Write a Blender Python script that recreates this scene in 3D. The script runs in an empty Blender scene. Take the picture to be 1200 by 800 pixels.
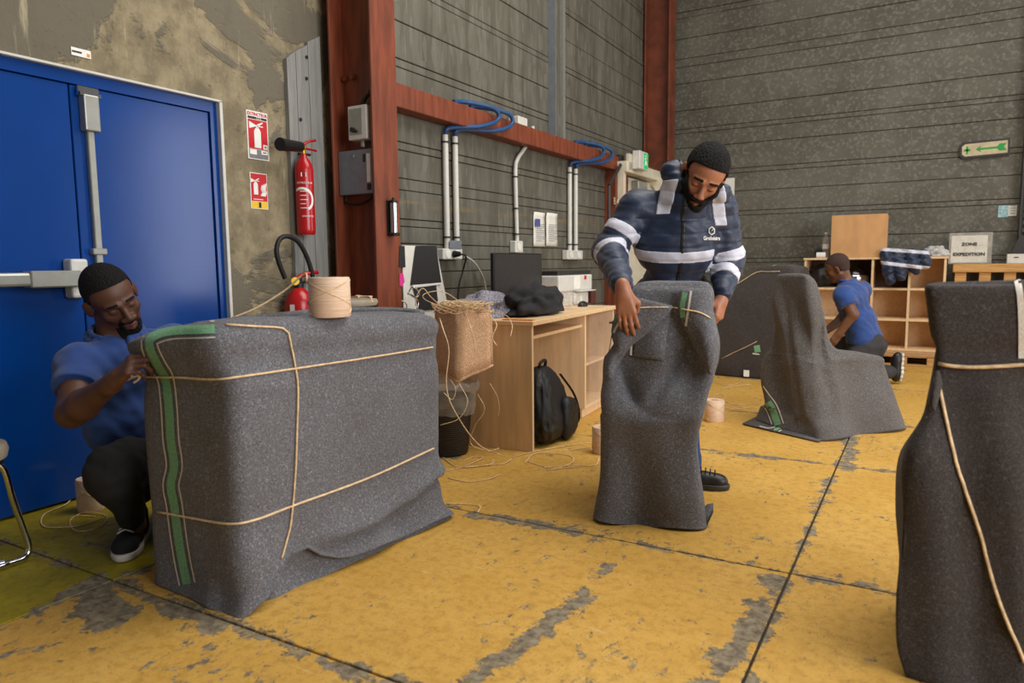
import bpy, bmesh, math, random
import numpy as np
from mathutils import Vector, Matrix, noise as mnoise
from mathutils.bvhtree import BVHTree

scene = bpy.context.scene
COL = scene.collection

# ------------------------------------------------------------------ camera
FPX, YAW, PITCH, ROLL, CAMH = 839.2, -0.523, 0.1075, 0.0103, 1.10
_cy, _sy, _cp, _sp = math.cos(YAW), math.sin(YAW), math.cos(PITCH), math.sin(PITCH)
_F = np.array([_sy * _cp, _cy * _cp, -_sp])
_R = np.array([_cy, -_sy, 0.0])
_D = np.cross(_F, _R)
_cr, _sr = math.cos(ROLL), math.sin(ROLL)
_RX = _cr * _R + _sr * _D
_DY = -_sr * _R + _cr * _D
CAM = np.array([0, 0, CAMH])
cam_data = bpy.data.cameras.new('camera')
cam = bpy.data.objects.new('camera', cam_data)
COL.objects.link(cam)
mw = Matrix.Identity(4)
for i in range(3):
    mw[i][0] = _RX[i]; mw[i][1] = -_DY[i]; mw[i][2] = -_F[i]; mw[i][3] = CAM[i]
cam.matrix_world = mw
cam_data.sensor_fit = 'HORIZONTAL'
cam_data.sensor_width = 36.0
cam_data.lens = FPX / 1200 * 36
cam_data.clip_start = 0.05
cam_data.dof.use_dof = True
cam_data.dof.focus_distance = 3.8
cam_data.dof.aperture_fstop = 2.8
scene.camera = cam

# ------------------------------------------------------------------ world, lights, exposure
scene.view_settings.view_transform = 'Standard'
scene.view_settings.look = 'None'
scene.view_settings.gamma = 1
scene.view_settings.use_curve_mapping = False
scene.view_settings.exposure = 0.0
world = bpy.data.worlds.new('world')
scene.world = world
world.use_nodes = True
world.node_tree.nodes['Background'].inputs[0].default_value = (1.0, 0.97, 0.92, 1)
world.node_tree.nodes['Background'].inputs[1].default_value = 0.14

def area(name, loc, target, sx, sy, power, col):
    l = bpy.data.lights.new(name, 'AREA')
    l.shape = 'RECTANGLE'; l.size = sx; l.size_y = sy; l.energy = power; l.color = col
    o = bpy.data.objects.new(name, l); COL.objects.link(o)
    o.location = loc
    d = Vector(target) - Vector(loc)
    o.rotation_euler = d.to_track_quat('-Z', 'Y').to_euler()
    return o
# roof lights over the bay and the open loading door in the right-hand wall
area('roof_skylight', (0.6, 4.2, 5.6), (0.2, 4.2, 0), 3.4, 5.0, 330, (1.0, 0.96, 0.90))
area('loading_door_daylight', (4.3, 8.3, 2.0), (-3.4, 2.6, 1.3), 1.3, 3.6, 95, (0.95, 0.97, 1.0))
area('loading_bay_daylight', (4.6, 1.4, 2.3), (-1.6, 3.6, 0.8), 4.2, 3.4, 330, (0.97, 0.98, 1.0))

# ------------------------------------------------------------------ helpers
def ray(px, py):
    return (px - 600) * _RX + (py - 400) * _DY + FPX * _F
def on_axis(px, py, axis, v):
    d = ray(px, py); t = (v - CAM[axis]) / d[axis]
    return Vector(CAM + t * d)
def FL(px, py, z=0.0): return on_axis(px, py, 2, z)
def XW(px, py, x): return on_axis(px, py, 0, x)
def YW(px, py, y): return on_axis(px, py, 1, y)
def DP(px, py, t): return Vector(CAM + ray(px, py) / FPX * t)
def on_plane(px, py, p0, n):
    d = ray(px, py); n = np.array(n); t = np.dot(np.array(p0) - CAM, n) / np.dot(d, n)
    return Vector(CAM + t * d)

ROOTM = {}
def thing(name, label, cat, loc=(0, 0, 0), rz=0.0, group=None, kind=None):
    o = bpy.data.objects.new(name, None); COL.objects.link(o)
    o.empty_display_size = 0.1
    o.location = loc; o.rotation_euler = (0, 0, rz)
    ROOTM[o.name] = Matrix.Translation(Vector(loc)) @ Matrix.Rotation(rz, 4, 'Z')
    if kind: o['kind'] = kind
    if label: o['label'] = label
    if cat: o['category'] = cat
    if group: o['group'] = group
    return o
def tag(o, label, cat, group=None, kind=None):
    o['label'] = label; o['category'] = cat
    if group: o['group'] = group
    if kind: o['kind'] = kind
    return o
def part(name, bm, mat, parent=None, smooth=None, world=True, label=None):
    """link a bmesh as one object; geometry is given in world space, stored in the parent's space"""
    if parent is not None and world:
        bmesh.ops.transform(bm, matrix=ROOTM[parent.name].inverted(), verts=bm.verts)
    me = bpy.data.meshes.new(name)
    bmesh.ops.recalc_face_normals(bm, faces=bm.faces)
    bm.to_mesh(me); bm.free()
    if smooth is not None:
        me.polygons.foreach_set('use_smooth', [True] * len(me.polygons))
        if smooth > 0: me.set_sharp_from_angle(angle=math.radians(smooth))
    ms = mat if isinstance(mat, (list, tuple)) else [mat]
    for m in ms: me.materials.append(m)
    o = bpy.data.objects.new(name, me); COL.objects.link(o)
    if parent is not None:
        o.parent = parent
        ROOTM[o.name] = ROOTM[parent.name]
    else:
        ROOTM[o.name] = Matrix.Identity(4)
    if label: o['label'] = label
    return o
def solo(name, bm, mat, label, cat, base, smooth=None, group=None, kind=None):
    """a thing that is one mesh, its origin at its base"""
    b = Vector(base)
    bmesh.ops.translate(bm, vec=-b, verts=bm.verts)
    o = part(name, bm, mat, None, smooth)
    o.location = b; ROOTM[o.name] = Matrix.Translation(b)
    if label: tag(o, label, cat, group)
    if kind: o['kind'] = kind
    return o
def stuff(o):
    o['kind'] = 'stuff'; return o
def dup(root, loc, rz=0.0, label=None, sc=None):
    r = root.copy(); COL.objects.link(r); r.location = loc; r.rotation_euler = (0, 0, rz)
    if sc: r.scale = (sc, sc, sc)
    if label: r['label'] = label
    for ch in list(root.children):
        c = ch.copy(); COL.objects.link(c); c.parent = r
        for g in list(ch.children):
            d = g.copy(); COL.objects.link(d); d.parent = c
    return r

def BM(): return bmesh.new()
def box(bm, lo, hi, bev=0.0, mtx=None, seg=1):
    b = bmesh.new()
    bmesh.ops.create_cube(b, size=1)
    lo = Vector(lo); hi = Vector(hi)
    bmesh.ops.scale(b, vec=hi - lo, verts=b.verts)
    bmesh.ops.translate(b, vec=(lo + hi) / 2, verts=b.verts)
    if bev > 0:
        bmesh.ops.bevel(b, geom=list(b.edges), offset=bev, segments=seg, affect='EDGES', profile=0.5)
    if mtx is not None: bmesh.ops.transform(b, matrix=mtx, verts=b.verts)
    merge(bm, b); return bm
def merge(bm, b):
    me = bpy.data.meshes.new('t'); b.to_mesh(me); b.free(); bm.from_mesh(me); bpy.data.meshes.remove(me)
def Box(lo, hi, bev=0.0, mtx=None, seg=1): return box(BM(), lo, hi, bev, mtx, seg)
def cyl(bm, a, b, r0, r1=None, n=16):
    a = Vector(a); b = Vector(b); r1 = r0 if r1 is None else r1
    d = b - a
    t = bmesh.new()
    bmesh.ops.create_cone(t, cap_ends=True, segments=n, radius1=r0, radius2=r1, depth=d.length)
    m = Matrix.Translation((a + b) / 2) @ d.to_track_quat('Z', 'Y').to_matrix().to_4x4()
    bmesh.ops.transform(t, matrix=m, verts=t.verts)
    merge(bm, t); return bm
def lathe(bm, prof, center, n=24, axis=(0, 0, 1)):
    """prof: (r, z) pairs"""
    q = Vector(axis).to_track_quat('Z', 'Y').to_matrix()
    c = Vector(center)
    rows = []
    for r, z in prof:
        rows.append([bm.verts.new(c + q @ Vector((r * math.cos(2 * math.pi * i / n), r * math.sin(2 * math.pi * i / n), z))) for i in range(n)])
    for a, b in zip(rows, rows[1:]):
        for i in range(n):
            bm.faces.new((a[i], a[(i + 1) % n], b[(i + 1) % n], b[i]))
    bm.faces.new(list(reversed(rows[0]))); bm.faces.new(rows[-1])
    return bm
def smooth_path(pts, per=6):
    pts = [Vector(p) for p in pts]
    if len(pts) < 3: return pts
    out = []
    P = [pts[0] * 2 - pts[1]] + pts + [pts[-1] * 2 - pts[-2]]
    for i in range(1, len(P) - 2):
        p0, p1, p2, p3 = P[i - 1], P[i], P[i + 1], P[i + 2]
        for k in range(per):
            t = k / per
            out.append(0.5 * ((2 * p1) + (p2 - p0) * t + (2 * p0 - 5 * p1 + 4 * p2 - p3) * t * t + (3 * p1 - p0 - 3 * p2 + p3) * t ** 3))
    out.append(pts[-1])
    return out
def tube(bm, pts, r, n=8, rr=None, flat=1.0):
    """a swept round (or flattened) section along pts"""
    pts = [Vector(p) for p in pts]
    rows = []
    up = Vector((0, 0, 1))
    prev = None
    for i, p in enumerate(pts):
        t = (pts[min(i + 1, len(pts) - 1)] - pts[max(i - 1, 0)])
        if t.length < 1e-9: t = Vector((0, 0, 1))
        t.normalize()
        if prev is None:
            a = t.cross(up)
            if a.length < 0.05: a = t.cross(Vector((1, 0, 0)))
        else:
            a = prev - t * prev.dot(t)
            if a.length < 1e-6: a = t.cross(up)
        a.normalize(); b = t.cross(a); prev = a
        ri = r if rr is None else rr[i]
        rows.append([bm.verts.new(p + (a * math.cos(2 * math.pi * k / n) + b * flat * math.sin(2 * math.pi * k / n)) * ri) for k in range(n)])
    for q, w in zip(rows, rows[1:]):
        for k in range(n):
            bm.faces.new((q[k], q[(k + 1) % n], w[(k + 1) % n], w[k]))
    bm.faces.new(list(reversed(rows[0]))); bm.faces.new(rows[-1])
    return bm
def prism(bm, poly, vec):
    """extrude a planar polygon (list of points) along vec"""
    vec = Vector(vec)
    a = [bm.verts.new(Vector(p)) for p in poly]
    b = [bm.verts.new(Vector(p) + vec) for p in poly]
    n = len(a)
    bm.faces.new(list(reversed(a))); bm.faces.new(b)
    for i in range(n): bm.faces.new((a[i], a[(i + 1) % n], b[(i + 1) % n], b[i]))
    return bm
def frame_mtx(origin, xdir, ydir):
    x = Vector(xdir).normalized(); y = Vector(ydir); y = (y - x * y.dot(x)).normalized(); z = x.cross(y)
    m = Matrix.Identity(4)
    for i in range(3):
        m[i][0] = x[i]; m[i][1] = y[i]; m[i][2] = z[i]; m[i][3] = origin[i]
    return m
def text_bm(body, size, mtx, depth=0.0006, align='CENTER', sx=1.0, bold=0.0):
    cu = bpy.data.curves.new('t', 'FONT'); cu.body = body; cu.size = size; cu.extrude = depth; cu.offset = bold
    cu.align_x = align; cu.align_y = 'CENTER'; cu.resolution_u = 2
    o = bpy.data.objects.new('t', cu)
    me = bpy.data.meshes.new_from_object(o)
    bm = BM(); bm.from_mesh(me)
    bmesh.ops.transform(bm, matrix=mtx @ Matrix.Diagonal((sx, 1, 1, 1)), verts=bm.verts)
    bpy.data.objects.remove(o); bpy.data.curves.remove(cu); bpy.data.meshes.remove(me)
    return bm

# ------------------------------------------------------------------ materials
def _new(name):
    m = bpy.data.materials.new(name); m.use_nodes = True
    nt = m.node_tree; b = nt.nodes['Principled BSDF']
    return m, nt, b
def sock(nt, v):
    return v
class NB:
    def __init__(s, nt): s.nt = nt; s.n = nt.nodes; s.l = nt.links
    def put(s, inp, v):
        if isinstance(v, bpy.types.NodeSocket): s.l.new(v, inp)
        elif isinstance(v, (tuple, list)):
            inp.default_value = (tuple(v) + (1,))[:len(inp.default_value)] if len(inp.default_value) == 4 else v
        else: inp.default_value = v
    def math(s, op, a, b=0.0, c=None, clamp=False):
        n = s.n.new('ShaderNodeMath'); n.operation = op; n.use_clamp = clamp
        s.put(n.inputs[0], a); s.put(n.inputs[1], b)
        if c is not None: s.put(n.inputs[2], c)
        return n.outputs[0]
    def mix(s, f, a, b, mode='MIX'):
        n = s.n.new('ShaderNodeMix'); n.data_type = 'RGBA'; n.blend_type = mode
        s.put(n.inputs[0], f); s.put(n.inputs[6], a); s.put(n.inputs[7], b)
        return n.outputs[2]
    def ramp(s, v, lo, hi, a=0.0, b=1.0):
        n = s.n.new('ShaderNodeMapRange'); n.interpolation_type = 'SMOOTHSTEP'
        s.put(n.inputs[0], v); n.inputs[1].default_value = lo; n.inputs[2].default_value = hi; n.inputs[3].default_value = a; n.inputs[4].default_value = b
        return n.outputs[0]
    def coord(s, kind='Object'):
        if kind == 'World':
            return s.n.new('ShaderNodeNewGeometry').outputs['Position']
        return s.n.new('ShaderNodeTexCoord').outputs[kind]
    def map(s, v, scale=(1, 1, 1), loc=(0, 0, 0), rot=(0, 0, 0)):
        n = s.n.new('ShaderNodeMapping'); s.put(n.inputs[0], v)
        n.inputs['Scale'].default_value = scale; n.inputs['Location'].default_value = loc; n.inputs['Rotation'].default_value = rot
        return n.outputs[0]
    def noise(s, v, scale, detail=3, rough=0.55, dist=0.0):
        n = s.n.new('ShaderNodeTexNoise'); s.put(n.inputs['Vector'], v)
        n.inputs['Scale'].default_value = scale; n.inputs['Detail'].default_value = detail; n.inputs['Roughness'].default_value = rough; n.inputs['Distortion'].default_value = dist
        return n.outputs[0]
    def voro(s, v, scale, feat='F1', out=0):
        n = s.n.new('ShaderNodeTexVoronoi'); n.feature = feat; s.put(n.inputs['Vector'], v); n.inputs['Scale'].default_value = scale
        return n.outputs[out]
    def sep(s, v):
        n = s.n.new('ShaderNodeSeparateXYZ'); s.put(n.inputs[0], v); return n.outputs
    def bump(s, h, strength, dist=0.01):
        n = s.n.new('ShaderNodeBump'); s.put(n.inputs['Height'], h); n.inputs['Strength'].default_value = strength; n.inputs['Distance'].default_value = dist
        return n.outputs[0]
    def vmath(s, op, a, b=(0, 0, 0)):
        n = s.n.new('ShaderNodeVectorMath'); n.operation = op; s.put(n.inputs[0], a)
        if op == 'SCALE': s.put(n.inputs['Scale'], b)
        else: s.put(n.inputs[1], b)
        return n.outputs[1] if op in ('DOT_PRODUCT', 'LENGTH', 'DISTANCE') else n.outputs[0]
def srgb(r, g, b):
    f = lambda c: (c / 255 / 12.92) if c / 255 <= 0.04045 else ((c / 255 + 0.055) / 1.055) ** 2.4
    return (f(r), f(g), f(b))
def mat(name, rgb, rough=0.6, metal=0.0, var=0.12, scale=20.0, bump=0.0, bscale=200.0, spec=0.5, stretch=(1, 1, 1), alpha=1.0, trans=0.0, sheen=0.0, emit=0.0, rgb2=None):
    """a plain painted / moulded surface: base colour with slight procedural variation"""
    m, nt, b = _new(name); N = NB(nt)
    c = srgb(*rgb)
    co = N.map(N.coord('Object'), stretch)
    f = N.noise(co, scale, 4)
    lo = tuple(x * (1 - var) for x in c); hi = tuple(min(1, x * (1 + var)) for x in c)
    if rgb2: hi = srgb(*rgb2)
    N.put(b.inputs['Base Color'], N.mix(N.ramp(f, 0.3, 0.7), lo, hi))
    b.inputs['Roughness'].default_value = rough; b.inputs['Metallic'].default_value = metal
    b.inputs['Specular IOR Level'].default_value = spec
    if bump > 0:
        N.put(b.inputs['Normal'], N.bump(N.noise(co, bscale, 3), bump))
    if alpha < 1: b.inputs['Alpha'].default_value = alpha
    if trans: b.inputs['Transmission Weight'].default_value = trans
    if sheen:
        b.inputs['Sheen Weight'].default_value = sheen; b.inputs['Sheen Roughness'].default_value = 0.5
    if emit:
        b.inputs['Emission Color'].default_value = (*c, 1); b.inputs['Emission Strength'].default_value = emit
    return m

def m_siding(name, vertical, dirt):
    m, nt, b = _new(name); N = NB(nt)
    p = N.coord('World')
    st = (6, 6, 0.8) if vertical else (1, 1, 1)
    flakes = N.voro(N.map(p, (40, 40, 40) if not vertical else (26, 26, 8)), 1.0, 'F1', 1)
    fl = N.sep(flakes)[0]
    fine = N.noise(p, 130, 3, 0.7)
    big = N.noise(N.map(p, st), 1.3, 5, 0.65)
    streak = N.noise(N.map(p, (26, 26, 1.2)), 1.0, 4, 0.7)
    a = N.mix(N.ramp(big, 0.3, 0.7), srgb(84, 80, 69), srgb(108, 105, 93))
    a = N.mix(N.math('MULTIPLY', N.ramp(fl, 0.55, 1.0), 0.42 if not vertical else 0.25), a, srgb(140, 138, 128))
    a = N.mix(N.math('MULTIPLY', N.ramp(fine, 0.45, 0.75), 0.35), a, srgb(60, 57, 49))
    if vertical:
        a = N.mix(N.math('MULTIPLY', N.ramp(streak, 0.56, 0.78), 0.6), a, srgb(152, 148, 134))
        z = N.sep(p)[2]
        rust = N.math('MULTIPLY', N.ramp(N.math('ABSOLUTE', N.math('SUBTRACT', z, 1.52)), 0.035, 0.0), N.ramp(N.noise(N.map(p, (3, 3, 20)), 1.0, 3), 0.4, 0.65))
        a = N.mix(N.math('MULTIPLY', rust, 0.55), a, srgb(150, 122, 76))
    N.put(b.inputs['Base Color'], a)
    b.inputs['Roughness'].default_value = 0.62; b.inputs['Metallic'].default_value = 0.15
    N.put(b.inputs['Normal'], N.bump(fine, 0.25, 0.004))
    return m
M = {}
M['siding_far'] = m_siding('siding_far', False, 0.2)
M['siding_side'] = m_siding('siding_side', True, 0.3)

def m_concrete():
    m, nt, b = _new('rough_concrete'); N = NB(nt)
    p = N.coord('World')
    big = N.noise(N.map(p, (1, 1, 1)), 1.5, 6, 0.62, 0.6)
    mid = N.noise(p, 6, 6, 0.65)
    fine = N.noise(p, 45, 5, 0.7)
    a = N.mix(N.ramp(mid, 0.35, 0.65), srgb(118, 107, 84), srgb(154, 141, 112))
    a = N.mix(N.ramp(big, 0.49, 0.53), a, srgb(108, 101, 86))
    a = N.mix(N.math('MULTIPLY', N.ramp(N.noise(N.map(p, (2, 2, 0.7)), 3.1, 5, 0.7), 0.5, 0.68), 0.35), a, srgb(93, 87, 74))
    a = N.mix(N.math('MULTIPLY', N.ramp(N.noise(N.map(p, (5, 5, 0.5)), 2.0, 5, 0.7), 0.60, 0.72), 0.5), a, srgb(205, 192, 160))
    a = N.mix(N.math('MULTIPLY', N.ramp(fine, 0.6, 0.72), 0.75), a, srgb(74, 66, 52))
    a = N.mix(N.math('MULTIPLY', N.ramp(N.voro(p, 34, 'F1'), 0.09, 0.02), 0.8), a, srgb(62, 55, 44))
    N.put(b.inputs['Base Color'], a)
    b.inputs['Roughness'].default_value = 0.9
    N.put(b.inputs['Normal'], N.bump(N.math('ADD', N.math('MULTIPLY', N.ramp(big, 0.49, 0.53), 0.6), mid), 0.6, 0.02))
    return m
M['concrete'] = m_concrete()

JX = [-2.45, -0.37, 1.72]
JY = [0.2, 1.40, 2.60, 4.15, 5.35, 6.9, 8.1]
def m_floor(name, base1, base2, green):
    m, nt, b = _new(name); N = NB(nt)
    p = N.coord('World')
    s = N.sep(p)
    jag = N.noise(p, 9, 6, 0.75)
    jag2 = N.noise(p, 30, 4, 0.7)
    def line(axis, c, w):
        d = N.math('ABSOLUTE', N.math('SUBTRACT', s[axis], c))
        return N.math('SUBTRACT', w, d)
    e = None
    for ax, cs in ((0, JX), (1, JY)):
        for c in cs:
            v = line(ax, c, 0.035)
            e = v if e is None else N.math('MAXIMUM', e, v)
    # broad bare band beside the long joint, bare streak in the middle, streak on the left
    def seg(a, bb, w):
        a = Vector((a[0], a[1], 0)); bb = Vector((bb[0], bb[1], 0)); d = bb - a; L2 = d.length_squared
        pa = N.vmath('SUBTRACT', p, tuple(a))
        t = N.math('DIVIDE', N.vmath('DOT_PRODUCT', pa, tuple(d)), L2, clamp=True)
        pr = N.vmath('SCALE', tuple(d), t)
        return N.math('SUBTRACT', w, N.vmath('LENGTH', N.vmath('SUBTRACT', pa, pr)))
    segs = [((-0.40, 2.55), (-0.44, 1.75), 0.055), ((-0.94, 2.10), (-1.0, 1.45), 0.05), ((-0.955, 2.38), (-0.95, 2.24), 0.028), ((-0.93, 2.06), (-1.12, 2.08), 0.018),
            ((-0.36, 4.9), (-0.33, 4.1), 0.06), ((-2.44, 1.40), (-1.85, 1.36), 0.06), ((-1.80, 1.40), (-1.2, 1.37), 0.045), ((-2.45, 1.32), (-2.2, 1.22), 0.1),
            ((-1.7, 2.58), (-1.2, 2.60), 0.06), ((-0.3, 2.6), (0.1, 2.62), 0.05), ((-2.9, 1.55), (-2.5, 1.62), 0.025), ((-2.75, 3.0), (-2.3, 3.3), 0.05), ((-1.0, 4.12), (-0.5, 4.16), 0.045)]
    for a, bb, w in segs:
        e = N.math('MAXIMUM', e, seg(a, bb, w))
    e = N.math('ADD', e, N.math('MULTIPLY', N.math('SUBTRACT', jag, 0.56), 0.30))
    wear_joint = N.ramp(e, 0.0, 0.008)
    sp1 = N.ramp(N.math('ADD', N.noise(N.map(p, (1.6, 1, 1), (0, 0, 0), (0, 0, 0.5)), 11, 8, 0.78), N.math('MULTIPLY', N.noise(p, 1.4, 3), 0.35)), 0.775, 0.805)
    sp2 = N.ramp(N.noise(N.map(p, (3, 1.2, 1), (0, 0, 0), (0, 0, 0.6)), 34, 4, 0.65), 0.625, 0.665)
    wear = N.math('MAXIMUM', wear_joint, N.math('MAXIMUM', sp1, N.math('MULTIPLY', sp2, 0.75)))
    tone = N.noise(p, 2.2, 5, 0.6)
    a = N.mix(N.ramp(tone, 0.3, 0.7), base1, base2)
    a = N.mix(N.math('MULTIPLY', N.ramp(N.noise(p, 26, 5, 0.7), 0.42, 0.7), 0.5), a, srgb(156, 114, 44) if not green else srgb(96, 84, 14))
    a = N.mix(N.math('MULTIPLY', N.ramp(N.noise(N.map(p, (1, 6, 1), (3, 1, 0), (0, 0, 0.9)), 3.0, 5, 0.7), 0.64, 0.72), 0.45), a, srgb(226, 196, 150))
    a = N.mix(N.math('MULTIPLY', N.ramp(N.noise(p, 120, 3, 0.7), 0.5, 0.72), 0.35), a, srgb(130, 96, 42) if not green else srgb(84, 74, 14))
    grey = N.mix(N.ramp(jag2, 0.3, 0.7), srgb(94, 82, 66), srgb(152, 138, 114))
    a = N.mix(wear, a, grey)
    N.put(b.inputs['Base Color'], a)
    N.put(b.inputs['Roughness'], N.math('ADD', 0.52, N.math('MULTIPLY', wear, 0.3)))
    b.inputs['Specular IOR Level'].default_value = 0.22
    N.put(b.inputs['Normal'], N.bump(N.math('ADD', N.math('MULTIPLY', wear, -0.7), N.math('MULTIPLY', jag2, 0.3)), 0.35, 0.004))
    return m
M['floor_yellow'] = m_floor('yellow_floor_paint', srgb(200, 154, 72), srgb(212, 168, 86), False)
M['floor_green'] = m_floor('greenish_floor_paint', srgb(150, 134, 24), srgb(172, 152, 30), True)
M['joint'] = mat('joint_dirt', (74, 62, 48), 0.9, var=0.4, scale=60)

def m_blanket(name, lo, mid, hi, sc=330.0):
    m, nt, b = _new(name); N = NB(nt)
    p = N.coord('Object')
    f = N.noise(p, sc, 2, 0.8)
    g = N.noise(p, sc * 0.33, 3, 0.7)
    a = N.mix(N.ramp(f, 0.36, 0.62), lo, mid)
    a = N.mix(N.math('MULTIPLY', N.ramp(g, 0.52, 0.72), 0.55), a, hi)
    a = N.mix(N.math('MULTIPLY', N.ramp(N.voro(p, 16, 'F1'), 0.05, 0.02), 0.6), a, srgb(190, 180, 170))
    a = N.mix(N.math('MULTIPLY', N.ramp(N.noise(p, 5, 3), 0.4, 0.7), 0.18), a, srgb(84, 72, 64))
    N.put(b.inputs['Base Color'], a)
    b.inputs['Roughness'].default_value = 0.95; b.inputs['Specular IOR Level'].default_value = 0.1
    b.inputs['Sheen Weight'].default_value = 0.12
    N.put(b.inputs['Normal'], N.bump(N.math('ADD', f, g), 0.5, 0.004))
    return m
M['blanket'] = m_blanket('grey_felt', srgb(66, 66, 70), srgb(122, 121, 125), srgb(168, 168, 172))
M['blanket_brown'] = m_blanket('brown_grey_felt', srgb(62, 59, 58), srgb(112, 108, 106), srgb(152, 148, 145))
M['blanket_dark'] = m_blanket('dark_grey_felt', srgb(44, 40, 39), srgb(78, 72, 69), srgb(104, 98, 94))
M['green'] = mat('green_stripe', (116, 166, 126), 0.95, var=0.2, scale=150, bump=0.3)
M['cream_thread'] = mat('white_stripe', (214, 206, 194), 0.95, var=0.12, scale=200, bump=0.3)
M['twine'] = mat('twine_cream', (230, 198, 154), 0.7, var=0.2, scale=60, bump=0.4, bscale=300, stretch=(1, 1, 1))
M['spool'] = mat('spool_twine', (232, 200, 172), 0.45, var=0.14, scale=90, bump=0.5, bscale=40, stretch=(0.1, 0.1, 8))
M['steel_red'] = mat('red_oxide_paint', (120, 58, 34), 0.5, var=0.3, scale=5, bump=0.1, stretch=(4, 4, 0.6))
M['steel_red_dark'] = mat('red_oxide_paint_far', (108, 52, 30), 0.55, var=0.3, scale=5)
M['blue_door'] = mat('blue_gloss_door', (2, 58, 132), 0.2, var=0.06, scale=3, bump=0.02, bscale=6, spec=0.4)
M['white_metal'] = mat('white_paint', (206, 204, 196), 0.4, var=0.05)
M['offwhite'] = mat('cream_paint', (208, 200, 178), 0.55, var=0.08, scale=6)
M['grey_metal'] = mat('grey_metal', (158, 158, 150), 0.35, metal=0.5, var=0.06)
M['grey_box'] = mat('grey_blue_metal', (128, 134, 142), 0.4, metal=0.35, var=0.08)
M['grey_plank'] = mat('grey_painted_wood', (138, 138, 134), 0.7, var=0.14, scale=6, bump=0.2, bscale=30, stretch=(6, 6, 0.5))
M['black'] = mat('black_plastic', (22, 21, 21), 0.45, var=0.2)
M['black_rubber'] = mat('black_rubber', (18, 18, 18), 0.6, var=0.2)
M['dark_grey'] = mat('dark_grey_plastic', (46, 43, 41), 0.5, var=0.12)
M['red'] = mat('red_enamel', (178, 24, 30), 0.25, var=0.06, scale=4)
M['red_sign'] = mat('red_print', (196, 26, 34), 0.5, var=0.04)
M['white'] = mat('white_print', (236, 234, 228), 0.6, var=0.03)
M['paper'] = mat('paper_white', (226, 224, 214), 0.85, var=0.04)
M['yellow'] = mat('yellow_plastic', (232, 190, 30), 0.45, var=0.05)
M['brass'] = mat('brass', (190, 140, 50), 0.35, metal=0.8, var=0.1)
M['blue_cable'] = mat('blue_cable', (34, 74, 122), 0.4, var=0.1)
M['beech'] = mat('beech_laminate', (228, 196, 154), 0.45, var=0.10, scale=10, stretch=(2, 2, 0.25), bump=0.03)
M['beech_in'] = mat('beech_laminate_inner', (226, 192, 148), 0.5, var=0.08, scale=10, stretch=(3, 0.3, 3))
M['pine'] = mat('rough_pine', (186, 142, 84), 0.75, var=0.2, scale=14, stretch=(0.4, 4, 4), bump=0.2, bscale=60)
M['hardboard'] = mat('dark_hardboard', (92, 62, 46), 0.7, var=0.15)
M['cardboard'] = mat('cardboard', (200, 152, 102), 0.85, var=0.10, scale=8, stretch=(1, 1, 0.4), bump=0.05)
M['chrome'] = mat('chrome', (206, 206, 206), 0.12, metal=1.0, var=0.03)
M['green_sign'] = mat('green_print', (26, 150, 62), 0.5, var=0.04)
M['exit_lit'] = mat('exit_green', (40, 190, 110), 0.4, var=0.1, emit=0.25)
M['sign_cream'] = mat('aged_sign', (196, 182, 148), 0.7, var=0.15, scale=14)
M['pink'] = mat('pink_print', (226, 58, 142), 0.6, var=0.05)
M['ink'] = mat('dark_ink', (40, 38, 38), 0.7, var=0.1)
M['grey_ink'] = mat('grey_ink', (120, 120, 122), 0.7, var=0.1)
M['navy'] = mat('navy_nylon', (26, 40, 66), 0.5, var=0.16, scale=30, bump=0.12, bscale=60, sheen=0.1)
M['reflective'] = mat('reflective_tape', (208, 208, 220), 0.55, var=0.04, scale=60, bump=0.1, bscale=90)
M['polo'] = mat('royal_blue_cotton', (32, 66, 130), 0.85, var=0.12, scale=24, bump=0.2, bscale=500, sheen=0.2)
M['trousers'] = mat('black_cotton', (25, 23, 23), 0.9, var=0.2, scale=18, bump=0.2, bscale=300)
M['trousers_grey'] = mat('charcoal_cotton', (54, 52, 54), 0.9, var=0.15, scale=18, bump=0.2, bscale=300)
M['skin_dark'] = mat('skin_deep_brown', (88, 54, 38), 0.55, var=0.12, scale=14, bump=0.05, bscale=160)
M['skin_mid'] = mat('skin_warm_brown', (168, 110, 80), 0.45, var=0.1, scale=14, bump=0.05, bscale=160)
M['skin_brown'] = mat('skin_brown', (110, 72, 50), 0.48, var=0.1, scale=14)
M['hair'] = mat('black_curly_hair', (20, 17, 16), 0.85, var=0.5, scale=110, bump=0.9, bscale=150, spec=0.25)
M['stubble'] = mat('very_short_hair', (58, 38, 30), 0.8, var=0.3, scale=200, bump=0.3, bscale=400)
M['lips'] = mat('lip', (104, 60, 52), 0.45, var=0.1)
M['shoe_white'] = mat('white_rubber', (206, 200, 190), 0.6, var=0.1, scale=20)
M['canvas'] = mat('black_canvas', (24, 24, 26), 0.85, var=0.2, bump=0.2, bscale=400)
M['jeans'] = mat('blue_denim', (34, 62, 108), 0.85, var=0.2, scale=60)
M['seat_pad'] = mat('beige_vinyl_seat', (150, 138, 118), 0.6, var=0.1)
M['ripstop'] = mat('black_nylon_bag', (17, 17, 18), 0.55, var=0.25, scale=20, bump=0.35, bscale=30)
M['black_cloth'] = mat('black_fleece', (36, 36, 38), 0.9, var=0.2, scale=20, bump=0.2)
M['tweed'] = mat('patterned_wool', (92, 88, 104), 0.95, var=0.1, scale=90, bump=0.4, rgb2=(176, 172, 182))
M['orange'] = mat('orange_plastic', (232, 140, 44), 0.5, var=0.05)
M['lightgrey_cloth'] = mat('light_grey_cloth', (176, 174, 170), 0.9, var=0.15)
M['eye'] = mat('eye_white', (196, 186, 174), 0.25, var=0.03)
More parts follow.
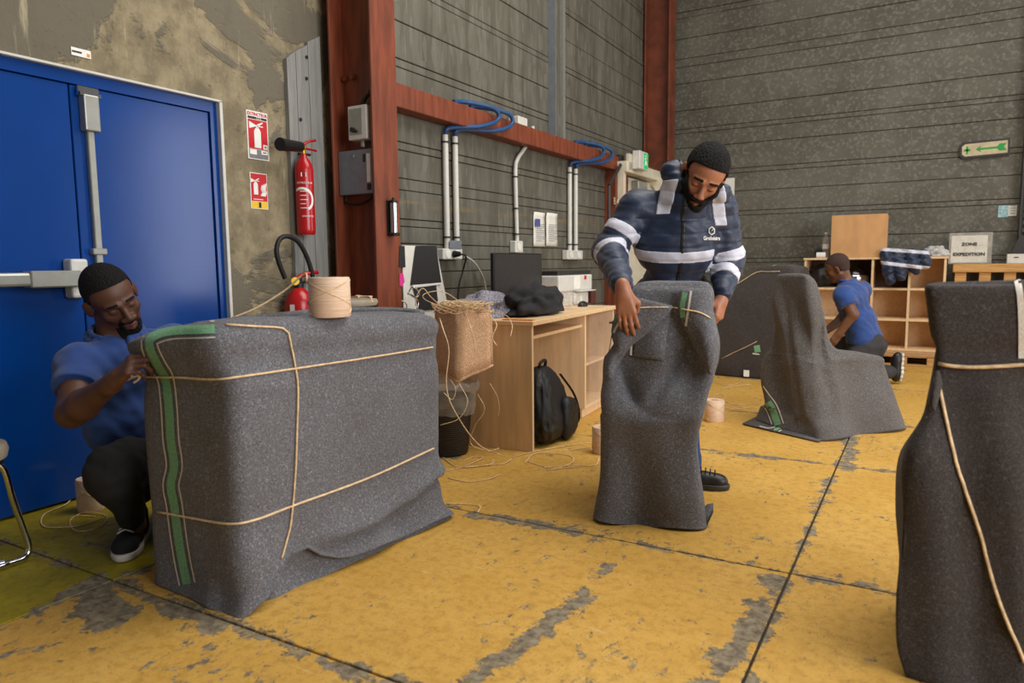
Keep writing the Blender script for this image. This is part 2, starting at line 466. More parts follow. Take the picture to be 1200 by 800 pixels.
M['iris'] = mat('dark_iris', (30, 20, 16), 0.2, var=0.03)
def m_film(name, rgb, alpha, rough):
    m, nt, b = _new(name)
    mixs = nt.nodes.new('ShaderNodeMixShader'); tr = nt.nodes.new('ShaderNodeBsdfTransparent')
    out = nt.nodes['Material Output']
    N = NB(nt)
    f = N.noise(N.coord('Object'), 14, 3)
    N.put(mixs.inputs[0], N.ramp(f, 0.3, 0.7, alpha * 0.7, min(1, alpha * 1.3)))
    nt.links.new(tr.outputs[0], mixs.inputs[1]); nt.links.new(b.outputs[0], mixs.inputs[2]); nt.links.new(mixs.outputs[0], out.inputs[0])
    b.inputs['Base Color'].default_value = (*srgb(*rgb), 1); b.inputs['Roughness'].default_value = rough
    return m
M['film'] = m_film('clear_plastic_film', (205, 200, 190), 0.30, 0.15)
M['glass'] = m_film('clear_glass', (200, 190, 180), 0.10, 0.05)
def m_weave():
    m, nt, b = _new('kraft_honeycomb_paper'); N = NB(nt)
    p = N.coord('Object')
    v = N.voro(N.map(p, (1, 1, 1)), 120, 'DISTANCE_TO_EDGE')
    a = N.mix(N.ramp(v, 0.02, 0.28), srgb(232, 192, 152), srgb(188, 140, 104))
    N.put(b.inputs['Base Color'], a); b.inputs['Roughness'].default_value = 0.85
    N.put(b.inputs['Normal'], N.bump(v, -0.8, 0.01))
    return m
M['weave'] = m_weave()
def m_basket():
    m, nt, b = _new('black_mesh_bin'); N = NB(nt)
    p = N.coord('Object')
    z = N.sep(p)[2]
    w = N.math('SINE', N.math('MULTIPLY', z, 520))
    N.put(b.inputs['Base Color'], N.mix(N.ramp(w, -0.6, 0.6), srgb(20, 17, 15), srgb(58, 50, 44)))
    b.inputs['Roughness'].default_value = 0.55
    N.put(b.inputs['Normal'], N.bump(w, 0.6, 0.003))
    return m
M['basket'] = m_basket()
# ================================================================== the setting
XC, XS, YF, TOP = -3.435, -3.12, 9.10, 5.6
rnd = random.Random(4)
# ---- floor: base slab with recessed joints, big painted plates laid on it
fl = solo('floor', Box((-3.6, -2.2, -0.12), (4.6, YF + 0.2, -0.012)), M['joint'], None, None, (0, 0, -0.012), kind='structure')
ROOTM[fl.name] = Matrix.Translation((0, 0, -0.012))
xs = [-3.6] + JX + [4.6]
ys = [-2.2] + JY + [YF + 0.2]
for i in range(len(xs) - 1):
    for j in range(len(ys) - 1):
        g = 0.0045
        part('floor_plate', Box((xs[i] + g, ys[j] + g, -0.012), (xs[i + 1] - g, ys[j + 1] - g, 0.0), 0.002),
             M['floor_green'] if i == 0 and ys[j] < 2.0 else M['floor_yellow'], fl)
# ---- concrete wall with the door opening
DY0, DY1, DZ = 0.92, 2.744, 2.01
bm = BM()
box(bm, (XC - 0.2, -2.2, DZ), (XC, 3.62, TOP)); box(bm, (XC - 0.2, DY1, 0), (XC, 3.62, DZ)); box(bm, (XC - 0.2, -2.2, 0), (XC, DY0, DZ))
solo('wall_left', bm, M['concrete'], None, None, (XC, 1, 0), kind='structure')
# ---- metal-tray siding
def siding(name, lines, along, fixed, lo, hi, m, cuts):
    if along == 'y':
        back = Box((fixed - 0.12, lo, 0), (fixed - 0.03, hi, TOP))
    else:
        back = Box((lo, fixed + 0.03, 0), (hi, fixed + 0.12, TOP))
    w = solo(name, back, M['ink'], None, None, (fixed, lo, 0) if along == 'y' else (lo, fixed, 0), kind='structure')
    ROOTM[w.name] = Matrix.Translation((fixed, lo, 0) if along == 'y' else (lo, fixed, 0))
    zs = [0.0] + lines + [TOP]
    r = random.Random(7)
    for c0, c1 in zip([lo] + cuts, cuts + [hi]):
        for z0, z1 in zip(zs, zs[1:]):
            d = r.uniform(-0.004, 0.004)
            if along == 'y': b = Box((fixed - 0.035, c0 + 0.002, z0 + 0.0025), (fixed + d, c1 - 0.002, z1 - 0.0025), 0.004)
            else: b = Box((c0 + 0.002, fixed - d, z0 + 0.0025), (c1 - 0.002, fixed + 0.035, z1 - 0.0025), 0.004)
            part('panel', b, m, w)
    return w
ZB = [0.30, 0.55, 0.62, 0.85, 1.09, 1.14, 1.386, 1.665, 1.72, 1.96, 2.18, 2.235, 2.53, 2.71, 2.765, 2.99, 3.32, 3.52, 3.62, 3.86, 4.11, 4.18, 4.45, 4.72, 4.8, 5.1]
siding('wall_back', ZB, 'x', YF, XS - 0.1, 4.6, M['siding_far'], [])
ZL = [0.3, 0.6, 0.66, 0.92, 1.05, 1.14, 1.249, 1.364, 1.415, 1.61, 1.689, 1.876, 1.93, 2.12, 2.42, 2.475, 2.716, 2.95, 3.0, 3.25, 3.5, 3.55, 3.8, 4.1, 4.15, 4.45, 4.7, 5.0]
siding('wall_centre', ZL, 'y', XS, 3.62, YF, M['siding_side'], [6.22])
# ---- blue double door
d1 = thing('door_1', None, None, (XC, DY0, 0), kind='structure')
XD = XC - 0.03
seam = 1.94
part('door_frame', box(box(box(BM(), (XD - 0.05, DY0, DZ - 0.06), (XD + 0.012, DY1, DZ)), (XD - 0.05, DY1 - 0.055, 0), (XD + 0.012, DY1, DZ - 0.06)), (XD - 0.05, DY0, 0), (XD + 0.012, DY0 + 0.05, DZ - 0.06)), M['blue_door'], d1)
part('door_leaf', Box((XD - 0.06, DY0 + 0.05, 0.012), (XD, seam - 0.003, DZ - 0.063), 0.003), M['blue_door'], d1)
part('door_leaf', Box((XD - 0.06, seam + 0.003, 0.012), (XD, DY1 - 0.058, DZ - 0.063), 0.003), M['blue_door'], d1)
part('casing', box(Box((XC - 0.02, DY1 - 0.014, 0), (XC + 0.012, DY1 + 0.006, DZ + 0.004), 0.002), (XC - 0.02, DY0, DZ - 0.004), (XC + 0.012, DY1 + 0.006, DZ + 0.008), 0.002), M['white_metal'], d1)
part('backing', Box((XC - 0.22, DY0, 0), (XD - 0.06, DY1, DZ)), M['black'], d1)
# panic hardware: vertical rod with latch boxes, push bar
ry = 2.015
rod = part('bolt_rod', Box((XD, ry - 0.017, 0.30), (XD + 0.026, ry + 0.017, 1.80), 0.004), M['grey_metal'], d1)
part('latch_box', Box((XD, ry - 0.036, 1.74), (XD + 0.05, ry + 0.036, 1.905), 0.006, None, 2), M['grey_metal'], rod)
part('strike_plate', box(box(BM(), (XD + 0.01, ry - 0.05, 1.90), (XD + 0.045, ry + 0.05, 1.915)), (XD + 0.012, ry - 0.05, 1.915), (XD + 0.03, ry + 0.05, 1.945), 0.003), M['chrome'], rod)
part('guide', Box((XD, ry - 0.035, 1.165), (XD + 0.034, ry + 0.035, 1.195), 0.004), M['grey_metal'], rod)
bar = part('push_bar', box(Box((XD + 0.045, 1.0, 1.025), (XD + 0.10, 1.86, 1.085), 0.012, None, 2), (XD + 0.03, 1.66, 1.018), (XD + 0.107, 1.88, 1.092), 0.006), M['grey_metal'], d1)
part('bar_bracket', box(Box((XD, 1.85, 0.965), (XD + 0.075, 1.93, 1.145), 0.012, None, 2), (XD, 0.98, 0.98), (XD + 0.06, 1.05, 1.12), 0.01), M['white_metal'], bar)
# sticker above the door
s = XW(95, 62, XC + 0.003)
st = thing('sticker', 'small white printed sticker on concrete above blue door', 'sticker', s)
part('paper', Box(s + Vector((0, -0.045, -0.018)), s + Vector((0.001, 0.045, 0.018))), M['white'], st)
mt = frame_mtx(s + Vector((0.0016, -0.02, 0)), (0, 1, 0), (0, 0, 1))
part('print', box(BM(), (-0.022, -0.004, 0), (0.022, 0.004, 0.0008), 0, mt), M['ink'], st)
part('mark', Box(s + Vector((0.001, 0.025, -0.012)), s + Vector((0.0016, 0.04, 0.002))), M['orange'], st)

# ---- steel columns and rail
def hcol(name, x0, x1, y0, y1, m, label):
    t = thing(name, label, 'column', ((x0 + x1) / 2, (y0 + y1) / 2, 0), kind='structure')
    ym = (y0 + y1) / 2
    part('flange', Box((x0, y0, 0), (x0 + 0.018, y1, TOP), 0.003), m, t)
    part('flange', Box((x1 - 0.018, y0, 0), (x1, y1, TOP), 0.003), m, t)
    part('web', Box((x0 + 0.018, ym - 0.008, 0), (x1 - 0.018, ym + 0.008, TOP)), m, t)
    return t
c1 = hcol('steel_column', -3.34, -2.99, 3.50, 3.74, M['steel_red'], 'red-oxide steel column with switch boxes beside blue door')
for q in ((406, 93), (415, 91)):
    p = YW(q[0], q[1], 3.612); part('bolt', cyl(BM(), p, p + Vector((0, -0.03, 0)), 0.018, None, 6), M['steel_red_dark'], c1)
part('base_plate', Box((-3.42, 3.42, 0), (-2.93, 3.82, 0.02), 0.003), M['steel_red'], c1)
c2 = hcol('steel_column', -3.10, -2.78, 8.68, 8.92, M['steel_red_dark'], 'dark red steel column in far corner above cream door')
# horizontal rail (channel)
t = thing('wall_rail', 'red-oxide horizontal steel rail along the grey siding above desk', 'beam', (-3.0, 5.7, 2.19), kind='structure')
part('web_plate', Box((-3.005, 3.74, 2.12), (-2.995, 7.62, 2.262), 0.002), M['steel_red'], t)
part('upper_lip', Box((XS, 3.74, 2.254), (-2.996, 7.62, 2.266), 0.002), M['steel_red'], t)
part('lower_lip', Box((XS, 3.74, 2.116), (-2.996, 7.62, 2.128), 0.002), M['steel_red'], t)
# grey post above the rail
a = XW(643, 100, XS); b_ = XW(657, 100, XS)
t = thing('wall_post', 'slim grey galvanised post on siding above the red rail', 'post', (XS, a.y, 2.27), kind='structure')
part('channel_side', Box((XS, a.y - 0.01, 2.27), (XS + 0.075, a.y + 0.004, TOP)), M['grey_box'], t)
part('channel_face', Box((XS + 0.004, a.y, 2.27), (XS + 0.02, b_.y - 0.03, TOP)), M['siding_side'], t)
part('channel_side', Box((XS, b_.y - 0.05, 2.27), (XS + 0.05, b_.y, TOP)), M['grey_metal'], t)
# ---- brown post, strut and cream door at the far end
t = thing('door_post', 'red-brown steel post marked B.4 beside the cream door', 'post', (-3.0, 7.64, 0), kind='structure')
part('post_face', Box((XS, 7.50, 0), (-2.99, 7.88, 2.12), 0.003), M['steel_red'], t)
p = XW(722, 236, -2.985)
part('marking', text_bm('B.4', 0.11, frame_mtx((-2.986, p.y, p.z), (0, 1, 0), (0, 0, 1))), M['sign_cream'], t)
part('end_cap', Box((-3.03, 7.6, 2.09), (-2.975, 7.70, 2.29), 0.003), M['dark_grey'], t)
bm = BM(); pa = XW(729, 190, -2.96); pb = XW(714, 217, -2.96)
tube(bm, [pa, pb], 0.022, 4); tube(bm, [pb, Vector((pb.x, pb.y, 0.9))], 0.016, 4)
part('strut', bm, M['dark_grey'], t)
d2 = thing('door_2', None, None, (-2.92, 8.2, 0), kind='structure')
xd = -2.93
y0 = XW(730, 195, xd).y; y1 = XW(771, 205, xd).y; zt = XW(735, 190, xd).z
part('door_jamb', Box((XS, y0, 0), (xd + 0.01, y0 + 0.07, zt - 0.05), 0.003), M['offwhite'], d2)
part('door_header', Box((XS, y0, zt - 0.12), (xd + 0.05, y1, zt), 0.006), M['offwhite'], d2)
part('door_leaf', Box((XS + 0.02, y0 + 0.07, 0.02), (xd - 0.06, y1 - 0.1, zt - 0.14), 0.004), M['offwhite'], d2)
cl = part('door_closer', Box((xd - 0.06, y0 + 0.42, zt - 0.27), (xd + 0.03, y0 + 0.72, zt - 0.17), 0.01), M['grey_metal'], d2)
part('closer_arm', tube(BM(), [(xd, y0 + 0.45, zt - 0.27), (xd + 0.16, y0 + 0.6, zt - 0.29), (xd + 0.02, y0 + 0.9, zt - 0.2)], 0.015, 6), M['grey_metal'], cl)
p0 = YW(757, 210, 8.6); p1 = YW(786, 206, 8.6)
part('side_panel', Box((p0.x - 0.1, 8.6, 0), (p1.x + 0.25, 8.65, p1.z), 0.004), M['offwhite'], d2)
# exit sign
p = XW(752, 189, xd + 0.10)
t = thing('exit_sign', 'white box exit sign with lit green running figure over cream door', 'sign', p)
part('housing', Box(p + Vector((-0.05, -0.17, -0.10)), p + Vector((0.04, 0.10, 0.10)), 0.008), M['white_metal'], t)
part('back_plate', Box(p + Vector((-0.09, -0.26, -0.12)), p + Vector((-0.05, 0.0, 0.06)), 0.004), M['offwhite'], t)
part('green_panel', Box(p + Vector((0.04, -0.04, -0.085)), p + Vector((0.043, 0.095, 0.085))), M['exit_lit'], t)
mt = frame_mtx(p + Vector((0.0445, 0.02, 0)), (0, 1, 0), (0, 0, 1))
bm = BM()
for q in (((-0.035, 0.03), (-0.005, -0.005)), ((-0.005, -0.005), (-0.03, -0.05)), ((-0.005, -0.005), (0.03, -0.045)), ((-0.03, 0.025), (0.02, 0.03))):
    tube(bm, [mt @ Vector((*q[0], 0)), mt @ Vector((*q[1], 0))], 0.007, 4)
cyl(bm, mt @ Vector((-0.005, 0.055, -0.001)), mt @ Vector((-0.005, 0.055, 0.002)), 0.012, None, 10)
part('running_figure', bm, M['white'], t)

# ---- grey painted boards beside the column
x = XC + 0.001
ya = XW(337, 100, x + 0.03).y; yb = 3.50
t = thing('painted_board', 'tall grey painted wooden board on concrete wall behind fire extinguisher', 'board', (x, (ya + yb) / 2, 0))
w = yb - ya
for i, (f0, f1, zt_) in enumerate(((0, 0.26, 2.36), (0.26, 0.62, 2.42), (0.62, 1.0, 2.50))):
    bm = BM()
    prism(bm, [(x, ya + w * f0 + 0.002, 0.3), (x, ya + w * f1 - 0.002, 0.3), (x, ya + w * f1 - 0.002, zt_ + 0.05), (x, ya + w * f0 + 0.002, zt_ - 0.01)], (0.03, 0, 0))
    part('plank', bm, M['grey_plank'], t)
for q in ((359, 67), (359, 92), (352, 140)):
    p = XW(q[0], q[1], x + 0.031); part('screw', cyl(BM(), p, p + Vector((0.006, 0, 0)), 0.011, None, 8), M['dark_grey'], t)
XP = x + 0.032
# ---- fire signs
def sign_at(px0, py0, px1, py1, x):
    a = XW(px0, py0, x); b = XW(px1, py1, x); return a, b
a = XW(288, 132, XC); b = XW(315, 186, XC)
cy_, cz_ = (a.y + b.y) / 2, (XW(301, 131, XC).z + XW(301, 187, XC).z) / 2
W_, H_ = b.y - a.y, XW(301, 131, XC).z - XW(301, 187, XC).z
t = thing('extinguisher_sign', 'tall red and white sign reading EXTINCTEUR beside blue door', 'sign', (XC, cy_, cz_))
fm = lambda u, v, e=0.0: frame_mtx((XC + 0.004 + e, cy_ + u * W_, cz_ + v * H_), (0, 1, 0), (0, 0, 1))
def rect(t, name, u0, v0, u1, v1, m, e=0.0, W=None, Hh=None, cyy=None, czz=None):
    return part(name, Box((XC + 0.003 + e, cyy + u0 * W, czz + v0 * Hh), (XC + 0.0045 + e, cyy + u1 * W, czz + v1 * Hh)), m, t)
k = dict(W=W_, Hh=H_, cyy=cy_, czz=cz_)
part('plate', Box((XC, cy_ - W_ / 2, cz_ - H_ / 2), (XC + 0.004, cy_ + W_ / 2, cz_ + H_ / 2), 0.001), M['white'], t)
rect(t, 'red_field', -0.45, -0.28, 0.45, 0.32, M['red_sign'], 0.001, **k)
rect(t, 'dark_band', -0.45, 0.335, 0.45, 0.385, M['dark_grey'], 0.001, **k)
rect(t, 'grey_field', -0.45, -0.48, 0.45, -0.29, M['grey_ink'], 0.001, **k)
rect(t, 'white_field', -0.42, -0.40, -0.1, -0.30, M['white'], 0.002, **k)
rect(t, 'number_field', 0.12, -0.38, 0.42, -0.30, M['white'], 0.002, **k)
rect(t, 'class_field', 0.22, -0.27, 0.43, -0.17, M['white'], 0.002, **k)
part('lettering', text_bm('EXTINCTEUR', 0.026, fm(0, 0.435, 0.001), sx=0.93, bold=0.0006), M['red_sign'], t)
part('lettering', text_bm('CO2', 0.018, fm(0.05, 0.358, 0.0025)), M['white'], t)
part('print_mark', box(BM(), (-0.006, -0.004, 0), (0.006, 0.004, 0.0008), 0, fm(0.32, -0.22, 0.002)), M['ink'], t)
part('print_mark', box(BM(), (-0.012, -0.003, 0), (0.012, 0.003, 0.0008), 0, fm(0.27, -0.34, 0.002)), M['ink'], t)
def ext_icon(t, cy, cz, s, e, hose=True):
    bm = BM()
    P = lambda u, v: (XC + e, cy + u * s, cz + v * s)
    prism(bm, [P(-0.16, -0.5), P(0.16, -0.5), P(0.16, 0.12), P(0.1, 0.22), P(0.05, 0.26), P(-0.05, 0.26), P(-0.1, 0.22), P(-0.16, 0.12)], (0.001, 0, 0))
    prism(bm, [P(-0.06, 0.25), P(0.06, 0.25), P(0.06, 0.34), P(-0.06, 0.34)], (0.001, 0, 0))
    prism(bm, [P(-0.06, 0.34), P(0.06, 0.32), P(0.28, 0.46), P(0.26, 0.5), P(0.04, 0.40)], (0.001, 0, 0))
    prism(bm, [P(0.0, 0.30), P(0.28, 0.30), P(0.28, 0.34), P(0.0, 0.34)], (0.001, 0, 0))
    prism(bm, [P(-0.06, 0.30), P(-0.38, 0.20), P(-0.38, 0.46), P(-0.06, 0.35)], (0.001, 0, 0))
    part('pictogram', bm, M['white'], t)
ext_icon(t, cy_ - 0.005, cz_ + 0.02 * H_, H_ * 0.55, 0.006)
a = XW(292, 203, XC); b = XW(314, 245, XC)
cy_, cz_ = (a.y + b.y) / 2, (XW(303, 203, XC).z + XW(303, 245, XC).z) / 2
W_, H_ = b.y - a.y, XW(303, 203, XC).z - XW(303, 245, XC).z
t = thing('fire_sign', 'smaller red and yellow fire equipment sign with extinguisher and flames', 'sign', (XC, cy_, cz_))
k = dict(W=W_, Hh=H_, cyy=cy_, czz=cz_)
part('plate', Box((XC, cy_ - W_ / 2, cz_ - H_ / 2), (XC + 0.004, cy_ + W_ / 2, cz_ + H_ / 2), 0.001), M['white'], t)
rect(t, 'red_field', -0.46, -0.28, 0.46, 0.48, M['red_sign'], 0.001, **k)
rect(t, 'yellow_field', -0.46, -0.48, 0.46, -0.29, M['yellow'], 0.001, **k)
rect(t, 'dark_mark', -0.06, -0.46, 0.08, -0.31, M['ink'], 0.002, **k)
rect(t, 'white_line', -0.36, -0.24, 0.2, -0.22, M['white'], 0.002, **k)
ext_icon(t, cy_ - 0.2 * W_, cz_ + 0.13 * H_, H_ * 0.46, 0.006)
bm = BM()
for u0 in (0.16, 0.26, 0.36):
    P = lambda u, v: Vector((XC + 0.006, cy_ + u * W_, cz_ + v * H_))
    tube(bm, smooth_path([P(u0 - 0.06, -0.14), P(u0 + 0.04, -0.03), P(u0 - 0.02, 0.06), P(u0 + 0.05, 0.02 + 0.3 * u0 + 0.1)], 4), 0.006, 4)
part('flame', bm, M['white'], t)

# ---- hung fire extinguisher (CO2)
ex = XP + 0.065
p = XW(359, 275, ex); pt = XW(354, 182, ex)
ec = Vector((ex, XW(358, 240, ex).y, p.z)); r = 0.056; hh = XW(354, 178, ex).z - p.z
t = thing('fire_extinguisher', 'slim red fire extinguisher with black horn hung on grey board', 'fire extinguisher', ec)
part('cylinder', lathe(BM(), [(r * 0.85, 0), (r * 0.97, 0.008), (r, 0.03), (r, hh * 0.78), (r * 0.92, hh * 0.84), (r * 0.66, hh * 0.90), (r * 0.36, hh * 0.94), (r * 0.3, hh * 0.98)], ec, 28), M['red'], t, 40)
part('valve', lathe(BM(), [(0.013, 0), (0.013, 0.03), (0.02, 0.034), (0.02, 0.05), (0.010, 0.06)], ec + Vector((0, 0, hh * 0.97)), 14), M['brass'], t, 40)
vz = ec.z + hh + 0.03
bm = BM()
tube(bm, smooth_path([(ex, ec.y - 0.02, vz), (ex + 0.01, ec.y + 0.03, vz + 0.035), (ex + 0.02, ec.y + 0.085, vz + 0.05)], 4), 0.009, 6)
tube(bm, [(ex, ec.y - 0.02, vz - 0.005), (ex + 0.02, ec.y + 0.09, vz - 0.012)], 0.007, 6)
part('lever', bm, M['red'], t, 60)
bm = BM()
ha, hb = Vector((ex + 0.02, ec.y - 0.04, vz - 0.005)), Vector((ex + 0.06, ec.y - 0.24, vz - 0.02))
cyl(bm, ha, hb, 0.030, 0.038, 16)
part('horn', bm, M['black'], t, 50)
part('bracket', tube(BM(), [(XP, ec.y + 0.02, vz - 0.03), (ex, ec.y + 0.06, vz - 0.04)], 0.008, 6), M['dark_grey'], t)
# printed ring and lettering curved onto the cylinder
view = math.atan2(-ec.y, -ec.x)
def wrap(u, z, e=0.0012):
    an = view + u / r
    return ec + Vector(((r + e) * math.cos(an), (r + e) * math.sin(an), z))
bm = BM()
def ring(bm, cu, cz, ro, ri, a0, a1, n=22):
    rows = []
    for i in range(n + 1):
        an = a0 + (a1 - a0) * i / n
        rows.append([bm.verts.new(wrap(cu + q * math.cos(an), cz + q * math.sin(an))) for q in (ri, ro)])
    for q, w_ in zip(rows, rows[1:]): bm.faces.new((q[0], q[1], w_[1], w_[0]))
ring(bm, -0.02, hh * 0.42, 0.075, 0.060, -1.0, 2.2)
part('printed_ring', bm, M['white'], t)
def wtext(body, size, cu, cz):
    bm = text_bm(body, size, Matrix.Identity(4), 0.0003)
    bmesh.ops.subdivide_edges(bm, edges=[e for e in bm.edges if e.calc_length() > 0.012], cuts=2)
    for v in bm.verts: v.co = wrap(cu + v.co.x, cz + v.co.y, 0.0012 + v.co.z)
    return bm
part('lettering', wtext('EXTINCTEUR', 0.017, 0.0, hh * 0.62), M['white'], t)
part('lettering', wtext('GARANTIE', 0.015, 0.012, hh * 0.22), M['white'], t)
for q in range(5):
    bm = BM(); cz0 = hh * (0.52 - 0.05 * q); w0 = (0.03, 0.024, 0.028, 0.02, 0.026)[q]
    vs = [[bm.verts.new(wrap(-0.03 + w0 * 1.6 * i / 4, cz0 + s_ * 0.0022)) for i in range(5)] for s_ in (-1, 1)]
    for i in range(4): bm.faces.new((vs[0][i], vs[0][i + 1], vs[1][i + 1], vs[1][i]))
    part('print_line', bm, M['white'], t)
part('number_label', Box((0, 0, 0), (0, 0, 0)) if False else (lambda b: ([b.verts.new(wrap(u, hh * 0.72 + v)) for u, v in ((-0.02, -0.012), (0.012, -0.012), (0.012, 0.012), (-0.02, 0.012))], b.faces.new(b.verts[:]), b)[2])(BM()), M['white'], t)
part('lettering', wtext('94', 0.02, -0.004, hh * 0.72), M['ink'], t)

# ---- boxes on the column web
yw = 3.605
def wallbox(name, px0, py0, px1, py1, dep, m, label, cat, bev=0.006):
    a = YW(px0, py0, yw - dep); b = YW(px1, py1, yw - dep)
    t = thing(name, label, cat, ((a.x + b.x) / 2, yw, b.z))
    part('housing', Box((a.x, yw - dep, b.z), (b.x, yw, a.z), bev, None, 2), m, t)
    return t, a, b
t, a, b = wallbox('switch_box', 407, 125, 430, 162, 0.10, M['white_metal'], 'small white switch box with cable on red column', 'switch box')
part('face_plate', Box((a.x + 0.015, yw - 0.103, b.z + 0.03), (b.x - 0.035, yw - 0.10, a.z - 0.02), 0.001), M['grey_metal'], t)
part('rotary_switch', cyl(BM(), (a.x + 0.045, yw - 0.12, b.z + 0.06), (a.x + 0.045, yw - 0.10, b.z + 0.06), 0.015), M['black'], t)
part('key_switch', cyl(BM(), (a.x + 0.068, yw - 0.12, b.z + 0.05), (a.x + 0.068, yw - 0.10, b.z + 0.05), 0.01), M['black'], t)
bm = BM(); cyl(bm, ((a.x + b.x) / 2, yw - 0.05, b.z - 0.04), ((a.x + b.x) / 2, yw - 0.05, b.z), 0.016); part('cable_gland', bm, M['grey_metal'], t)
xg = b.x - 0.045
cab_ = tube(BM(), smooth_path([(xg - 0.03, yw - 0.05, a.z), (xg - 0.01, yw - 0.04, a.z + 0.05), (xg + 0.045, yw - 0.02, a.z + 0.14), (xg + 0.055, yw - 0.015, a.z + 0.4), (xg + 0.04, yw - 0.015, a.z + 0.9), (xg + 0.03, yw - 0.015, 4.8)], 5), 0.012, 8)
part('cable', cab_, M['black_rubber'], t, 60)
cab = BM(); tube(cab, smooth_path([(xg - 0.05, yw - 0.05, a.z), (xg - 0.03, yw - 0.03, a.z + 0.05), (xg + 0.025, yw - 0.012, a.z + 0.15), (xg + 0.035, yw - 0.012, a.z + 0.5), (xg + 0.02, yw - 0.012, 4.8)], 5), 0.009, 8)
part('cable', cab, M['black_rubber'], t, 60)
t, a, b = wallbox('junction_box', 396, 178, 437, 226, 0.07, M['grey_box'], 'grey steel junction box with cable loop below on red column', 'junction box', 0.004)
part('white_insert', Box((b.x - 0.042, yw - 0.073, b.z + 0.07), (b.x - 0.012, yw - 0.07, a.z - 0.03)), M['white'], t)
part('latch', Box((b.x - 0.042, yw - 0.074, b.z + 0.02), (b.x - 0.012, yw - 0.07, b.z + 0.06)), M['black'], t)
part('latch', Box((b.x - 0.07, yw - 0.074, a.z - 0.08), (b.x - 0.055, yw - 0.07, a.z - 0.03)), M['black'], t)
part('screw', cyl(BM(), ((a.x + b.x) / 2, yw - 0.078, a.z - 0.04), ((a.x + b.x) / 2, yw - 0.07, a.z - 0.04), 0.01, None, 10), M['chrome'], t)
part('cable', tube(BM(), smooth_path([(a.x + 0.02, yw - 0.03, b.z), (a.x + 0.03, yw - 0.035, b.z - 0.05), ((a.x + b.x) / 2, yw - 0.035, b.z - 0.06), (b.x - 0.05, yw - 0.03, b.z - 0.03), (b.x - 0.03, yw - 0.03, b.z)], 5), 0.008, 6), M['black_rubber'], t, 60)
# torch in its holder on the flange
p = XW(457, 275, -2.99); q = XW(457, 236, -2.99)
t = thing('torch', 'small black and silver torch in wall holder on red column', 'torch', p)
part('holder', box(Box((-2.99, p.y - 0.03, p.z - 0.005), (-2.985, p.y + 0.03, q.z + 0.005)), (-2.99, p.y - 0.03, p.z - 0.008), (-2.93, p.y + 0.03, p.z + 0.012), 0.003), M['black'], t)
part('tube', cyl(BM(), (-2.957, p.y + 0.003, p.z + 0.012), (-2.957, p.y + 0.003, q.z - 0.01), 0.024, None, 16), M['chrome'], t, 40)
part('cap', lathe(BM(), [(0.026, 0), (0.026, 0.016), (0.012, 0.02), (0.008, 0.035)], (-2.957, p.y + 0.003, q.z - 0.012), 14), M['black'], t, 40)

# ---- conduits, blue cables and sockets on the siding
def conduit_pair(name, pxs, ytop, ybot, blue, label):
    x = XS + 0.03
    ps = [(XW(px, ytop + i * 2, x), XW(px + 1, ybot, x)) for i, px in enumerate(pxs)]
    t = thing(name, label, 'conduit', (XS, ps[0][1].y, ps[0][1].z))
    for i, (a, b) in enumerate(ps):
        w = 0.022
        c = part('conduit', cyl(BM(), (x, a.y, b.z), (x, a.y, a.z), w, None, 12), M['white_metal'], t, 40)
        for f in (0.1, 0.93): part('clip', cyl(BM(), (x, a.y, b.z + (a.z - b.z) * f), (x, a.y, b.z + (a.z - b.z) * f + 0.012), w + 0.005, None, 12), M['black'], c)
        # cable loops over the rail in front of it
        xr = -2.97; sp = 0.09 * i
        yy = a.y
        path = [(x, yy, a.z), (x + 0.03, yy + 0.02, a.z + 0.05), (xr, yy + 0.30 + sp, 2.14), (xr + 0.02, yy + 0.52 + sp, 2.22), (xr + 0.01, yy + 0.48 + sp, 2.30), (XS + 0.05, yy + 0.25 + sp, 2.32), (XS + 0.03, yy + 0.12 + sp, 2.30)]
        part('cable', tube(BM(), smooth_path(path, 6), 0.017, 8), M['blue_cable'], t, 60)
    return t, ps
conduit_pair('cable_conduit', (521.5, 533), 158, 292, True, 'nearer pair of white wall conduits with blue cables above black poster')
conduit_pair('cable_conduit', (667.5, 674.5), 196, 297, True, 'farther pair of white wall conduits with blue cables above the printers')
x = XS + 0.028
pts = [XW(p[0], p[1], x) for p in ((606, 285), (604.5, 230), (604, 198), (606, 187), (613, 176), (621, 164), (624, 155), (624, 148))]
t = thing('bent_conduit', 'single thin white conduit bent sideways between the two pairs', 'conduit', pts[0])
part('pipe', tube(BM(), smooth_path(pts, 5), 0.018, 10), M['white_metal'], t, 60)
for z in (XW(605, 275, x).z, XW(604, 245, x).z, XW(604, 208, x).z): part('clip', cyl(BM(), (x, pts[1].y, z), (x, pts[1].y, z + 0.012), 0.024, None, 10), M['black'], t)
p = XW(620, 146, -2.99)
part('grommet', tube(BM(), [(XS + 0.06, p.y + 0.05 * math.cos(k_ * 0.7), 2.29 + 0.05 * math.sin(k_ * 0.7)) for k_ in range(8)], 0.008, 6), M['black'], t)
p = XW(607, 141, XS + 0.05)
t = solo('junction_block', Box((XS, p.y - 0.08, 2.266), (XS + 0.10, p.y + 0.08, 2.34), 0.006), M['white_metal'], 'small white junction block sitting on top of red rail', 'junction box', (XS + 0.05, p.y, 2.266))
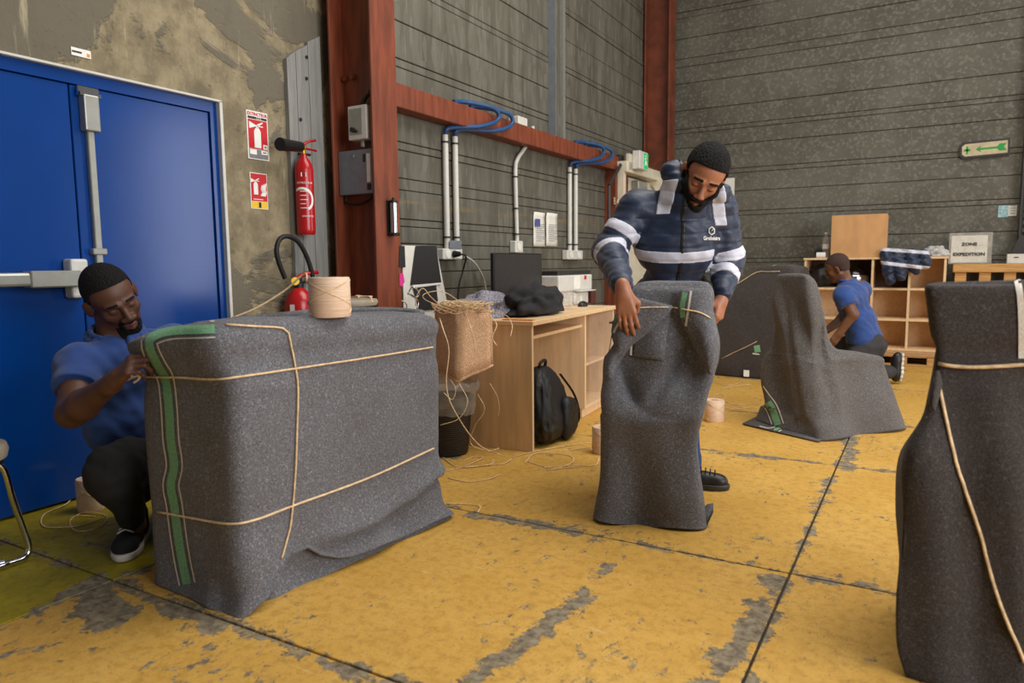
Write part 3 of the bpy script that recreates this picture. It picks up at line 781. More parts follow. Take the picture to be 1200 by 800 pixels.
def socket(px0, px1, py0, py1, label, n=1):
    a = XW(px0, py0, XS + 0.05); b = XW(px1, py1, XS + 0.05)
    t = thing('wall_socket', label, 'socket', (XS, (a.y + b.y) / 2, b.z), group='sockets at the conduit ends')
    part('housing', Box((XS, a.y, b.z), (XS + 0.06, b.y, a.z), 0.006), M['white_metal'], t)
    w = (b.y - a.y) / n
    for i in range(n):
        c = Vector((XS + 0.06, a.y + w * (i + 0.5), (a.z + b.z) / 2))
        part('socket_face', lathe(BM(), [(0.034, 0), (0.034, 0.004), (0.02, 0.005)], c, 18, (1, 0, 0)), M['paper'], t, 40)
    return t, a, b
t, a, b = socket(518, 541, 291, 304, 'twin white wall socket with black plug under nearer conduits', 2)
c = Vector((XS + 0.07, (a.y + b.y) / 2, (a.z + b.z) / 2))
part('plug', cyl(BM(), c, c + Vector((0.05, 0, 0)), 0.026, 0.018, 12), M['black'], t, 50)
part('lid', Box((XS + 0.06, a.y + 0.08, a.z), (XS + 0.066, b.y - 0.02, a.z + 0.06), 0.002, Matrix.Identity(4)), M['grey_box'], t)
part('cord', tube(BM(), smooth_path([c + Vector((0.05, 0, 0)), c + Vector((0.07, 0.05, -0.02)), c + Vector((0.03, 0.07, -0.12)), c + Vector((0.02, 0.02, -0.26)), c + Vector((0.02, -0.02, -0.5))], 6), 0.007, 6), M['black_rubber'], t, 60)
socket(603, 612, 282, 296, 'white wall socket below the bent conduit behind monitor')
socket(664, 682, 293, 304, 'twin white wall socket under farther conduits above printer', 2)

# ---- papers on the siding
def sheet(px, w, h, label, blue):
    a = XW(px[0], px[1], XS + 0.006)
    t = thing('notice', label, 'notice', (XS + 0.006, a.y, a.z), group='notices on the siding')
    bm = BM(); rows = []
    for i in range(5):
        rows.append([bm.verts.new((XS + 0.006 + 0.005 * math.sin(i * 1.3) * (1 - j_ / 8) + (0.008 if j_ == 0 else 0), a.y + w * i / 4, a.z - h * j_ / 8)) for j_ in range(9)])
    for q, e in zip(rows, rows[1:]):
        for j_ in range(8): bm.faces.new((q[j_], q[j_ + 1], e[j_ + 1], e[j_]))
    for f in list(bm.faces): pass
    g = bmesh.ops.extrude_face_region(bm, geom=list(bm.faces)); bmesh.ops.translate(bm, vec=(0.001, 0, 0), verts=[v for v in g['geom'] if isinstance(v, bmesh.types.BMVert)])
    part('paper', bm, M['paper'], t, 0)
    bm = BM()
    for j_ in range(9):
        zz = a.z - h * (0.36 + 0.06 * j_)
        box(bm, (XS + 0.022, a.y + w * 0.12, zz - 0.0025), (XS + 0.023, a.y + w * (0.85 - 0.2 * (j_ % 3 == 2)), zz + 0.0025))
    stuff(part('text_line', bm, M['grey_ink'], t))
    if blue:
        part('blue_print', Box((XS + 0.022, a.y + w * 0.04, a.z - h * 0.42), (XS + 0.0235, a.y + w * 0.45, a.z - h * 0.2)), mat('blue_print', (70, 84, 140), 0.7), t)
sheet((625, 248), 0.225, 0.31, 'white notice sheet with blue print, nearer of the two', True)
sheet((640, 249), 0.235, 0.31, 'plain white notice sheet, farther of the two', False)

# ================================================================== far wall signs
def far_box(px0, py0, px1, py1, y, dep=0.01):
    a = YW(px0, py0, y); b = YW(px1, py1, y)
    return a, b
a, b = far_box(834, 210, 859, 290, YF - 0.02)
t = thing('hanging_notice', 'white notice reading ECOLE on far wall behind standing man', 'notice', ((a.x + b.x) / 2, YF, b.z))
part('panel_sheet', Box((a.x - 0.35, YF - 0.02, b.z - 0.3), (b.x, YF - 0.012, a.z), 0.001), M['sign_cream'] if False else M['paper'], t)
part('lettering', text_bm('ECOLE', 0.072, frame_mtx((YW(849, 228, YF).x, YF - 0.021, YW(850, 228, YF - 0.02).z), (1, 0, 0), (0, 0, 1)), sx=0.9, bold=0.002), M['ink'], t)
a, b = far_box(1125, 168, 1183, 182, YF - 0.03)
cx, cz = (a.x + b.x) / 2, YW(1154, 174, YF - 0.03).z
W_, H_ = b.x - a.x, 0.17
t = thing('first_aid_sign', 'green arrow and cross sign in dark frame on far wall', 'sign', (cx, YF - 0.01, cz))
tm = Matrix.Translation((cx, YF - 0.03, cz)) @ Matrix.Rotation(-0.03, 4, 'Y')
part('frame_board', prism(BM(), [tm @ Vector(p) for p in ((-W_ / 2 + 0.03, 0, -H_ / 2), (W_ / 2, 0, -H_ / 2), (W_ / 2, 0, H_ / 2), (-W_ / 2 + 0.03, 0, H_ / 2), (-W_ / 2, 0, H_ / 2 - 0.03), (-W_ / 2, 0, -H_ / 2 + 0.03))], (0, 0.025, 0)), M['dark_grey'], t)
part('sign_face', prism(BM(), [tm @ Vector(p) for p in ((-W_ / 2 + 0.05, -0.002, -H_ / 2 + 0.022), (W_ / 2 - 0.02, -0.002, -H_ / 2 + 0.022), (W_ / 2 - 0.02, -0.002, H_ / 2 - 0.022), (-W_ / 2 + 0.05, -0.002, H_ / 2 - 0.022), (-W_ / 2 + 0.022, -0.002, H_ / 2 - 0.045), (-W_ / 2 + 0.022, -0.002, -H_ / 2 + 0.045))], (0, 0.003, 0)), M['sign_cream'], t)
bm = BM(); e = -0.004
for q in ([(-0.24, -0.012), (-0.24, 0.012), (-0.16, 0.012), (-0.16, -0.012)], [(-0.212, -0.04), (-0.188, -0.04), (-0.188, 0.04), (-0.212, 0.04)]):
    prism(bm, [tm @ Vector((u * W_ / 0.62 - 0.01, e, v)) for u, v in q], (0, 0.002, 0))
part('green_cross', bm, M['green_sign'], t)
prism(bm := BM(), [tm @ Vector((u * W_ / 0.62, e, v)) for u, v in ((-0.11, 0), (-0.035, -0.036), (-0.055, -0.01), (0.15, -0.01), (0.185, -0.036), (0.27, -0.036), (0.235, 0), (0.27, 0.036), (0.185, 0.036), (0.15, 0.01), (-0.055, 0.01), (-0.035, 0.036))], (0, 0.002, 0))
part('green_arrow', bm, M['green_sign'], t)
a, b = far_box(1170, 241, 1191, 254, YF - 0.008)
t = thing('wall_sticker', 'pale blue and white sticker with face beside black upright', 'sticker', ((a.x + b.x) / 2, YF - 0.01, b.z))
mx = a.x + (b.x - a.x) * 0.55
part('picture', Box((a.x, YF - 0.01, b.z), (mx, YF - 0.006, a.z)), mat('pale_blue_print', (150, 186, 192), 0.6, var=0.35, scale=40), t)
part('text_side', Box((mx, YF - 0.01, b.z + 0.01), (b.x, YF - 0.006, a.z)), M['paper'], t)
bm = BM()
for i in range(4): box(bm, (mx + 0.012, YF - 0.0115, b.z + 0.035 + i * 0.026), (b.x - 0.01, YF - 0.0098, b.z + 0.041 + i * 0.026))
stuff(part('text_line', bm, M['grey_ink'], t))
# ---- black perforated upright at the right
a = YW(1192, 290, YF - 0.09)
t = thing('rack_upright', 'black perforated steel upright against far wall at right edge', 'rack', (a.x + 0.02, YF - 0.09, 0))
xm = a.x + 0.05
part('post', box(Box((xm - 0.05, YF - 0.15, 0), (xm - 0.03, YF - 0.05, 4.6)), (xm - 0.05, YF - 0.05, 0), (xm + 0.05, YF - 0.03, 4.6)), M['dark_grey'], t)
part('post', Box((xm + 0.03, YF - 0.15, 0), (xm + 0.05, YF - 0.05, 4.6)), M['dark_grey'], t)
bm = BM()
for i in range(44): box(bm, (xm - 0.012, YF - 0.053, 1.15 + i * 0.075), (xm + 0.012, YF - 0.049, 1.19 + i * 0.075))
stuff(part('slot', bm, M['grey_ink'], t))
part('foot_gusset', prism(BM(), [(xm - 0.13, YF - 0.16, 1.08), (xm + 0.1, YF - 0.16, 1.08), (xm + 0.05, YF - 0.16, 1.34), (xm - 0.04, YF - 0.16, 1.34)], (0, 0.009, 0)), M['dark_grey'], t)
# ================================================================== shelf corner
ys = 8.46
# pigeonhole shelf
xl, xr = YW(943, 300, ys).x, YW(1110, 300, ys).x
zt, zb = YW(1050, 301, ys).z, 0.16
ncol = [xl, YW(1022, 330, ys).x, YW(1063, 380, ys).x, xr]
rows = [zb, YW(1050, 418, ys).z, YW(1050, 376, ys).z, YW(1050, 340, ys).z, zt]
t = thing('pigeonhole_shelf', 'beech pigeonhole shelf unit with open cubbies along far wall', 'shelf', ((xl + xr) / 2, ys + 0.2, 0))
B = 0.022
part('back_panel', Box((xl, ys + 0.40, zb), (xr, ys + 0.415, zt)), M['beech_in'], t)
for i, x in enumerate(ncol):
    x0 = x - B / 2 if 0 < i < 3 else (x if i == 0 else x - B)
    part('upright', Box((x0, ys, zb), (x0 + B, ys + 0.40, zt - B)), M['beech_in'], t)
for j, z in enumerate(rows):
    if j == 4: part('shelf_board', Box((xl - 0.01, ys - 0.012, z - B), (xr + 0.01, ys + 0.42, z), 0.002), M['beech_in'], t)
    else:
        for i in range(3):
            part('shelf_board', Box((ncol[i] + B / 2 + (B / 2 if i == 0 else 0), ys + 0.003, z), (ncol[i + 1] - B / 2 - (B / 2 if i == 2 else 0), ys + 0.40, z + B)), M['beech_in'], t)
part('dark_panel', Box((ncol[1] + B / 2, ys + 0.30, rows[3] + B), (ncol[2] - B / 2, ys + 0.31, zt - B)), M['hardboard'], t)
part('dark_panel', Box((ncol[0] + B, ys + 0.37, rows[3] + B), (ncol[1] - B / 2, ys + 0.38, zt - B)), M['hardboard'], t)
part('plinth', Box((xl + 0.02, ys + 0.03, 0.13), (xr - 0.02, ys + 0.05, zb)), M['beech'], t)
# pallet below
t = thing('pallet', 'rough wooden pallet under the pigeonhole shelf', 'pallet', ((xl + xr) / 2, ys + 0.2, 0))
part('deck_board', Box((xl, ys - 0.02, 0.105), (xr, ys + 0.10, 0.128), 0.003), M['pine'], t)
part('deck_board', Box((xl, ys + 0.14, 0.105), (xr, ys + 0.24, 0.128), 0.003), M['pine'], t)
part('deck_board', Box((xl, ys + 0.30, 0.105), (xr, ys + 0.42, 0.128), 0.003), M['pine'], t)
for i in range(5):
    xc = xl + 0.07 + (xr - xl - 0.14) * i / 4
    part('block', Box((xc - 0.06, ys - 0.01, 0.02), (xc + 0.06, ys + 0.40, 0.105), 0.004), M['pine'], t)
part('bottom_board', Box((xl, ys - 0.01, 0.0), (xr, ys + 0.09, 0.02), 0.002), M['pine'], t)
# slatted crate / bench at the right with the ZONE EXPEDITION sheet leaning on it
yb2 = YF - 0.42
z0, z1 = YW(1150, 319, yb2).z, YW(1150, 309, yb2).z
xa = YW(1117, 312, yb2).x
t = thing('slatted_bench', 'rough pine rail on upright slats behind dark foreground blanket', 'bench', (xa + 0.7, yb2 + 0.1, 0))
part('top_rail', Box((xa, yb2, z0), (xa + 1.9, yb2 + 0.25, z1), 0.006), M['pine'], t)
for i in range(9):
    x = xa + 0.02 + i * 0.21
    part('slat', Box((x, yb2 + 0.03, 0), (x + 0.10, yb2 + 0.055, z0 - 0.001), 0.003), M['pine'], t)
part('back_board', Box((xa, yb2 + 0.20, 0), (xa + 1.9, yb2 + 0.22, z0 - 0.001)), M['dark_grey'], t)
# ZONE EXPEDITION sheet in plastic pocket
a, b = far_box(1113, 273, 1162, 305, yb2 + 0.06)
t = thing('zone_notice', 'white sheet in clear pocket reading ZONE EXPEDITION', 'notice', ((a.x + b.x) / 2, yb2 + 0.07, z1))
zc = (a.z + z1) / 2
tilt = Matrix.Translation(((a.x + b.x) / 2, yb2 + 0.07, z1 + 0.002)) @ Matrix.Rotation(-0.06, 4, 'X')
W_, H_ = b.x - a.x, a.z - z1
part('paper', box(BM(), (-W_ / 2 + 0.02, 0, 0.012), (W_ / 2 - 0.04, 0.002, H_ - 0.03), 0, tilt), M['paper'], t)
part('pocket', box(BM(), (-W_ / 2, -0.002, 0), (W_ / 2, 0.004, H_), 0, tilt), M['film'], t)
for body, v in (('ZONE', 0.62), ('EXPEDITION', 0.30)):
    part('lettering', text_bm(body, 0.044, tilt @ frame_mtx((-0.01, -0.008, H_ * v), (1, 0, 0), (0, 0, 1)), sx=1.12, bold=0.0014), M['ink'], t)
# white terminal boxes and red box at the right end
a, b = far_box(1180, 291, 1200, 301, yb2 + 0.03)
for i in range(2):
    t = thing('terminal_box', ['left one of two small white boxes on pine rail', 'right one of two small white boxes on pine rail'][i], 'box', (a.x + 0.09 + 0.165 * i, yb2 + 0.06, z1), group='boxes on the rail')
    part('body', Box((a.x + 0.005 + 0.165 * i, yb2 + 0.02, z1), (a.x + 0.16 + 0.165 * i, yb2 + 0.085, z1 + 0.095), 0.004), M['white_metal'], t)
    part('slot', Box((a.x + 0.06 + 0.165 * i, yb2 + 0.018, z1 + 0.055), (a.x + 0.10 + 0.165 * i, yb2 + 0.021, z1 + 0.065)), M['ink'], t)
a = YW(1196, 254, YF - 0.16); a.x = xm + 0.12
t = thing('red_cabinet', 'red box with pale top label standing behind the black upright', 'cabinet', (a.x + 0.2, YF - 0.1, z1))
part('body', Box((a.x, YF - 0.17, z1), (a.x + 0.5, YF - 0.03, a.z), 0.006), M['red'], t)
part('label_plate', Box((a.x, YF - 0.17, a.z + 0.005), (a.x + 0.5, YF - 0.03, a.z + 0.25), 0.006), M['lightgrey_cloth'], t)
# ---- things on the shelf
a, b = far_box(973, 302, 1040, 250, ys + 0.03)
t = thing('cardboard_box', 'large closed cardboard box standing on top of pigeonhole shelf', 'box', ((a.x + b.x) / 2, ys + 0.2, zt))
part('front_panel', Box((a.x, ys + 0.03, zt + 0.001), (b.x, ys + 0.036, b.z), 0.002), M['cardboard'], t)
part('back_panel', Box((a.x, ys + 0.314, zt + 0.001), (b.x, ys + 0.32, b.z), 0.002), M['cardboard'], t)
part('side_panel', Box((a.x, ys + 0.0365, zt + 0.001), (a.x + 0.006, ys + 0.3135, b.z), 0.002), M['cardboard'], t)
part('side_panel', Box((b.x - 0.006, ys + 0.0365, zt + 0.001), (b.x, ys + 0.3135, b.z), 0.002), M['cardboard'], t)
for y0_, y1_ in ((0.0365, 0.174), (0.176, 0.3135)):
    part('flap', Box((a.x + 0.006, ys + y0_, b.z - 0.008), (b.x - 0.006, ys + y1_, b.z - 0.002)), M['cardboard'], t)
p = YW(967, 300, ys + 0.2)
bx = Vector((p.x, ys + 0.22, zt))
t = thing('water_bottle', 'clear plastic water bottle beside the cardboard box', 'bottle', bx)
part('body', lathe(BM(), [(0.03, 0.0), (0.036, 0.01), (0.036, 0.05), (0.033, 0.06), (0.036, 0.07), (0.036, 0.17), (0.03, 0.21), (0.014, 0.245), (0.013, 0.26)], bx + Vector((0, 0, 0.001)), 18), M['film'], t, 40)
part('label_band', lathe(BM(), [(0.0365, 0), (0.0365, 0.05)], bx + Vector((0, 0, 0.10)), 18), M['white'], t, 40)
part('cap', lathe(BM(), [(0.015, 0), (0.015, 0.018)], bx + Vector((0, 0, 0.262)), 14), M['white'], t, 40)
p = YW(963, 300, ys + 0.1)
t = solo('paper_roll', lathe(BM(), [(0.008, 0), (0.03, 0.0), (0.03, 0.09), (0.008, 0.09)], (p.x - 0.05, ys + 0.08, zt + 0.031), 16, (1, 0, 0)), M['white'], 'small white roll lying on shelf top at its left end', 'roll', (p.x, ys + 0.08, zt), 40)
p = YW(962, 293, ys + 0.15)
t = solo('dark_pouch', (lambda b: (bmesh.ops.create_icosphere(b, subdivisions=2, radius=0.05), bmesh.ops.scale(b, vec=(1, 0.8, 1.1), verts=b.verts), bmesh.ops.translate(b, vec=(p.x - 0.03, ys + 0.24, zt + 0.054), verts=b.verts), b)[3])(BM()), M['black_cloth'], 'small dark pouch behind white roll on shelf top', 'pouch', (p.x, ys + 0.24, zt), 0)
# helmet in the cubby
p = YW(1003, 316, ys + 0.15)
hc = Vector((p.x - 0.01, ys + 0.19, rows[3] + B))
t = thing('helmet', 'glossy black helmet inside the top cubby', 'helmet', hc)
part('shell', lathe(BM(), [(0.10, 0.0), (0.128, 0.03), (0.135, 0.08), (0.13, 0.13), (0.108, 0.18), (0.07, 0.215), (0.02, 0.232), (0.001, 0.233)], hc + Vector((0, 0, 0.001)), 28), mat('black_gloss', (14, 14, 15), 0.12, var=0.1), t, 60)
part('visor', lathe(BM(), [(0.130, 0.06), (0.139, 0.075), (0.136, 0.12), (0.128, 0.135)], hc, 28), M['chrome'], t, 60)
# bag in the left cubby
p = YW(962, 320, ys + 0.1)
bm = BM()
bmesh.ops.create_icosphere(bm, subdivisions=4, radius=1)
for v in bm.verts:
    n = mnoise.noise(v.co * 2.1 + Vector((3, 1, 0))) * 0.25
    v.co = Vector((v.co.x * 0.13, v.co.y * 0.11, v.co.z * 0.12)) * (1 + n)
bmesh.ops.translate(bm, vec=(ncol[0] + 0.17, ys + 0.18, rows[3] + B + 0.135), verts=bm.verts)
solo('cloth_bag', bm, M['ripstop'], 'crumpled black bag stuffed into leftmost top cubby', 'bag', (ncol[0] + 0.17, ys + 0.18, rows[3] + B), 0)
# ================================================================== blankets
def rpoly(corners, rads, m=6, k=9):
    """closed rounded polygon with a fixed point count per corner and side"""
    n = len(corners); c = [Vector(q) for q in corners]; out = []
    for i in range(n):
        p, q, s = c[i - 1], c[i], c[(i + 1) % n]
        r = rads[i] if isinstance(rads, (list, tuple)) else rads
        a = q + (p - q).normalized() * min(r, (p - q).length * 0.45); b = q + (s - q).normalized() * min(r, (s - q).length * 0.45)
        for j in range(m):
            t = j / (m - 1); out.append(a * (1 - t) ** 2 + q * 2 * t * (1 - t) + b * t * t)
        nx = c[(i + 1) % n]; r2 = rads[(i + 1) % n] if isinstance(rads, (list, tuple)) else rads
        e = nx + (q - nx).normalized() * min(r2, (q - nx).length * 0.45)
        for j in range(1, k): out.append(b.lerp(e, j / k))
    return out
def cat_rows(rows, per):
    out = []
    R = [rows[0]] + rows + [rows[-1]]
    for i in range(1, len(R) - 2):
        for s in range(per):
            t = s / per
            out.append([0.5 * ((2 * b) + (c - a) * t + (2 * a - 5 * b + 4 * c - d) * t * t + (3 * b - a - 3 * c + d) * t ** 3) for a, b, c, d in zip(R[i - 1], R[i], R[i + 1], R[i + 2])])
    out.append(rows[-1])
    return out
def loft(rows, per, cap, fold=None):
    """rows of rings bottom to top; cap closes the top; fold(u, v, p) -> displacement along the normal"""
    rows = cat_rows(rows, per)
    n = len(rows[0])
    top = rows[-1]; c = sum(top, Vector()) / n
    nb = len(rows)
    for s, dz in cap:
        rows.append([c + (p - c) * s + Vector((0, 0, dz)) for p in top])
    bm = BM()
    V = [[bm.verts.new(p) for p in r] for r in rows]
    for a, b in zip(V, V[1:]):
        for i in range(n): bm.faces.new((a[i], a[(i + 1) % n], b[(i + 1) % n], b[i]))
    ct = bm.verts.new(c + Vector((0, 0, cap[-1][1])))
    for i in range(n): bm.faces.new((V[-1][i], V[-1][(i + 1) % n], ct))
    bmesh.ops.recalc_face_normals(bm, faces=bm.faces)
    bm.normal_update()
    if fold:
        mv = []
        for j, r in enumerate(V):
            for i, v in enumerate(r):
                d = fold(i / n, j / (len(V) - 1), v.co)
                if d: mv.append((v, v.normal * d))
        for v, d in mv: v.co += d
    bm.normal_update()
    return bm
def wr(p, s, off=0.0): return mnoise.noise(Vector(p) * s + Vector((off, off * 1.7, -off)))
def ridge(p, s, off=0.0): return 1 - 2 * abs(mnoise.noise(Vector(p) * s + Vector((off, -off, off))))
def px_sample(path, step=5.0):
    P = smooth_path([Vector((x, y, 0)) for x, y in path], 10)
    out = [P[0]]; acc = 0
    for a, b in zip(P, P[1:]):
        acc += (b - a).length
        if acc >= step: out.append(b); acc = 0
    if (out[-1] - P[-1]).length > 0.5: out.append(P[-1])
    return out
def hit(bvh, x, y):
    d = Vector(ray(x, y)).normalized()
    h = bvh.ray_cast(Vector(CAM), d)
    return h if h[0] is not None else None
def twine_on(bvh, path, r=0.0035, ext0=(), ext1=(), step=7.0):
    """a cord lying on the surface along the line of sight points given; ext = further world points"""
    pts = []
    for q in px_sample(path, step):
        h = hit(bvh, q.x, q.y)
        if h:
            n = h[1] if h[1].dot(Vector(ray(q.x, q.y))) < 0 else -h[1]
            pts.append(h[0] + n * r * 0.7)
    pts = list(ext0) + pts + list(ext1)
    return tube(BM(), pts, r, 6, flat=0.6)
def ribbon_on(bvh, path, o0, o1, off=0.0028, step=3.0, nw=4):
    """a flat woven stripe between two screen offsets left and right of a path, laid on the surface"""
    S = px_sample(path, step); bm = BM(); rows = []
    for i, q in enumerate(S):
        t = (S[min(i + 1, len(S) - 1)] - S[max(i - 1, 0)]).normalized(); nn = Vector((-t.y, t.x, 0))
        row = []
        for k in range(nw + 1):
            w = q + nn * (o0 + (o1 - o0) * k / nw); h = hit(bvh, w.x, w.y)
            if h:
                n = h[1] if h[1].dot(Vector(ray(w.x, w.y))) < 0 else -h[1]
                row.append(bm.verts.new(h[0] + n * off))
            else: row = None; break
        rows.append(row)
    for a, b in zip(rows, rows[1:]):
        if a and b:
            for k in range(nw): bm.faces.new((a[k], a[k + 1], b[k + 1], b[k]))
    for v in [v for v in bm.verts if not v.link_faces]: bm.verts.remove(v)
    return bm
def patch_on(bvh, A, B, off=0.012, nu=10, thick=0.006, bulge=0.012):
    """a folded-over flap of cloth between two edge lines"""
    a = px_sample(A, 3.0); b = px_sample(B, 3.0)
    nv = 22
    f = lambda L, t: L[min(int(t * (len(L) - 1)), len(L) - 2)].lerp(L[min(int(t * (len(L) - 1)) + 1, len(L) - 1)], t * (len(L) - 1) - min(int(t * (len(L) - 1)), len(L) - 2))
    bm = BM(); rows = []
    for j in range(nv + 1):
        t = j / nv; p, q = f(a, t), f(b, t); row = []
        for i in range(nu + 1):
            s = i / nu; w = p.lerp(q, s); h = hit(bvh, w.x, w.y)
            d = -Vector(ray(w.x, w.y)).normalized()
            if h is None:
                row.append(None); continue
            row.append(h[0] + d * (off + bulge * math.sin(math.pi * s) * (0.4 + 0.6 * math.sin(math.pi * t)) + 0.004 * wr(h[0], 14)))
        rows.append(row)
    # fill the misses from neighbours
    for r in rows:
        for i in range(len(r)):
            if r[i] is None:
                c = [x for x in r if x is not None]
                r[i] = (c[0] if i < nu / 2 else c[-1]).copy() if c else None
    rows = [r for r in rows if all(x is not None for x in r)]
    V = [[bm.verts.new(p) for p in r] for r in rows]
    for x, y in zip(V, V[1:]):
        for i in range(nu): bm.faces.new((x[i], x[i + 1], y[i + 1], y[i]))
    bmesh.ops.recalc_face_normals(bm, faces=bm.faces); bm.normal_update()
    toc = sum(((Vector(CAM) - f_.calc_center_median()).dot(f_.normal) for f_ in bm.faces), 0.0)
    if toc < 0: bmesh.ops.reverse_faces(bm, faces=bm.faces); bm.normal_update()
    bmesh.ops.solidify(bm, geom=list(bm.faces), thickness=thick)
    return bm
def bvh_of(bm): return BVHTree.FromBMesh(bm)
def blanket(name, label, base, bm, m, thick=0.007):
    t = thing(name, label, 'wrapped furniture', base, group='furniture wrapped in grey moving blankets')
    bv = bvh_of(bm)
    o = part('blanket', bm, m, t, 0)
    md = o.modifiers.new('thickness', 'SOLIDIFY'); md.thickness = thick; md.offset = -1
    return t, o, bv
def stripe(t, bv, path, w, parent, gap=3.5, lw=1.6):
    part('green_stripe', ribbon_on(bv, path, -w, w), M['green'], parent, 0)
    part('white_stripe', ribbon_on(bv, path, w + gap, w + gap + lw, 0.0022), M['cream_thread'], parent, 0)
    part('white_stripe', ribbon_on(bv, path, -w - gap - lw, -w - gap, 0.0022), M['cream_thread'], parent, 0)

# ---- 1: the big block
Fc, Lc, Bc, Rc = Vector((-1.82, 1.44, 0)), Vector((-2.345, 1.46, 0)), Vector((-2.31, 2.5, 0)), Vector((-1.775, 2.49, 0))
def ring1(z, o, dF=(0, 0), zF=0, zL=0, zR=0, r=0.05, dL=(0, 0), dR=(0, 0)):
    up = lambda p, dx, dy, zz: Vector((p.x + dx, p.y + dy, z + zz))
    return rpoly([up(Fc, -o + dF[0], o + dF[1], zF), up(Lc, o + dL[0], o + dL[1], zL), up(Bc, o, -o, 0), up(Rc, -o + dR[0], -o + dR[1], zR)], r, 6, 16)
rows1 = [ring1(0.004, -0.006, (0.015, -0.03), 0, 0, 0.01, 0.05, (0.035, 0.0), (0.03, 0.02)), ring1(0.07, 0.0, (0.0, 0.0), 0, 0, 0, 0.05, (0.02, 0)), ring1(0.20, 0.008), ring1(0.27, 0.012), ring1(0.36, 0.008),
         ring1(0.5, 0.008), ring1(0.64, 0.008, r=0.05), ring1(0.74, 0.014), ring1(0.79, 0.004, (-0.03, 0.0), 0, -0.005, 0, 0.06, (-0.02, -0.01)), ring1(0.845, 0.0, (-0.05, -0.01), 0.025, -0.005, 0, 0.07, (-0.035, -0.02), (0.008, 0.006)), ring1(0.883, 0.012, (-0.06, 0.0), 0.035, -0.02, -0.004, 0.08, (-0.01, -0.01), (0.006, 0.005)), ring1(0.898, 0.04, (-0.05, 0.02), 0.035, -0.02, -0.004, 0.08)]
n1 = len(rows1[0])
# hem of the long face lifts off the floor beside the near corner
for j, (r, s) in enumerate(zip(rows1[:3], (1.0, 0.6, 0.2))):
    for i, p in enumerate(r):
        if p.x > -1.9:
            f = (p.y - 1.44) / 1.05
            l = math.exp(-((f - 0.22) / 0.13) ** 2) * 0.115 + max(0, min(1, (f - 0.12) / 0.1)) * max(0, 1 - f) ** 0.7 * 0.035
            p.z += l * s
            p.x -= 0.025 * s * math.exp(-((f - 0.2) / 0.1) ** 2)
def fold1(u, v, p):
    d = 0.006 * wr(p, 4.0) + 0.003 * ridge(p, 7, 3) * (0.5 + 0.5 * wr(p, 2.0, 9))
    if p.z < 0.35:
        k = 1 - p.z / 0.35
        d += k * 0.016 * math.sin(p.y * 16 + p.z * 9 + 2 * wr(p, 2)) * (1 if p.x > -1.95 else 0.15)
        d += k * (0.02 if p.x > -2.1 else 0.006) * wr(p, 5.5, 4)
    # drag lines near the near bottom corner and the right corner
    if p.x > -1.9:
        f = (p.y - 1.44) / 1.05
        tz = p.z - 0.10 - 0.14 * max(0, f - 0.3) - 0.02 * math.sin(f * 7)
        if f > 0.22: d += 0.030 * min(1, (f - 0.22) / 0.15) * math.exp(-(tz / (0.055 if tz > 0 else 0.009)) ** 2) - 0.012 * min(1, (f - 0.22) / 0.15) * (tz < 0) * math.exp(-((tz + 0.02) / 0.02) ** 2)
        d -= 0.010 * math.exp(-((p.z - 0.82 + 0.03 * f) / 0.02) ** 2) * (0.5 + 0.5 * wr(p, 6))
    if 0.7 < p.z < 0.9: d += 0.010 * wr(p, 9, 5)
    return d
bm = loft(rows1, 8, [(0.97, 0.004), (0.9, 0.008), (0.7, 0.006), (0.45, 0.0), (0.2, -0.004), (0.05, -0.004)], fold1)
T1, B1, V1 = blanket('wrapped_cabinet', 'large box-shaped load wrapped in grey blanket with twine spool on top', (-2.05, 1.97, 0), bm, M['blanket'])
# inner layer showing under the lifted hem, and the rolled edge on top
rows = [ring1(0.002, 0.012, (0.0, 0.1), 0, 0, 0, 0.05, (0, 0), (0.045, 0.035)), ring1(0.05, 0.025, (0.0, 0.1), r=0.05, dR=(0.02, 0.02)), ring1(0.15, 0.03, (0, 0.1), r=0.05), ring1(0.3, 0.03, (0, 0.1))]
part('inner_layer', loft(rows, 3, [(0.9, 0.0), (0.4, 0.0)], lambda u, v, p: 0.012 * math.sin(p.y * 14) * (p.z < 0.1)), M['blanket'], T1, 0)
bm = tube(BM(), smooth_path([(-2.22, 1.62, 0.895), (-2.20, 1.95, 0.905), (-2.16, 2.25, 0.91), (-2.0, 2.42, 0.905), (-1.84, 2.43, 0.898)], 6), 0.022, 8, None, 0.7)
part('rolled_edge', bm, M['blanket'], T1, 0)
stripe(T1, V1, [(252, 386), (225, 387), (203, 388), (186, 392), (176, 399), (178, 412), (187, 430), (195, 445), (199, 480), (201, 515), (205, 545), (201, 568), (205, 592), (210, 630), (215, 660), (220, 684)], 5.0, B1)
kn = next(h for h in (hit(V1, 172 + i, 441) for i in range(20)) if h)[0]
part('twine', twine_on(V1, [(176, 441), (215, 442), (258, 444), (300, 439), (345, 432), (430, 419), (515, 405)], 0.0058, ext0=[kn + Vector((-0.045, -0.05, -0.012)), kn + Vector((-0.02, -0.025, 0.004))]), M['twine'], T1, 0)
part('twine', twine_on(V1, [(186, 599), (230, 607), (270, 613), (300, 608), (345, 591), (430, 560), (516, 521)], 0.0058), M['twine'], T1, 0)
part('twine', twine_on(V1, [(265, 381), (300, 383), (333, 386), (340, 405), (345, 430), (348, 455), (347, 500), (345, 555), (340, 610), (335, 632), (329, 654)], 0.0058), M['twine'], T1, 0)
bm = BM()
tube(bm, smooth_path([kn + Vector((-0.02, -0.03, 0.0)), kn + Vector((-0.03, -0.045, 0.012)), kn + Vector((-0.012, -0.03, 0.018)), kn + Vector((-0.012, -0.02, -0.004)), kn + Vector((-0.03, -0.03, -0.02))], 5), 0.004, 6)
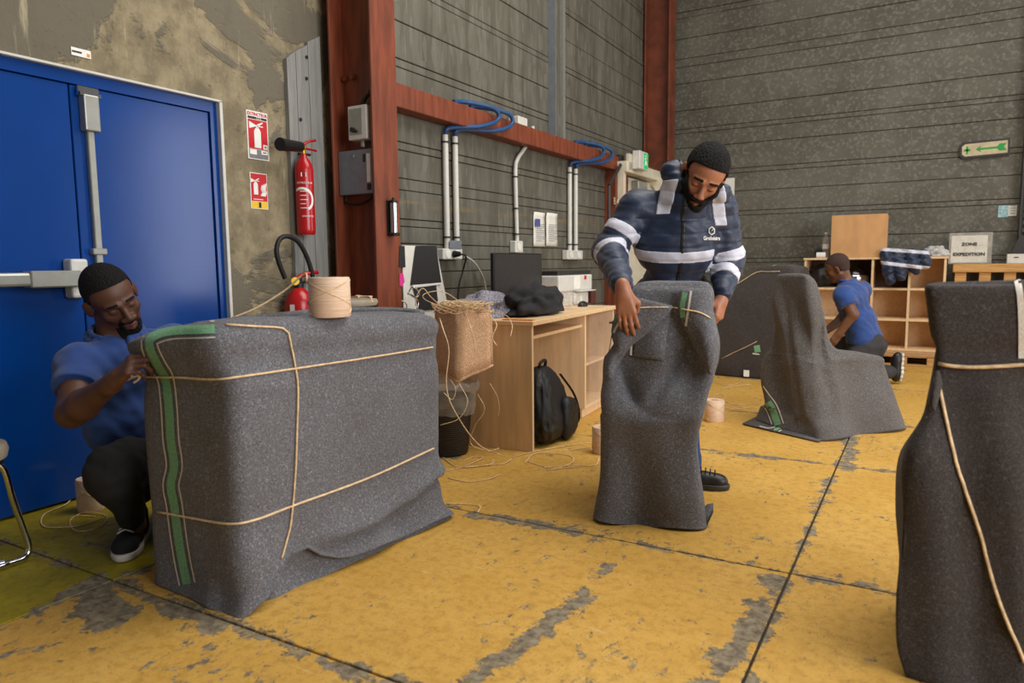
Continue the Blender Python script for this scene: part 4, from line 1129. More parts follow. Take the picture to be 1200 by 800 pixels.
part('knot', bm, M['twine'], T1, 0)

# ---- 2: the chair-shaped load the standing man is tying
n2 = Vector((-0.294, 0.956, 0)); u2 = Vector((0.956, 0.294, 0)); O2 = Vector((-1.155, 2.736, 0))
spec2 = [(618, 701, 831, -0.01, 0.46), (605, 702, 829, 0.0, 0.46), (560, 703, 825, 0.01, 0.44), (520, 703, 825, 0.01, 0.44), (492, 703, 827, -0.005, 0.45), (480, 703, 829, 0.0, 0.44), (462, 704, 832, 0.025, 0.40), (440, 707, 838, 0.05, 0.34), (405, 713, 844, 0.08, 0.28), (375, 718, 842, 0.10, 0.24), (352, 725, 840, 0.11, 0.21), (340, 732, 839, 0.12, 0.18), (334, 741, 835, 0.14, 0.13)]
rows2 = []
for py, l, r, d, th in spec2:
    a = on_plane(l, py, O2 + n2 * d, n2); b = on_plane(r, py, O2 + n2 * d, n2)
    if py == 618: a.z = b.z = 0.004
    z = (a.z + b.z) / 2
    a.z = z; b.z = z
    rr = min(0.07, th * 0.4)
    rows2.append(rpoly([b, a, a + n2 * th + u2 * 0.03, b + n2 * th - u2 * 0.03], rr, 6, 14))
def fold2(u, v, p):
    q = p - O2; x = q.dot(u2); z = p.z; dep_ = q.dot(n2)
    front = 1.0 if dep_ < 0.3 else 0.4
    d = 0.004 * wr(p, 6) + 0.002 * ridge(p, 11, 2)
    if z < 0.47:
        k = 1 - z / 0.47
        d += front * (0.016 * (0.3 + k) * math.sin(x * 20 + 1.2 + z * 4 + 1.5 * wr(p, 2.5)) + 0.018 * wr(p, 4.5, 7) * (0.5 + k))
        d += 0.005 * math.exp(-((z - 0.46 - 0.02 * math.sin(x * 9)) / 0.03) ** 2)
    elif z < 0.95:
        k = min(1, (z - 0.47) / 0.08) * max(0, min(1, (0.95 - z) / 0.25))
        # folds fanning down from the cinch to the seat corners
        c = (x - 0.22) / (0.25 + 0.35 * (0.95 - z))
        d += front * k * (0.018 * math.sin(c * 11 + 0.8 + 2.0 * wr(p, 3)) + 0.016 * wr(p, 7, 1))
        d -= front * k * 0.036 * math.exp(-((x - (0.10 + (0.62 - z) * 0.5)) / 0.025) ** 2)
        d -= front * k * 0.030 * math.exp(-((x - (0.30 - (0.66 - z) * 0.6)) / 0.02) ** 2)
    return d
bm = loft(rows2, 4, [(0.95, 0.008), (0.75, 0.014), (0.4, 0.012), (0.1, 0.01)], fold2)
T2, B2, V2 = blanket('wrapped_chair', 'upright grey blanket bundle with folded lapels being tied by standing man', O2 + u2 * 0.23 + n2 * 0.2, bm, M['blanket'])
fl2 = part('inner_flap', patch_on(V2, [(742, 372), (741, 398), (739, 417)], [(786, 364), (782, 395), (778, 423)], 0.006, 8, 0.006, 0.008), M['blanket'], T2, 0)
lap = patch_on(V2, [(733, 345), (722, 362), (716, 390), (711, 415), (708, 440)], [(788, 358), (783, 368), (757, 392), (735, 411), (716, 446)], 0.036, 12, 0.010, 0.022)
VL = bvh_of(lap); LL = part('lapel', lap, M['blanket'], T2, 0)
rap = patch_on(V2, [(797, 338), (794, 360), (803, 386), (817, 414), (830, 438)], [(835, 337), (840, 362), (843, 395), (841, 420), (835, 440)], 0.034, 12, 0.011, 0.03)
VR = bvh_of(rap); LR = part('lapel', rap, M['blanket'], T2, 0)
part('white_stripe', ribbon_on(VL, [(738, 352), (730, 370), (721, 387), (716, 402)], -1.3, 1.3, 0.0025, 3, 1), M['cream_thread'], LL, 0)
part('white_stripe', ribbon_on(VR, [(810, 341), (807, 362), (804, 382)], -1.3, 1.3, 0.0025, 3, 1), M['cream_thread'], LR, 0)
part('green_stripe', ribbon_on(VR, [(803, 343), (800, 358), (801, 372)], -3.0, 3.0, 0.0025, 3, 2), M['green'], LR, 0)
VF = V2
part('white_stripe', ribbon_on(VR if False else V2, [(741, 400), (740, 416)], -1.2, 1.2, 0.018, 3, 1), M['cream_thread'], fl2, 0)
bm = patch_on(V2, [(721, 352), (717, 372), (713.5, 392)], [(728, 352), (724, 372), (716, 392)], 0.02, 4, 0.004, 0.0)
part('green_stripe', bm, M['green'], T2, 0)
def best_hit(x, y):
    c = [h for h in (hit(V, x, y) for V in (V2, VL, VR)) if h]
    return min(c, key=lambda h: h[3]) if c else None
pts = []
for q in px_sample([(737, 361), (760, 360), (786, 360), (805, 363), (820, 366), (832, 372)], 5):
    h = best_hit(q.x, q.y)
    if h: pts.append(h[0] - Vector(ray(q.x, q.y)).normalized() * 0.006)
TW2 = pts
# hem corner that kicks out on the floor
a = FL(835, 607); b = FL(826, 618)
bm = BM()
hp = [(812, 612, 0.05), (828, 592, 0.10), (836, 590, 0.085), (836, 600, 0.03), (828, 617, 0.004), (812, 621, 0.004)]
pp = [on_plane(x, y, O2 + u2 * 0.45 + n2 * (0.03 + dd * 0.5), n2) for x, y, dd in hp]
prism(bm, pp, n2 * 0.012)
bmesh.ops.subdivide_edges(bm, edges=bm.edges, cuts=2)
part('hem_corner', bm, M['blanket'], T2, 0)

# ---- 3: the draped chair
e3 = Vector((0.585, 0.811, 0)); w3 = Vector((-0.63, 0.777, 0)).normalized()
def ring3(z, P, L, e, eL=None, r=0.06):
    P = Vector((P[0], P[1], z)); L = Vector((L[0], L[1], z)); eL = e if eL is None else eL
    return rpoly([P, P + e3 * e, L + e3 * eL, L], r, 6, 20)
rows3 = [ring3(0.004, (-0.52, 4.635), (-0.98, 5.08), 0.83, 0.72, 0.07), ring3(0.12, (-0.535, 4.68), (-0.95, 5.10), 0.76, 0.68), ring3(0.28, (-0.555, 4.73), (-0.94, 5.09), 0.70, 0.64), ring3(0.40, (-0.575, 4.76), (-0.93, 5.06), 0.655, 0.62), ring3(0.465, (-0.58, 4.77), (-0.925, 5.05), 0.635, 0.60, 0.05),
         ring3(0.487, (-0.585, 4.78), (-0.92, 5.04), 0.50, 0.48, 0.06), ring3(0.508, (-0.59, 4.79), (-0.915, 5.04), 0.33, 0.32, 0.06), ring3(0.56, (-0.60, 4.80), (-0.91, 5.04), 0.22, 0.22, 0.06), ring3(0.68, (-0.61, 4.82), (-0.905, 5.045), 0.16, 0.16, 0.05), ring3(0.84, (-0.625, 4.845), (-0.895, 5.05), 0.11, 0.11, 0.04), ring3(0.96, (-0.64, 4.87), (-0.885, 5.055), 0.085, 0.085, 0.036), ring3(1.0, (-0.655, 4.885), (-0.87, 5.05), 0.06, 0.06, 0.026)]
def fold3(u, v, p):
    q = p - Vector((-0.6, 4.8, 0)); a = q.dot(e3); s = q.dot(w3)
    d = 0.004 * wr(p, 6) + 0.002 * ridge(p, 9)
    if p.z < 0.5:
        k = (1 - p.z / 0.5)
        d += k * 0.040 * math.sin(a * 12 + 0.9 + 1.5 * wr(p, 2)) * (1 if s < 0.05 else 0.5)
        d += k * 0.03 * wr(p, 3.2, 5)
    if a < 0.12 and p.z > 0.1:
        k = max(0, min(1, (0.98 - p.z) / 0.3))
        d += k * 0.030 * math.sin((s + (0.9 - p.z) * 0.42) * 22 + 0.5 + 1.2 * wr(p, 2.5, 8))
        d -= k * 0.03 * math.exp(-((s - 0.28 + (0.9 - p.z) * 0.35) / 0.03) ** 2)
    elif p.z > 0.45: d += 0.012 * wr(p, 5, 3)
    return d
bm = loft(rows3, 6, [(0.85, 0.012), (0.55, 0.018), (0.2, 0.016)], fold3)
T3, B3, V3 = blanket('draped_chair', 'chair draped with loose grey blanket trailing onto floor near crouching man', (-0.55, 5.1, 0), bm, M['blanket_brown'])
# trailing corner on the floor
P = [FL(870, 497, 0.006), FL(960, 518, 0.006), FL(972, 510, 0.006), FL(930, 488, 0.006), FL(893, 486, 0.006)]
bm = prism(BM(), P, (0, 0, 0.008)); bmesh.ops.subdivide_edges(bm, edges=bm.edges, cuts=3)
VT = bvh_of(bm)
tc = part('trailing_corner', bm, M['blanket_brown'], T3, 0)
stripe(T3, V3, [(889, 456), (896, 466), (904, 477), (909, 489), (912, 498)], 4.0, B3, 2.0, 1.3)
stripe(T3, VT, [(915, 501), (902, 505), (889, 502.5)], 1.6, tc, 1.2, 0.9)

# ---- 4: the wrapped load behind it
rows4 = []
for z, A, B, C, D in ((0.004, (-1.75, 6.98), (-1.08, 6.9), (-0.95, 7.6), (-1.72, 7.65)), (0.15, (-1.78, 6.96), (-1.08, 6.9), (-0.95, 7.6), (-1.75, 7.65)), (0.45, (-1.78, 6.98), (-1.08, 6.92), (-0.95, 7.6), (-1.75, 7.65)), (0.70, (-1.72, 7.0), (-1.08, 6.94), (-0.95, 7.58), (-1.6, 7.62)), (0.92, (-1.54, 7.06), (-1.07, 6.98), (-0.96, 7.52), (-1.42, 7.55)), (1.03, (-1.40, 7.1), (-1.07, 7.02), (-0.98, 7.45), (-1.33, 7.46))):
    rows4.append(rpoly([Vector((*B, z)), Vector((*A, z)), Vector((*D, z)), Vector((*C, z))], 0.03, 5, 10))
bm = loft(rows4, 4, [(0.9, 0.02), (0.5, 0.03), (0.1, 0.03)], lambda u, v, p: 0.012 * wr(p, 3.5) + 0.008 * ridge(p, 5, 2) - 0.02 * math.exp(-(((p.x + 1.45) + (p.z - 0.5) * 0.55) / 0.02) ** 2) * (p.y < 7.2) * (0.2 < p.z < 0.8))
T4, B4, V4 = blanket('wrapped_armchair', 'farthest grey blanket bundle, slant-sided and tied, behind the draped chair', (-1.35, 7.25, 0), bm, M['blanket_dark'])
part('twine', twine_on(V4, [(858, 337), (870, 329), (887, 319), (900, 318.5), (914, 318)], 0.006, step=5), M['twine'], T4, 0)
part('twine', twine_on(V4, [(846, 420), (860, 413), (875, 406), (887, 400)], 0.005, step=5), M['twine'], T4, 0)
part('green_stripe', ribbon_on(V4, [(907, 311), (909, 319)], -2.5, 2.5, 0.004, 2, 2), M['green'], B4, 0)
part('green_stripe', ribbon_on(V4, [(884, 409), (891, 408)], -4, 4, 0.004, 2, 2), M['green'], B4, 0)
part('white_stripe', ribbon_on(V4, [(882, 414), (890, 415)], -0.7, 0.7, 0.004, 2, 1), M['cream_thread'], B4, 0)
h = hit(V4, 876, 437)
if h: part('care_tag', Box(h[0] + Vector((-0.03, -0.03, -0.03)), h[0] + Vector((0.02, -0.02, 0.03)), 0, None), M['white'], T4)
# ---- 5: dark foreground bundle at the right edge
spec5 = [(835, 1050, 1420, 1.90, 0.5), (760, 1045, 1415, 1.90, 0.5), (700, 1044, 1410, 1.90, 0.5), (612, 1047, 1395, 1.90, 0.48), (562, 1052, 1385, 1.90, 0.44), (528, 1064, 1375, 1.90, 0.40), (494, 1080, 1362, 1.91, 0.34), (462, 1086, 1350, 1.92, 0.28), (440, 1090, 1345, 1.93, 0.20), (419, 1093, 1340, 1.93, 0.15), (395, 1090, 1345, 1.925, 0.12), (360, 1086, 1350, 1.92, 0.11), (338, 1083, 1352, 1.92, 0.10), (333, 1087, 1345, 1.935, 0.07)]
rows5 = []
n5 = Vector((0.07, 0.9975, 0))
for py, l, r, d, th in spec5:
    a = DP(l, py, d); b = a + Vector((0.968, 0.25, 0)) * ((r - l) / FPX * d)
    if py == 835: a.z = b.z = 0.004
    b.z = a.z
    rows5.append(rpoly([b, a, a + n5 * th, b + n5 * th], min(0.035, th * 0.4), 6, 16))
def fold5(u, v, p):
    q = p - rows5[0][0]
    x = p.x * 0.968 + p.y * 0.25
    d = 0.004 * wr(p, 6)
    if p.z < 0.85:
        k = min(1, (0.85 - p.z) / 0.3)
        d += k * 0.016 * math.sin(x * 34 + p.z * 3 + wr(p, 2)) + k * 0.012 * wr(p, 5)
    d -= 0.008 * math.exp(-((p.z - 0.865) / 0.02) ** 2)
    return d
bm = loft(rows5, 4, [(0.9, 0.006), (0.5, 0.008), (0.1, 0.008)], fold5)
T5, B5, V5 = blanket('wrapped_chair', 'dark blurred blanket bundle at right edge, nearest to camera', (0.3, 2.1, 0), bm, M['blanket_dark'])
part('twine', twine_on(V5, [(1091, 423), (1110, 428), (1140, 430), (1170, 429), (1199, 427), (1240, 426), (1300, 424), (1336, 423)], 0.0085, step=8), M['twine'], T5, 0)
part('twine', twine_on(V5, [(1099, 446), (1108, 490), (1121, 546), (1135, 585), (1150, 630), (1170, 700), (1200, 775)], 0.005, step=10), M['twine'], T5, 0)
part('white_stripe', ribbon_on(V5, [(1190, 323), (1195, 345), (1197, 380), (1197, 420)], -4, 4, 0.003, 5, 2), M['cream_thread'], B5, 0)
part('folded_side', patch_on(V5, [(1091, 434), (1087, 448), (1085, 470)], [(1101, 434), (1104, 452), (1096, 482)], 0.02, 6, 0.01, 0.02), M['blanket_dark'], T5, 0)
# ================================================================== desk corner
TOPZ = 0.772
du = Vector((-0.083, 0.9966, 0)).normalized(); dv = Vector((-du.y, du.x, 0))
DA = Vector((-1.955, 3.62, 0)); drz = math.atan2(du.y, du.x)
DM = Matrix.Translation(DA) @ Matrix.Rotation(drz, 4, 'Z')
def dbox(lo, hi, bev=0.0015): return box(BM(), lo, hi, bev, DM)
desk = thing('desk', 'beech laminate desk with keyboard tray and glass-doored cabinet', 'desk', DA, drz)
part('desk_top', dbox((-0.01, -0.012, TOPZ - 0.028), (1.62, 0.76, TOPZ), 0.003), M['beech_in'], desk)
part('end_panel', dbox((0.0, 0.0, 0.0), (0.026, 0.72, TOPZ - 0.0285)), M['beech'], desk)
part('middle_panel', dbox((0.98, 0.02, 0.07), (1.005, 0.70, TOPZ - 0.0285)), M['beech'], desk)
part('far_panel', dbox((1.575, 0.0, 0.0), (1.60, 0.72, TOPZ - 0.0285)), M['beech'], desk)
part('modesty_panel', dbox((0.0265, 0.62, 0.20), (0.979, 0.638, TOPZ - 0.0285)), M['beech'], desk)
part('keyboard_tray', dbox((0.03, 0.04, 0.655), (0.975, 0.42, 0.675)), M['beech_in'], desk)
cab = part('cabinet_back', dbox((1.006, 0.62, 0.07), (1.574, 0.638, TOPZ - 0.0285)), M['beech'], desk)
part('cabinet_floor', dbox((1.006, 0.02, 0.07), (1.574, 0.62, 0.09)), M['beech_in'], desk)
part('cabinet_shelf', dbox((1.006, 0.06, 0.36), (1.574, 0.62, 0.378)), M['beech_in'], desk)
part('plinth', dbox((1.006, 0.05, 0.0), (1.574, 0.07, 0.07)), M['beech'], desk)
door = part('cabinet_door', dbox((1.01, -0.004, 0.095), (1.57, 0.002, 0.735)), M['glass'], desk)
for z in (0.65, 0.22):
    part('knob', lathe(BM(), [(0.008, 0), (0.008, 0.02), (0.016, 0.024), (0.016, 0.036), (0.006, 0.04)], DM @ Vector((1.47, -0.004, z)), 14, -dv), M['dark_grey'], door, 40)
def dp(u, v, z=TOPZ): return DM @ Vector((u, v, z))
# monitor, facing the desk user
mx = -2.5
a = XW(577, 297, mx); b = XW(630, 297, mx); c = XW(634, 350, mx)
mb = Vector((mx - 0.03, (a.y + b.y) / 2 + 0.02, TOPZ))
t = thing('monitor', 'black flat computer monitor standing on beech desk', 'monitor', mb)
my0, my1 = a.y, b.y + 0.05
part('screen_frame', box(BM(), (mx - 0.02, my0, 0.84), (mx + 0.012, my1, a.z + 0.005), 0.006), M['black'], t)
part('screen', box(BM(), (mx + 0.0125, my0 + 0.008, 0.865), (mx + 0.0135, my1 - 0.008, a.z - 0.004)), M['dark_grey'], t)
part('stand', box(BM(), (mx - 0.05, mb.y - 0.03, TOPZ + 0.0105), (mx - 0.022, mb.y + 0.03, 0.98), 0.004), M['black'], t)
part('foot', box(BM(), (mx - 0.13, mb.y - 0.12, TOPZ + 0.0005), (mx + 0.04, mb.y + 0.12, TOPZ + 0.01), 0.003), M['black'], t)
# printer: stacked white units
px_ = -2.36
y0_, y1_ = my1 + 0.02, XW(694, 330, px_).y
zt_ = XW(694, 318, px_).z
pb = Vector((px_ - 0.2, (y0_ + y1_) / 2, TOPZ))
t = thing('printer', 'white office printer with paper drawer at desk end', 'printer', pb)
part('upper_body', box(BM(), (px_ - 0.36, y0_, TOPZ + 0.115), (px_, y1_, zt_ - 0.022), 0.012, None, 2), M['white_metal'], t)
part('lid', box(BM(), (px_ - 0.36, y0_ + 0.01, zt_ - 0.021), (px_ - 0.01, y1_ - 0.01, zt_ + 0.012), 0.004), M['dark_grey'], t)
part('lower_body', box(BM(), (px_ - 0.36, y0_ + 0.03, TOPZ + 0.001), (px_ - 0.03, y1_ - 0.03, TOPZ + 0.1145), 0.006), M['white_metal'], t)
dr = part('paper_drawer', box(BM(), (px_ - 0.03, y0_ + 0.30, TOPZ + 0.012), (px_ - 0.012, y1_ - 0.05, TOPZ + 0.10), 0.005), M['white_metal'], t)
part('drawer_grip', lathe(BM(), [(0.026, 0), (0.026, 0.003)], (px_ - 0.0115, y1_ - 0.2, TOPZ + 0.055), 20, (1, 0, 0)), M['paper'], dr)
part('output_tray', box(BM(), (px_ - 0.05, y0_ + 0.32, TOPZ + 0.108), (px_ + 0.03, y1_ + 0.01, TOPZ + 0.116), 0.003), M['white_metal'], t)
part('control_panel', box(BM(), (px_ + 0.0005, y1_ - 0.36, zt_ - 0.13), (px_ + 0.003, y1_ - 0.24, zt_ - 0.03)), M['paper'], t)
part('badge', box(BM(), (px_ + 0.0005, y1_ - 0.16, zt_ - 0.06), (px_ + 0.003, y1_ - 0.12, zt_ - 0.03)), M['red_sign'], t)
# dark red binder box behind the printer end
a = XW(697, 338, -2.5); b = XW(716, 356, -2.5)
bb = dp(1.5, 0.6)
t = solo('file_box', box(BM(), (-2.62, 5.36, TOPZ + 0.12) if False else (px_ - 0.30, y1_ + 0.03, TOPZ + 0.001), (px_ - 0.02, y1_ + 0.12, TOPZ + 0.10), 0.004), mat('dark_red_card', (84, 34, 30), 0.7), 'dark red file box beside the white printer', 'box', (px_ - 0.16, y1_ + 0.07, TOPZ))
# small carton and plastic
a = XW(640, 336, -2.27); b = XW(654, 357, -2.27)
t = thing('carton', 'small open cardboard carton in front of monitor on desk', 'box', (-2.32, (a.y + b.y) / 2, TOPZ))
part('front', box(BM(), (-2.276, a.y - 0.03, TOPZ + 0.001), (-2.27, b.y, a.z), 0.001), M['cardboard'], t)
part('back', box(BM(), (-2.386, a.y - 0.03, TOPZ + 0.001), (-2.38, b.y, a.z + 0.01), 0.001), M['cardboard'], t)
part('side', box(BM(), (-2.3795, a.y - 0.03, TOPZ + 0.001), (-2.2765, a.y - 0.024, a.z), 0.001), M['cardboard'], t)
part('side', box(BM(), (-2.3795, b.y - 0.006, TOPZ + 0.001), (-2.2765, b.y, a.z), 0.001), M['cardboard'], t)
bm = BM(); bmesh.ops.create_icosphere(bm, subdivisions=3, radius=1)
for v in bm.verts: v.co = Vector((v.co.x * 0.05, v.co.y * 0.07, v.co.z * 0.05)) * (1 + 0.5 * mnoise.noise(v.co * 2.3))
bmesh.ops.translate(bm, vec=(-2.22, b.y + 0.10, TOPZ + 0.065), verts=bm.verts)
solo('plastic_wrap', bm, M['film'], 'crumpled clear plastic beside the small carton', 'plastic', (-2.22, b.y + 0.10, TOPZ))
# mouse
p = FL(683, 359, TOPZ)
bm = BM(); bmesh.ops.create_uvsphere(bm, u_segments=16, v_segments=10, radius=1)
for v in bm.verts:
    v.co = Vector((v.co.x * 0.034, v.co.y * 0.06, max(v.co.z, -0.15) * 0.036))
bmesh.ops.translate(bm, vec=p + Vector((0, 0, 0.007)), verts=bm.verts)
solo('computer_mouse', bm, M['black'], 'black computer mouse near front edge of desk', 'mouse', p, 0)
# clothes heap
def heap(c, sx, sy, sz, seed, off=1.6, amp=0.35, flat=True):
    bm = BM(); bmesh.ops.create_icosphere(bm, subdivisions=5, radius=1)
    for v in bm.verts:
        n = v.co.copy()
        f = amp * 0.6 * (1 - 2 * abs(mnoise.noise(n * off + Vector((seed, seed * 2, 0)))) ** 1.3) + 0.22 * mnoise.noise(n * off * 1.7 + Vector((0, seed, seed))) + 0.025 * (1 - 2 * abs(mnoise.noise(n * off * 4.5 + Vector((seed, 0, 5)))))
        q = n * (0.85 + f)
        if flat and q.z < -0.2: q.z = -0.2 + (q.z + 0.2) * 0.05
        v.co = Vector((q.x * sx, q.y * sy, (q.z + 0.21) * sz))
    bmesh.ops.translate(bm, vec=c, verts=bm.verts)
    return bm
p = dp(0.30, 0.44)
solo('wool_scarf', heap(p + Vector((0, 0, 0.002)), 0.17, 0.26, 0.125, 3.3), M['tweed'], 'heap of grey-violet patterned wool on desk under black jacket', 'scarf', p, 0)
p = dp(0.50, 0.20)
bm = heap(p + Vector((0, 0, 0.012)), 0.14, 0.30, 0.15, 8.1)
for v in bm.verts:   # the near end slumps over the desk edge
    q = DM.inverted() @ v.co
    if q.y < 0.0: v.co.z -= min(0.07, -q.y * 0.9); 
solo('black_jacket', bm, M['black_cloth'], 'black fleece jacket crumpled on desk and slumping over its edge', 'jacket', p, 0)
solo('ruler', dbox((0.02, 0.005, TOPZ + 0.001), (0.06, 0.20, TOPZ + 0.008)), M['orange'], 'orange plastic strip lying on the near desk corner', 'ruler', dp(0.04, 0.1))
# backpack under the desk
t = thing('backpack', 'black nylon backpack standing on floor under desk', 'backpack', dp(0.30, 0.05, 0), drz)
bm = BM(); bmesh.ops.create_icosphere(bm, subdivisions=5, radius=1)
for v in bm.verts:
    n = v.co.copy(); q = Vector([math.copysign(abs(c) ** 0.62, c) for c in n])
    zz = (q.z + 1) / 2
    w = 1.0 - 0.45 * zz ** 2
    f = 1 + 0.10 * (1 - 2 * abs(mnoise.noise(n * 2.6 + Vector((2, 5, 1))))) + 0.05 * mnoise.noise(n * 6)
    v.co = DM @ Vector((0.30 + q.x * 0.22 * w * f - 0.04 * zz, 0.03 + q.y * 0.12 * w * f + 0.03 * zz, 0.004 + zz * 0.47))
part('body', bm, M['ripstop'], t, 0)
bm = BM(); bmesh.ops.create_icosphere(bm, subdivisions=4, radius=1)
for v in bm.verts:
    n = v.co.copy(); q = Vector([math.copysign(abs(c) ** 0.7, c) for c in n])
    v.co = DM @ Vector((0.40 + q.x * 0.11, -0.075 + q.y * 0.045 * (1 + 0.25 * mnoise.noise(n * 4)), 0.14 + q.z * 0.13 * (1 - 0.2 * q.x)))
part('front_pocket', bm, M['ripstop'], t, 0)
part('carry_handle', tube(BM(), smooth_path([dp(0.22, 0.05, 0.46), dp(0.22, 0.04, 0.50), dp(0.30, 0.04, 0.505), dp(0.31, 0.05, 0.455)], 5), 0.010, 6), M['ripstop'], t, 0)
part('strap', tube(BM(), smooth_path([dp(0.45, 0.0, 0.40), dp(0.55, -0.06, 0.25), dp(0.58, -0.08, 0.10), dp(0.52, -0.05, 0.03)], 5), 0.014, 6, None, 0.4), M['ripstop'], t, 0)
bm = dbox((0.72, 0.15, 0.0), (0.76, 0.62, 0.03), 0.006)
solo('foot_bar', bm, M['lightgrey_cloth'], 'pale foot bar on floor beneath the desk cabinet', 'bar', dp(0.74, 0.38, 0))

# ---- waste bin with clear liner, kraft honeycomb box on it
bc = Vector((-2.39, 3.385, 0))
t = thing('waste_bin', 'black ribbed waste bin with clear liner beside desk', 'bin', bc)
part('body', lathe(BM(), [(0.105, 0.0), (0.115, 0.01), (0.145, 0.33), (0.15, 0.335), (0.15, 0.345), (0.135, 0.345), (0.106, 0.02)], bc, 32), M['basket'], t, 40)
bm = BM()
rows_ = []
for z, r in ((0.24, 0.148), (0.30, 0.158), (0.345, 0.165), (0.375, 0.175), (0.40, 0.19), (0.43, 0.175)):
    rows_.append([bm.verts.new(bc + Vector(((r + 0.02 * mnoise.noise(Vector((math.cos(a) * 2, math.sin(a) * 2, z * 9)))) * math.cos(a), (r + 0.02 * mnoise.noise(Vector((math.cos(a) * 2, math.sin(a) * 2, z * 9 + 3)))) * math.sin(a), z + 0.03 * mnoise.noise(Vector((math.cos(a) * 3, math.sin(a) * 3, 1)))))) for a in [2 * math.pi * k / 40 for k in range(40)]])
for q, w in zip(rows_, rows_[1:]):
    for k in range(40): bm.faces.new((q[k], q[(k + 1) % 40], w[(k + 1) % 40], w[k]))
part('liner', bm, M['film'], t, 0)
# kraft box
k0, k1, k2 = DP(537, 449, 3.94), DP(578, 429, 4.05), DP(512, 436, 4.12)
ka, kb, kc = DP(539, 364, 3.94), DP(576, 363, 4.05), DP(509, 364, 4.12)
kf_bot = k1 + k2 - k0; kf_top = kb + kc - ka
t = thing('kraft_box', 'tan honeycomb-paper box full of loose twine on the bin', 'box', (k0 + kf_bot) / 2)
def panel(bm, a, b, c, d, th):
    n = (b - a).cross(d - a).normalized() * th
    prism(bm, [a, b, c, d], n); bmesh.ops.subdivide_edges(bm, edges=bm.edges, cuts=4, use_grid_fill=True)
    for v in bm.verts: v.co += Vector((wr(v.co, 9), wr(v.co, 9, 3), wr(v.co, 9, 6))) * 0.008
    return bm
for nm, q in (('side', (k0, k1, kb, ka)), ('side', (k2, k0, ka, kc)), ('side', (k1, kf_bot, kf_top, kb)), ('side', (kf_bot, k2, kc, kf_top)), ('bottom', (k0, k2, kf_bot, k1))):
    part(nm, panel(BM(), *q, -0.012), M['weave'], t, 0)
KC = (ka + kf_top) / 2
# loose twine tangle in and over the box
rt = random.Random(11)
def tangle(c, r, n, h, hang, thr=0.0035):
    bm = BM()
    for i in range(n):
        a = rt.uniform(0, 6.28); pts = []
        R1 = r * rt.uniform(0.5, 1.15); turns = rt.uniform(0.6, 1.6); ox, oy = rt.uniform(-0.3, 0.3) * r, rt.uniform(-0.3, 0.3) * r
        for k in range(12):
            f = k / 11
            pts.append(c + Vector((ox + R1 * math.cos(a + f * 6.28 * turns), oy + R1 * math.sin(a + f * 6.28 * turns), h * rt.uniform(0.0, 1.0))))
        tube(bm, smooth_path(pts, 4), thr, 5, None, 0.6)
    return bm
bm = tangle(KC + Vector((0, 0, -0.01)), 0.135, 26, 0.065, 0)
def strand(bm, P, thr=0.0035, jit=0.0): tube(bm, smooth_path(P, 6), thr, 5, None, 0.6)
for P in ([(520, 362, 4.0), (505, 348, 3.9), (496, 338, 3.9), (489, 345, 3.9), (487, 358, 3.95)], [(545, 366, 3.95), (552, 385, 3.9), (556, 402, 3.9), (557, 412, 3.9)], [(572, 368, 3.95), (582, 380, 3.9), (577, 395, 3.88), (582, 405, 3.88)],
          [(515, 372, 3.95), (519, 385, 3.85), (526, 410, 3.85), (523, 450, 3.85), (532, 480, 3.85), (560, 520, 3.95), (590, 534, 4.02)], [(535, 365, 3.95), (500, 352, 3.85), (498, 344, 3.85), (520, 342, 3.9), (548, 360, 3.95)],
          [(560, 365, 4.0), (590, 368, 3.95), (600, 380, 3.9), (598, 395, 3.86)]):
    strand(bm, [DP(*q) for q in P])
for P in ([(538, 449, 3.88), (548, 470, 3.86), (538, 490, 3.86), (516, 498, 3.86)], [(574, 449, 3.9), (583, 465, 3.9), (585, 478, 3.9), (584, 488, 3.9)], [(560, 462, 3.9), (568, 480, 3.9), (556, 500, 3.92), (552, 520, 3.95), (572, 528, 3.98), (585, 525, 4.0)],
          [(520, 460, 3.9), (530, 468, 3.86), (534, 456, 3.88), (528, 445, 3.92)]):
    strand(bm, [DP(*q) for q in P], 0.003)
tw = solo('twine_tangle', bm, M['twine'], 'tangle of cream twine spilling from kraft box beside desk', 'twine', KC, 0, kind='stuff')
# twine lying on the floor
def floor_twine(name, paths, label, thr=0.0032):
    bm = BM(); c = None
    for P in paths:
        pts = [FL(x, y, thr * (0.8 + 0.9 * (i % 3))) for i, (x, y) in enumerate(P)]
        c = c or pts[0]; strand(bm, pts, thr)
    return solo(name, bm, M['twine'], label, 'twine', c, 0, kind='stuff')
floor_twine('floor_twine', [[(518, 535), (532, 545), (548, 547), (570, 545), (590, 543), (600, 537)], [(520, 552), (545, 547), (575, 544), (578, 538), (574, 545)], [(525, 560), (550, 564), (575, 560), (585, 556)], [(524, 590), (545, 590), (562, 592), (560, 600)],
                            [(543, 540), (555, 535), (566, 536), (545, 546)], [(600, 536), (620, 530), (650, 524), (680, 520), (693, 518)], [(615, 542), (625, 532), (640, 530), (668, 534), (670, 542), (650, 548), (632, 545), (618, 540)],
                            [(630, 550), (650, 546), (675, 545), (697, 545), (702, 536)], [(660, 528), (675, 526), (692, 524)], [(640, 551), (660, 548), (680, 546)]], 'loose cream twine strewn on floor in front of desk')
floor_twine('floor_twine', [[(835, 466), (842, 461), (850, 464), (846, 470)], [(846, 474), (858, 473), (870, 474), (884, 472)], [(848, 478), (862, 479), (880, 477)], [(838, 448), (850, 451), (862, 450), (868, 446)], [(846, 455), (860, 452), (880, 450)], [(850, 470), (866, 476), (888, 478)]], 'loose cream twine on floor beside far twine spool')
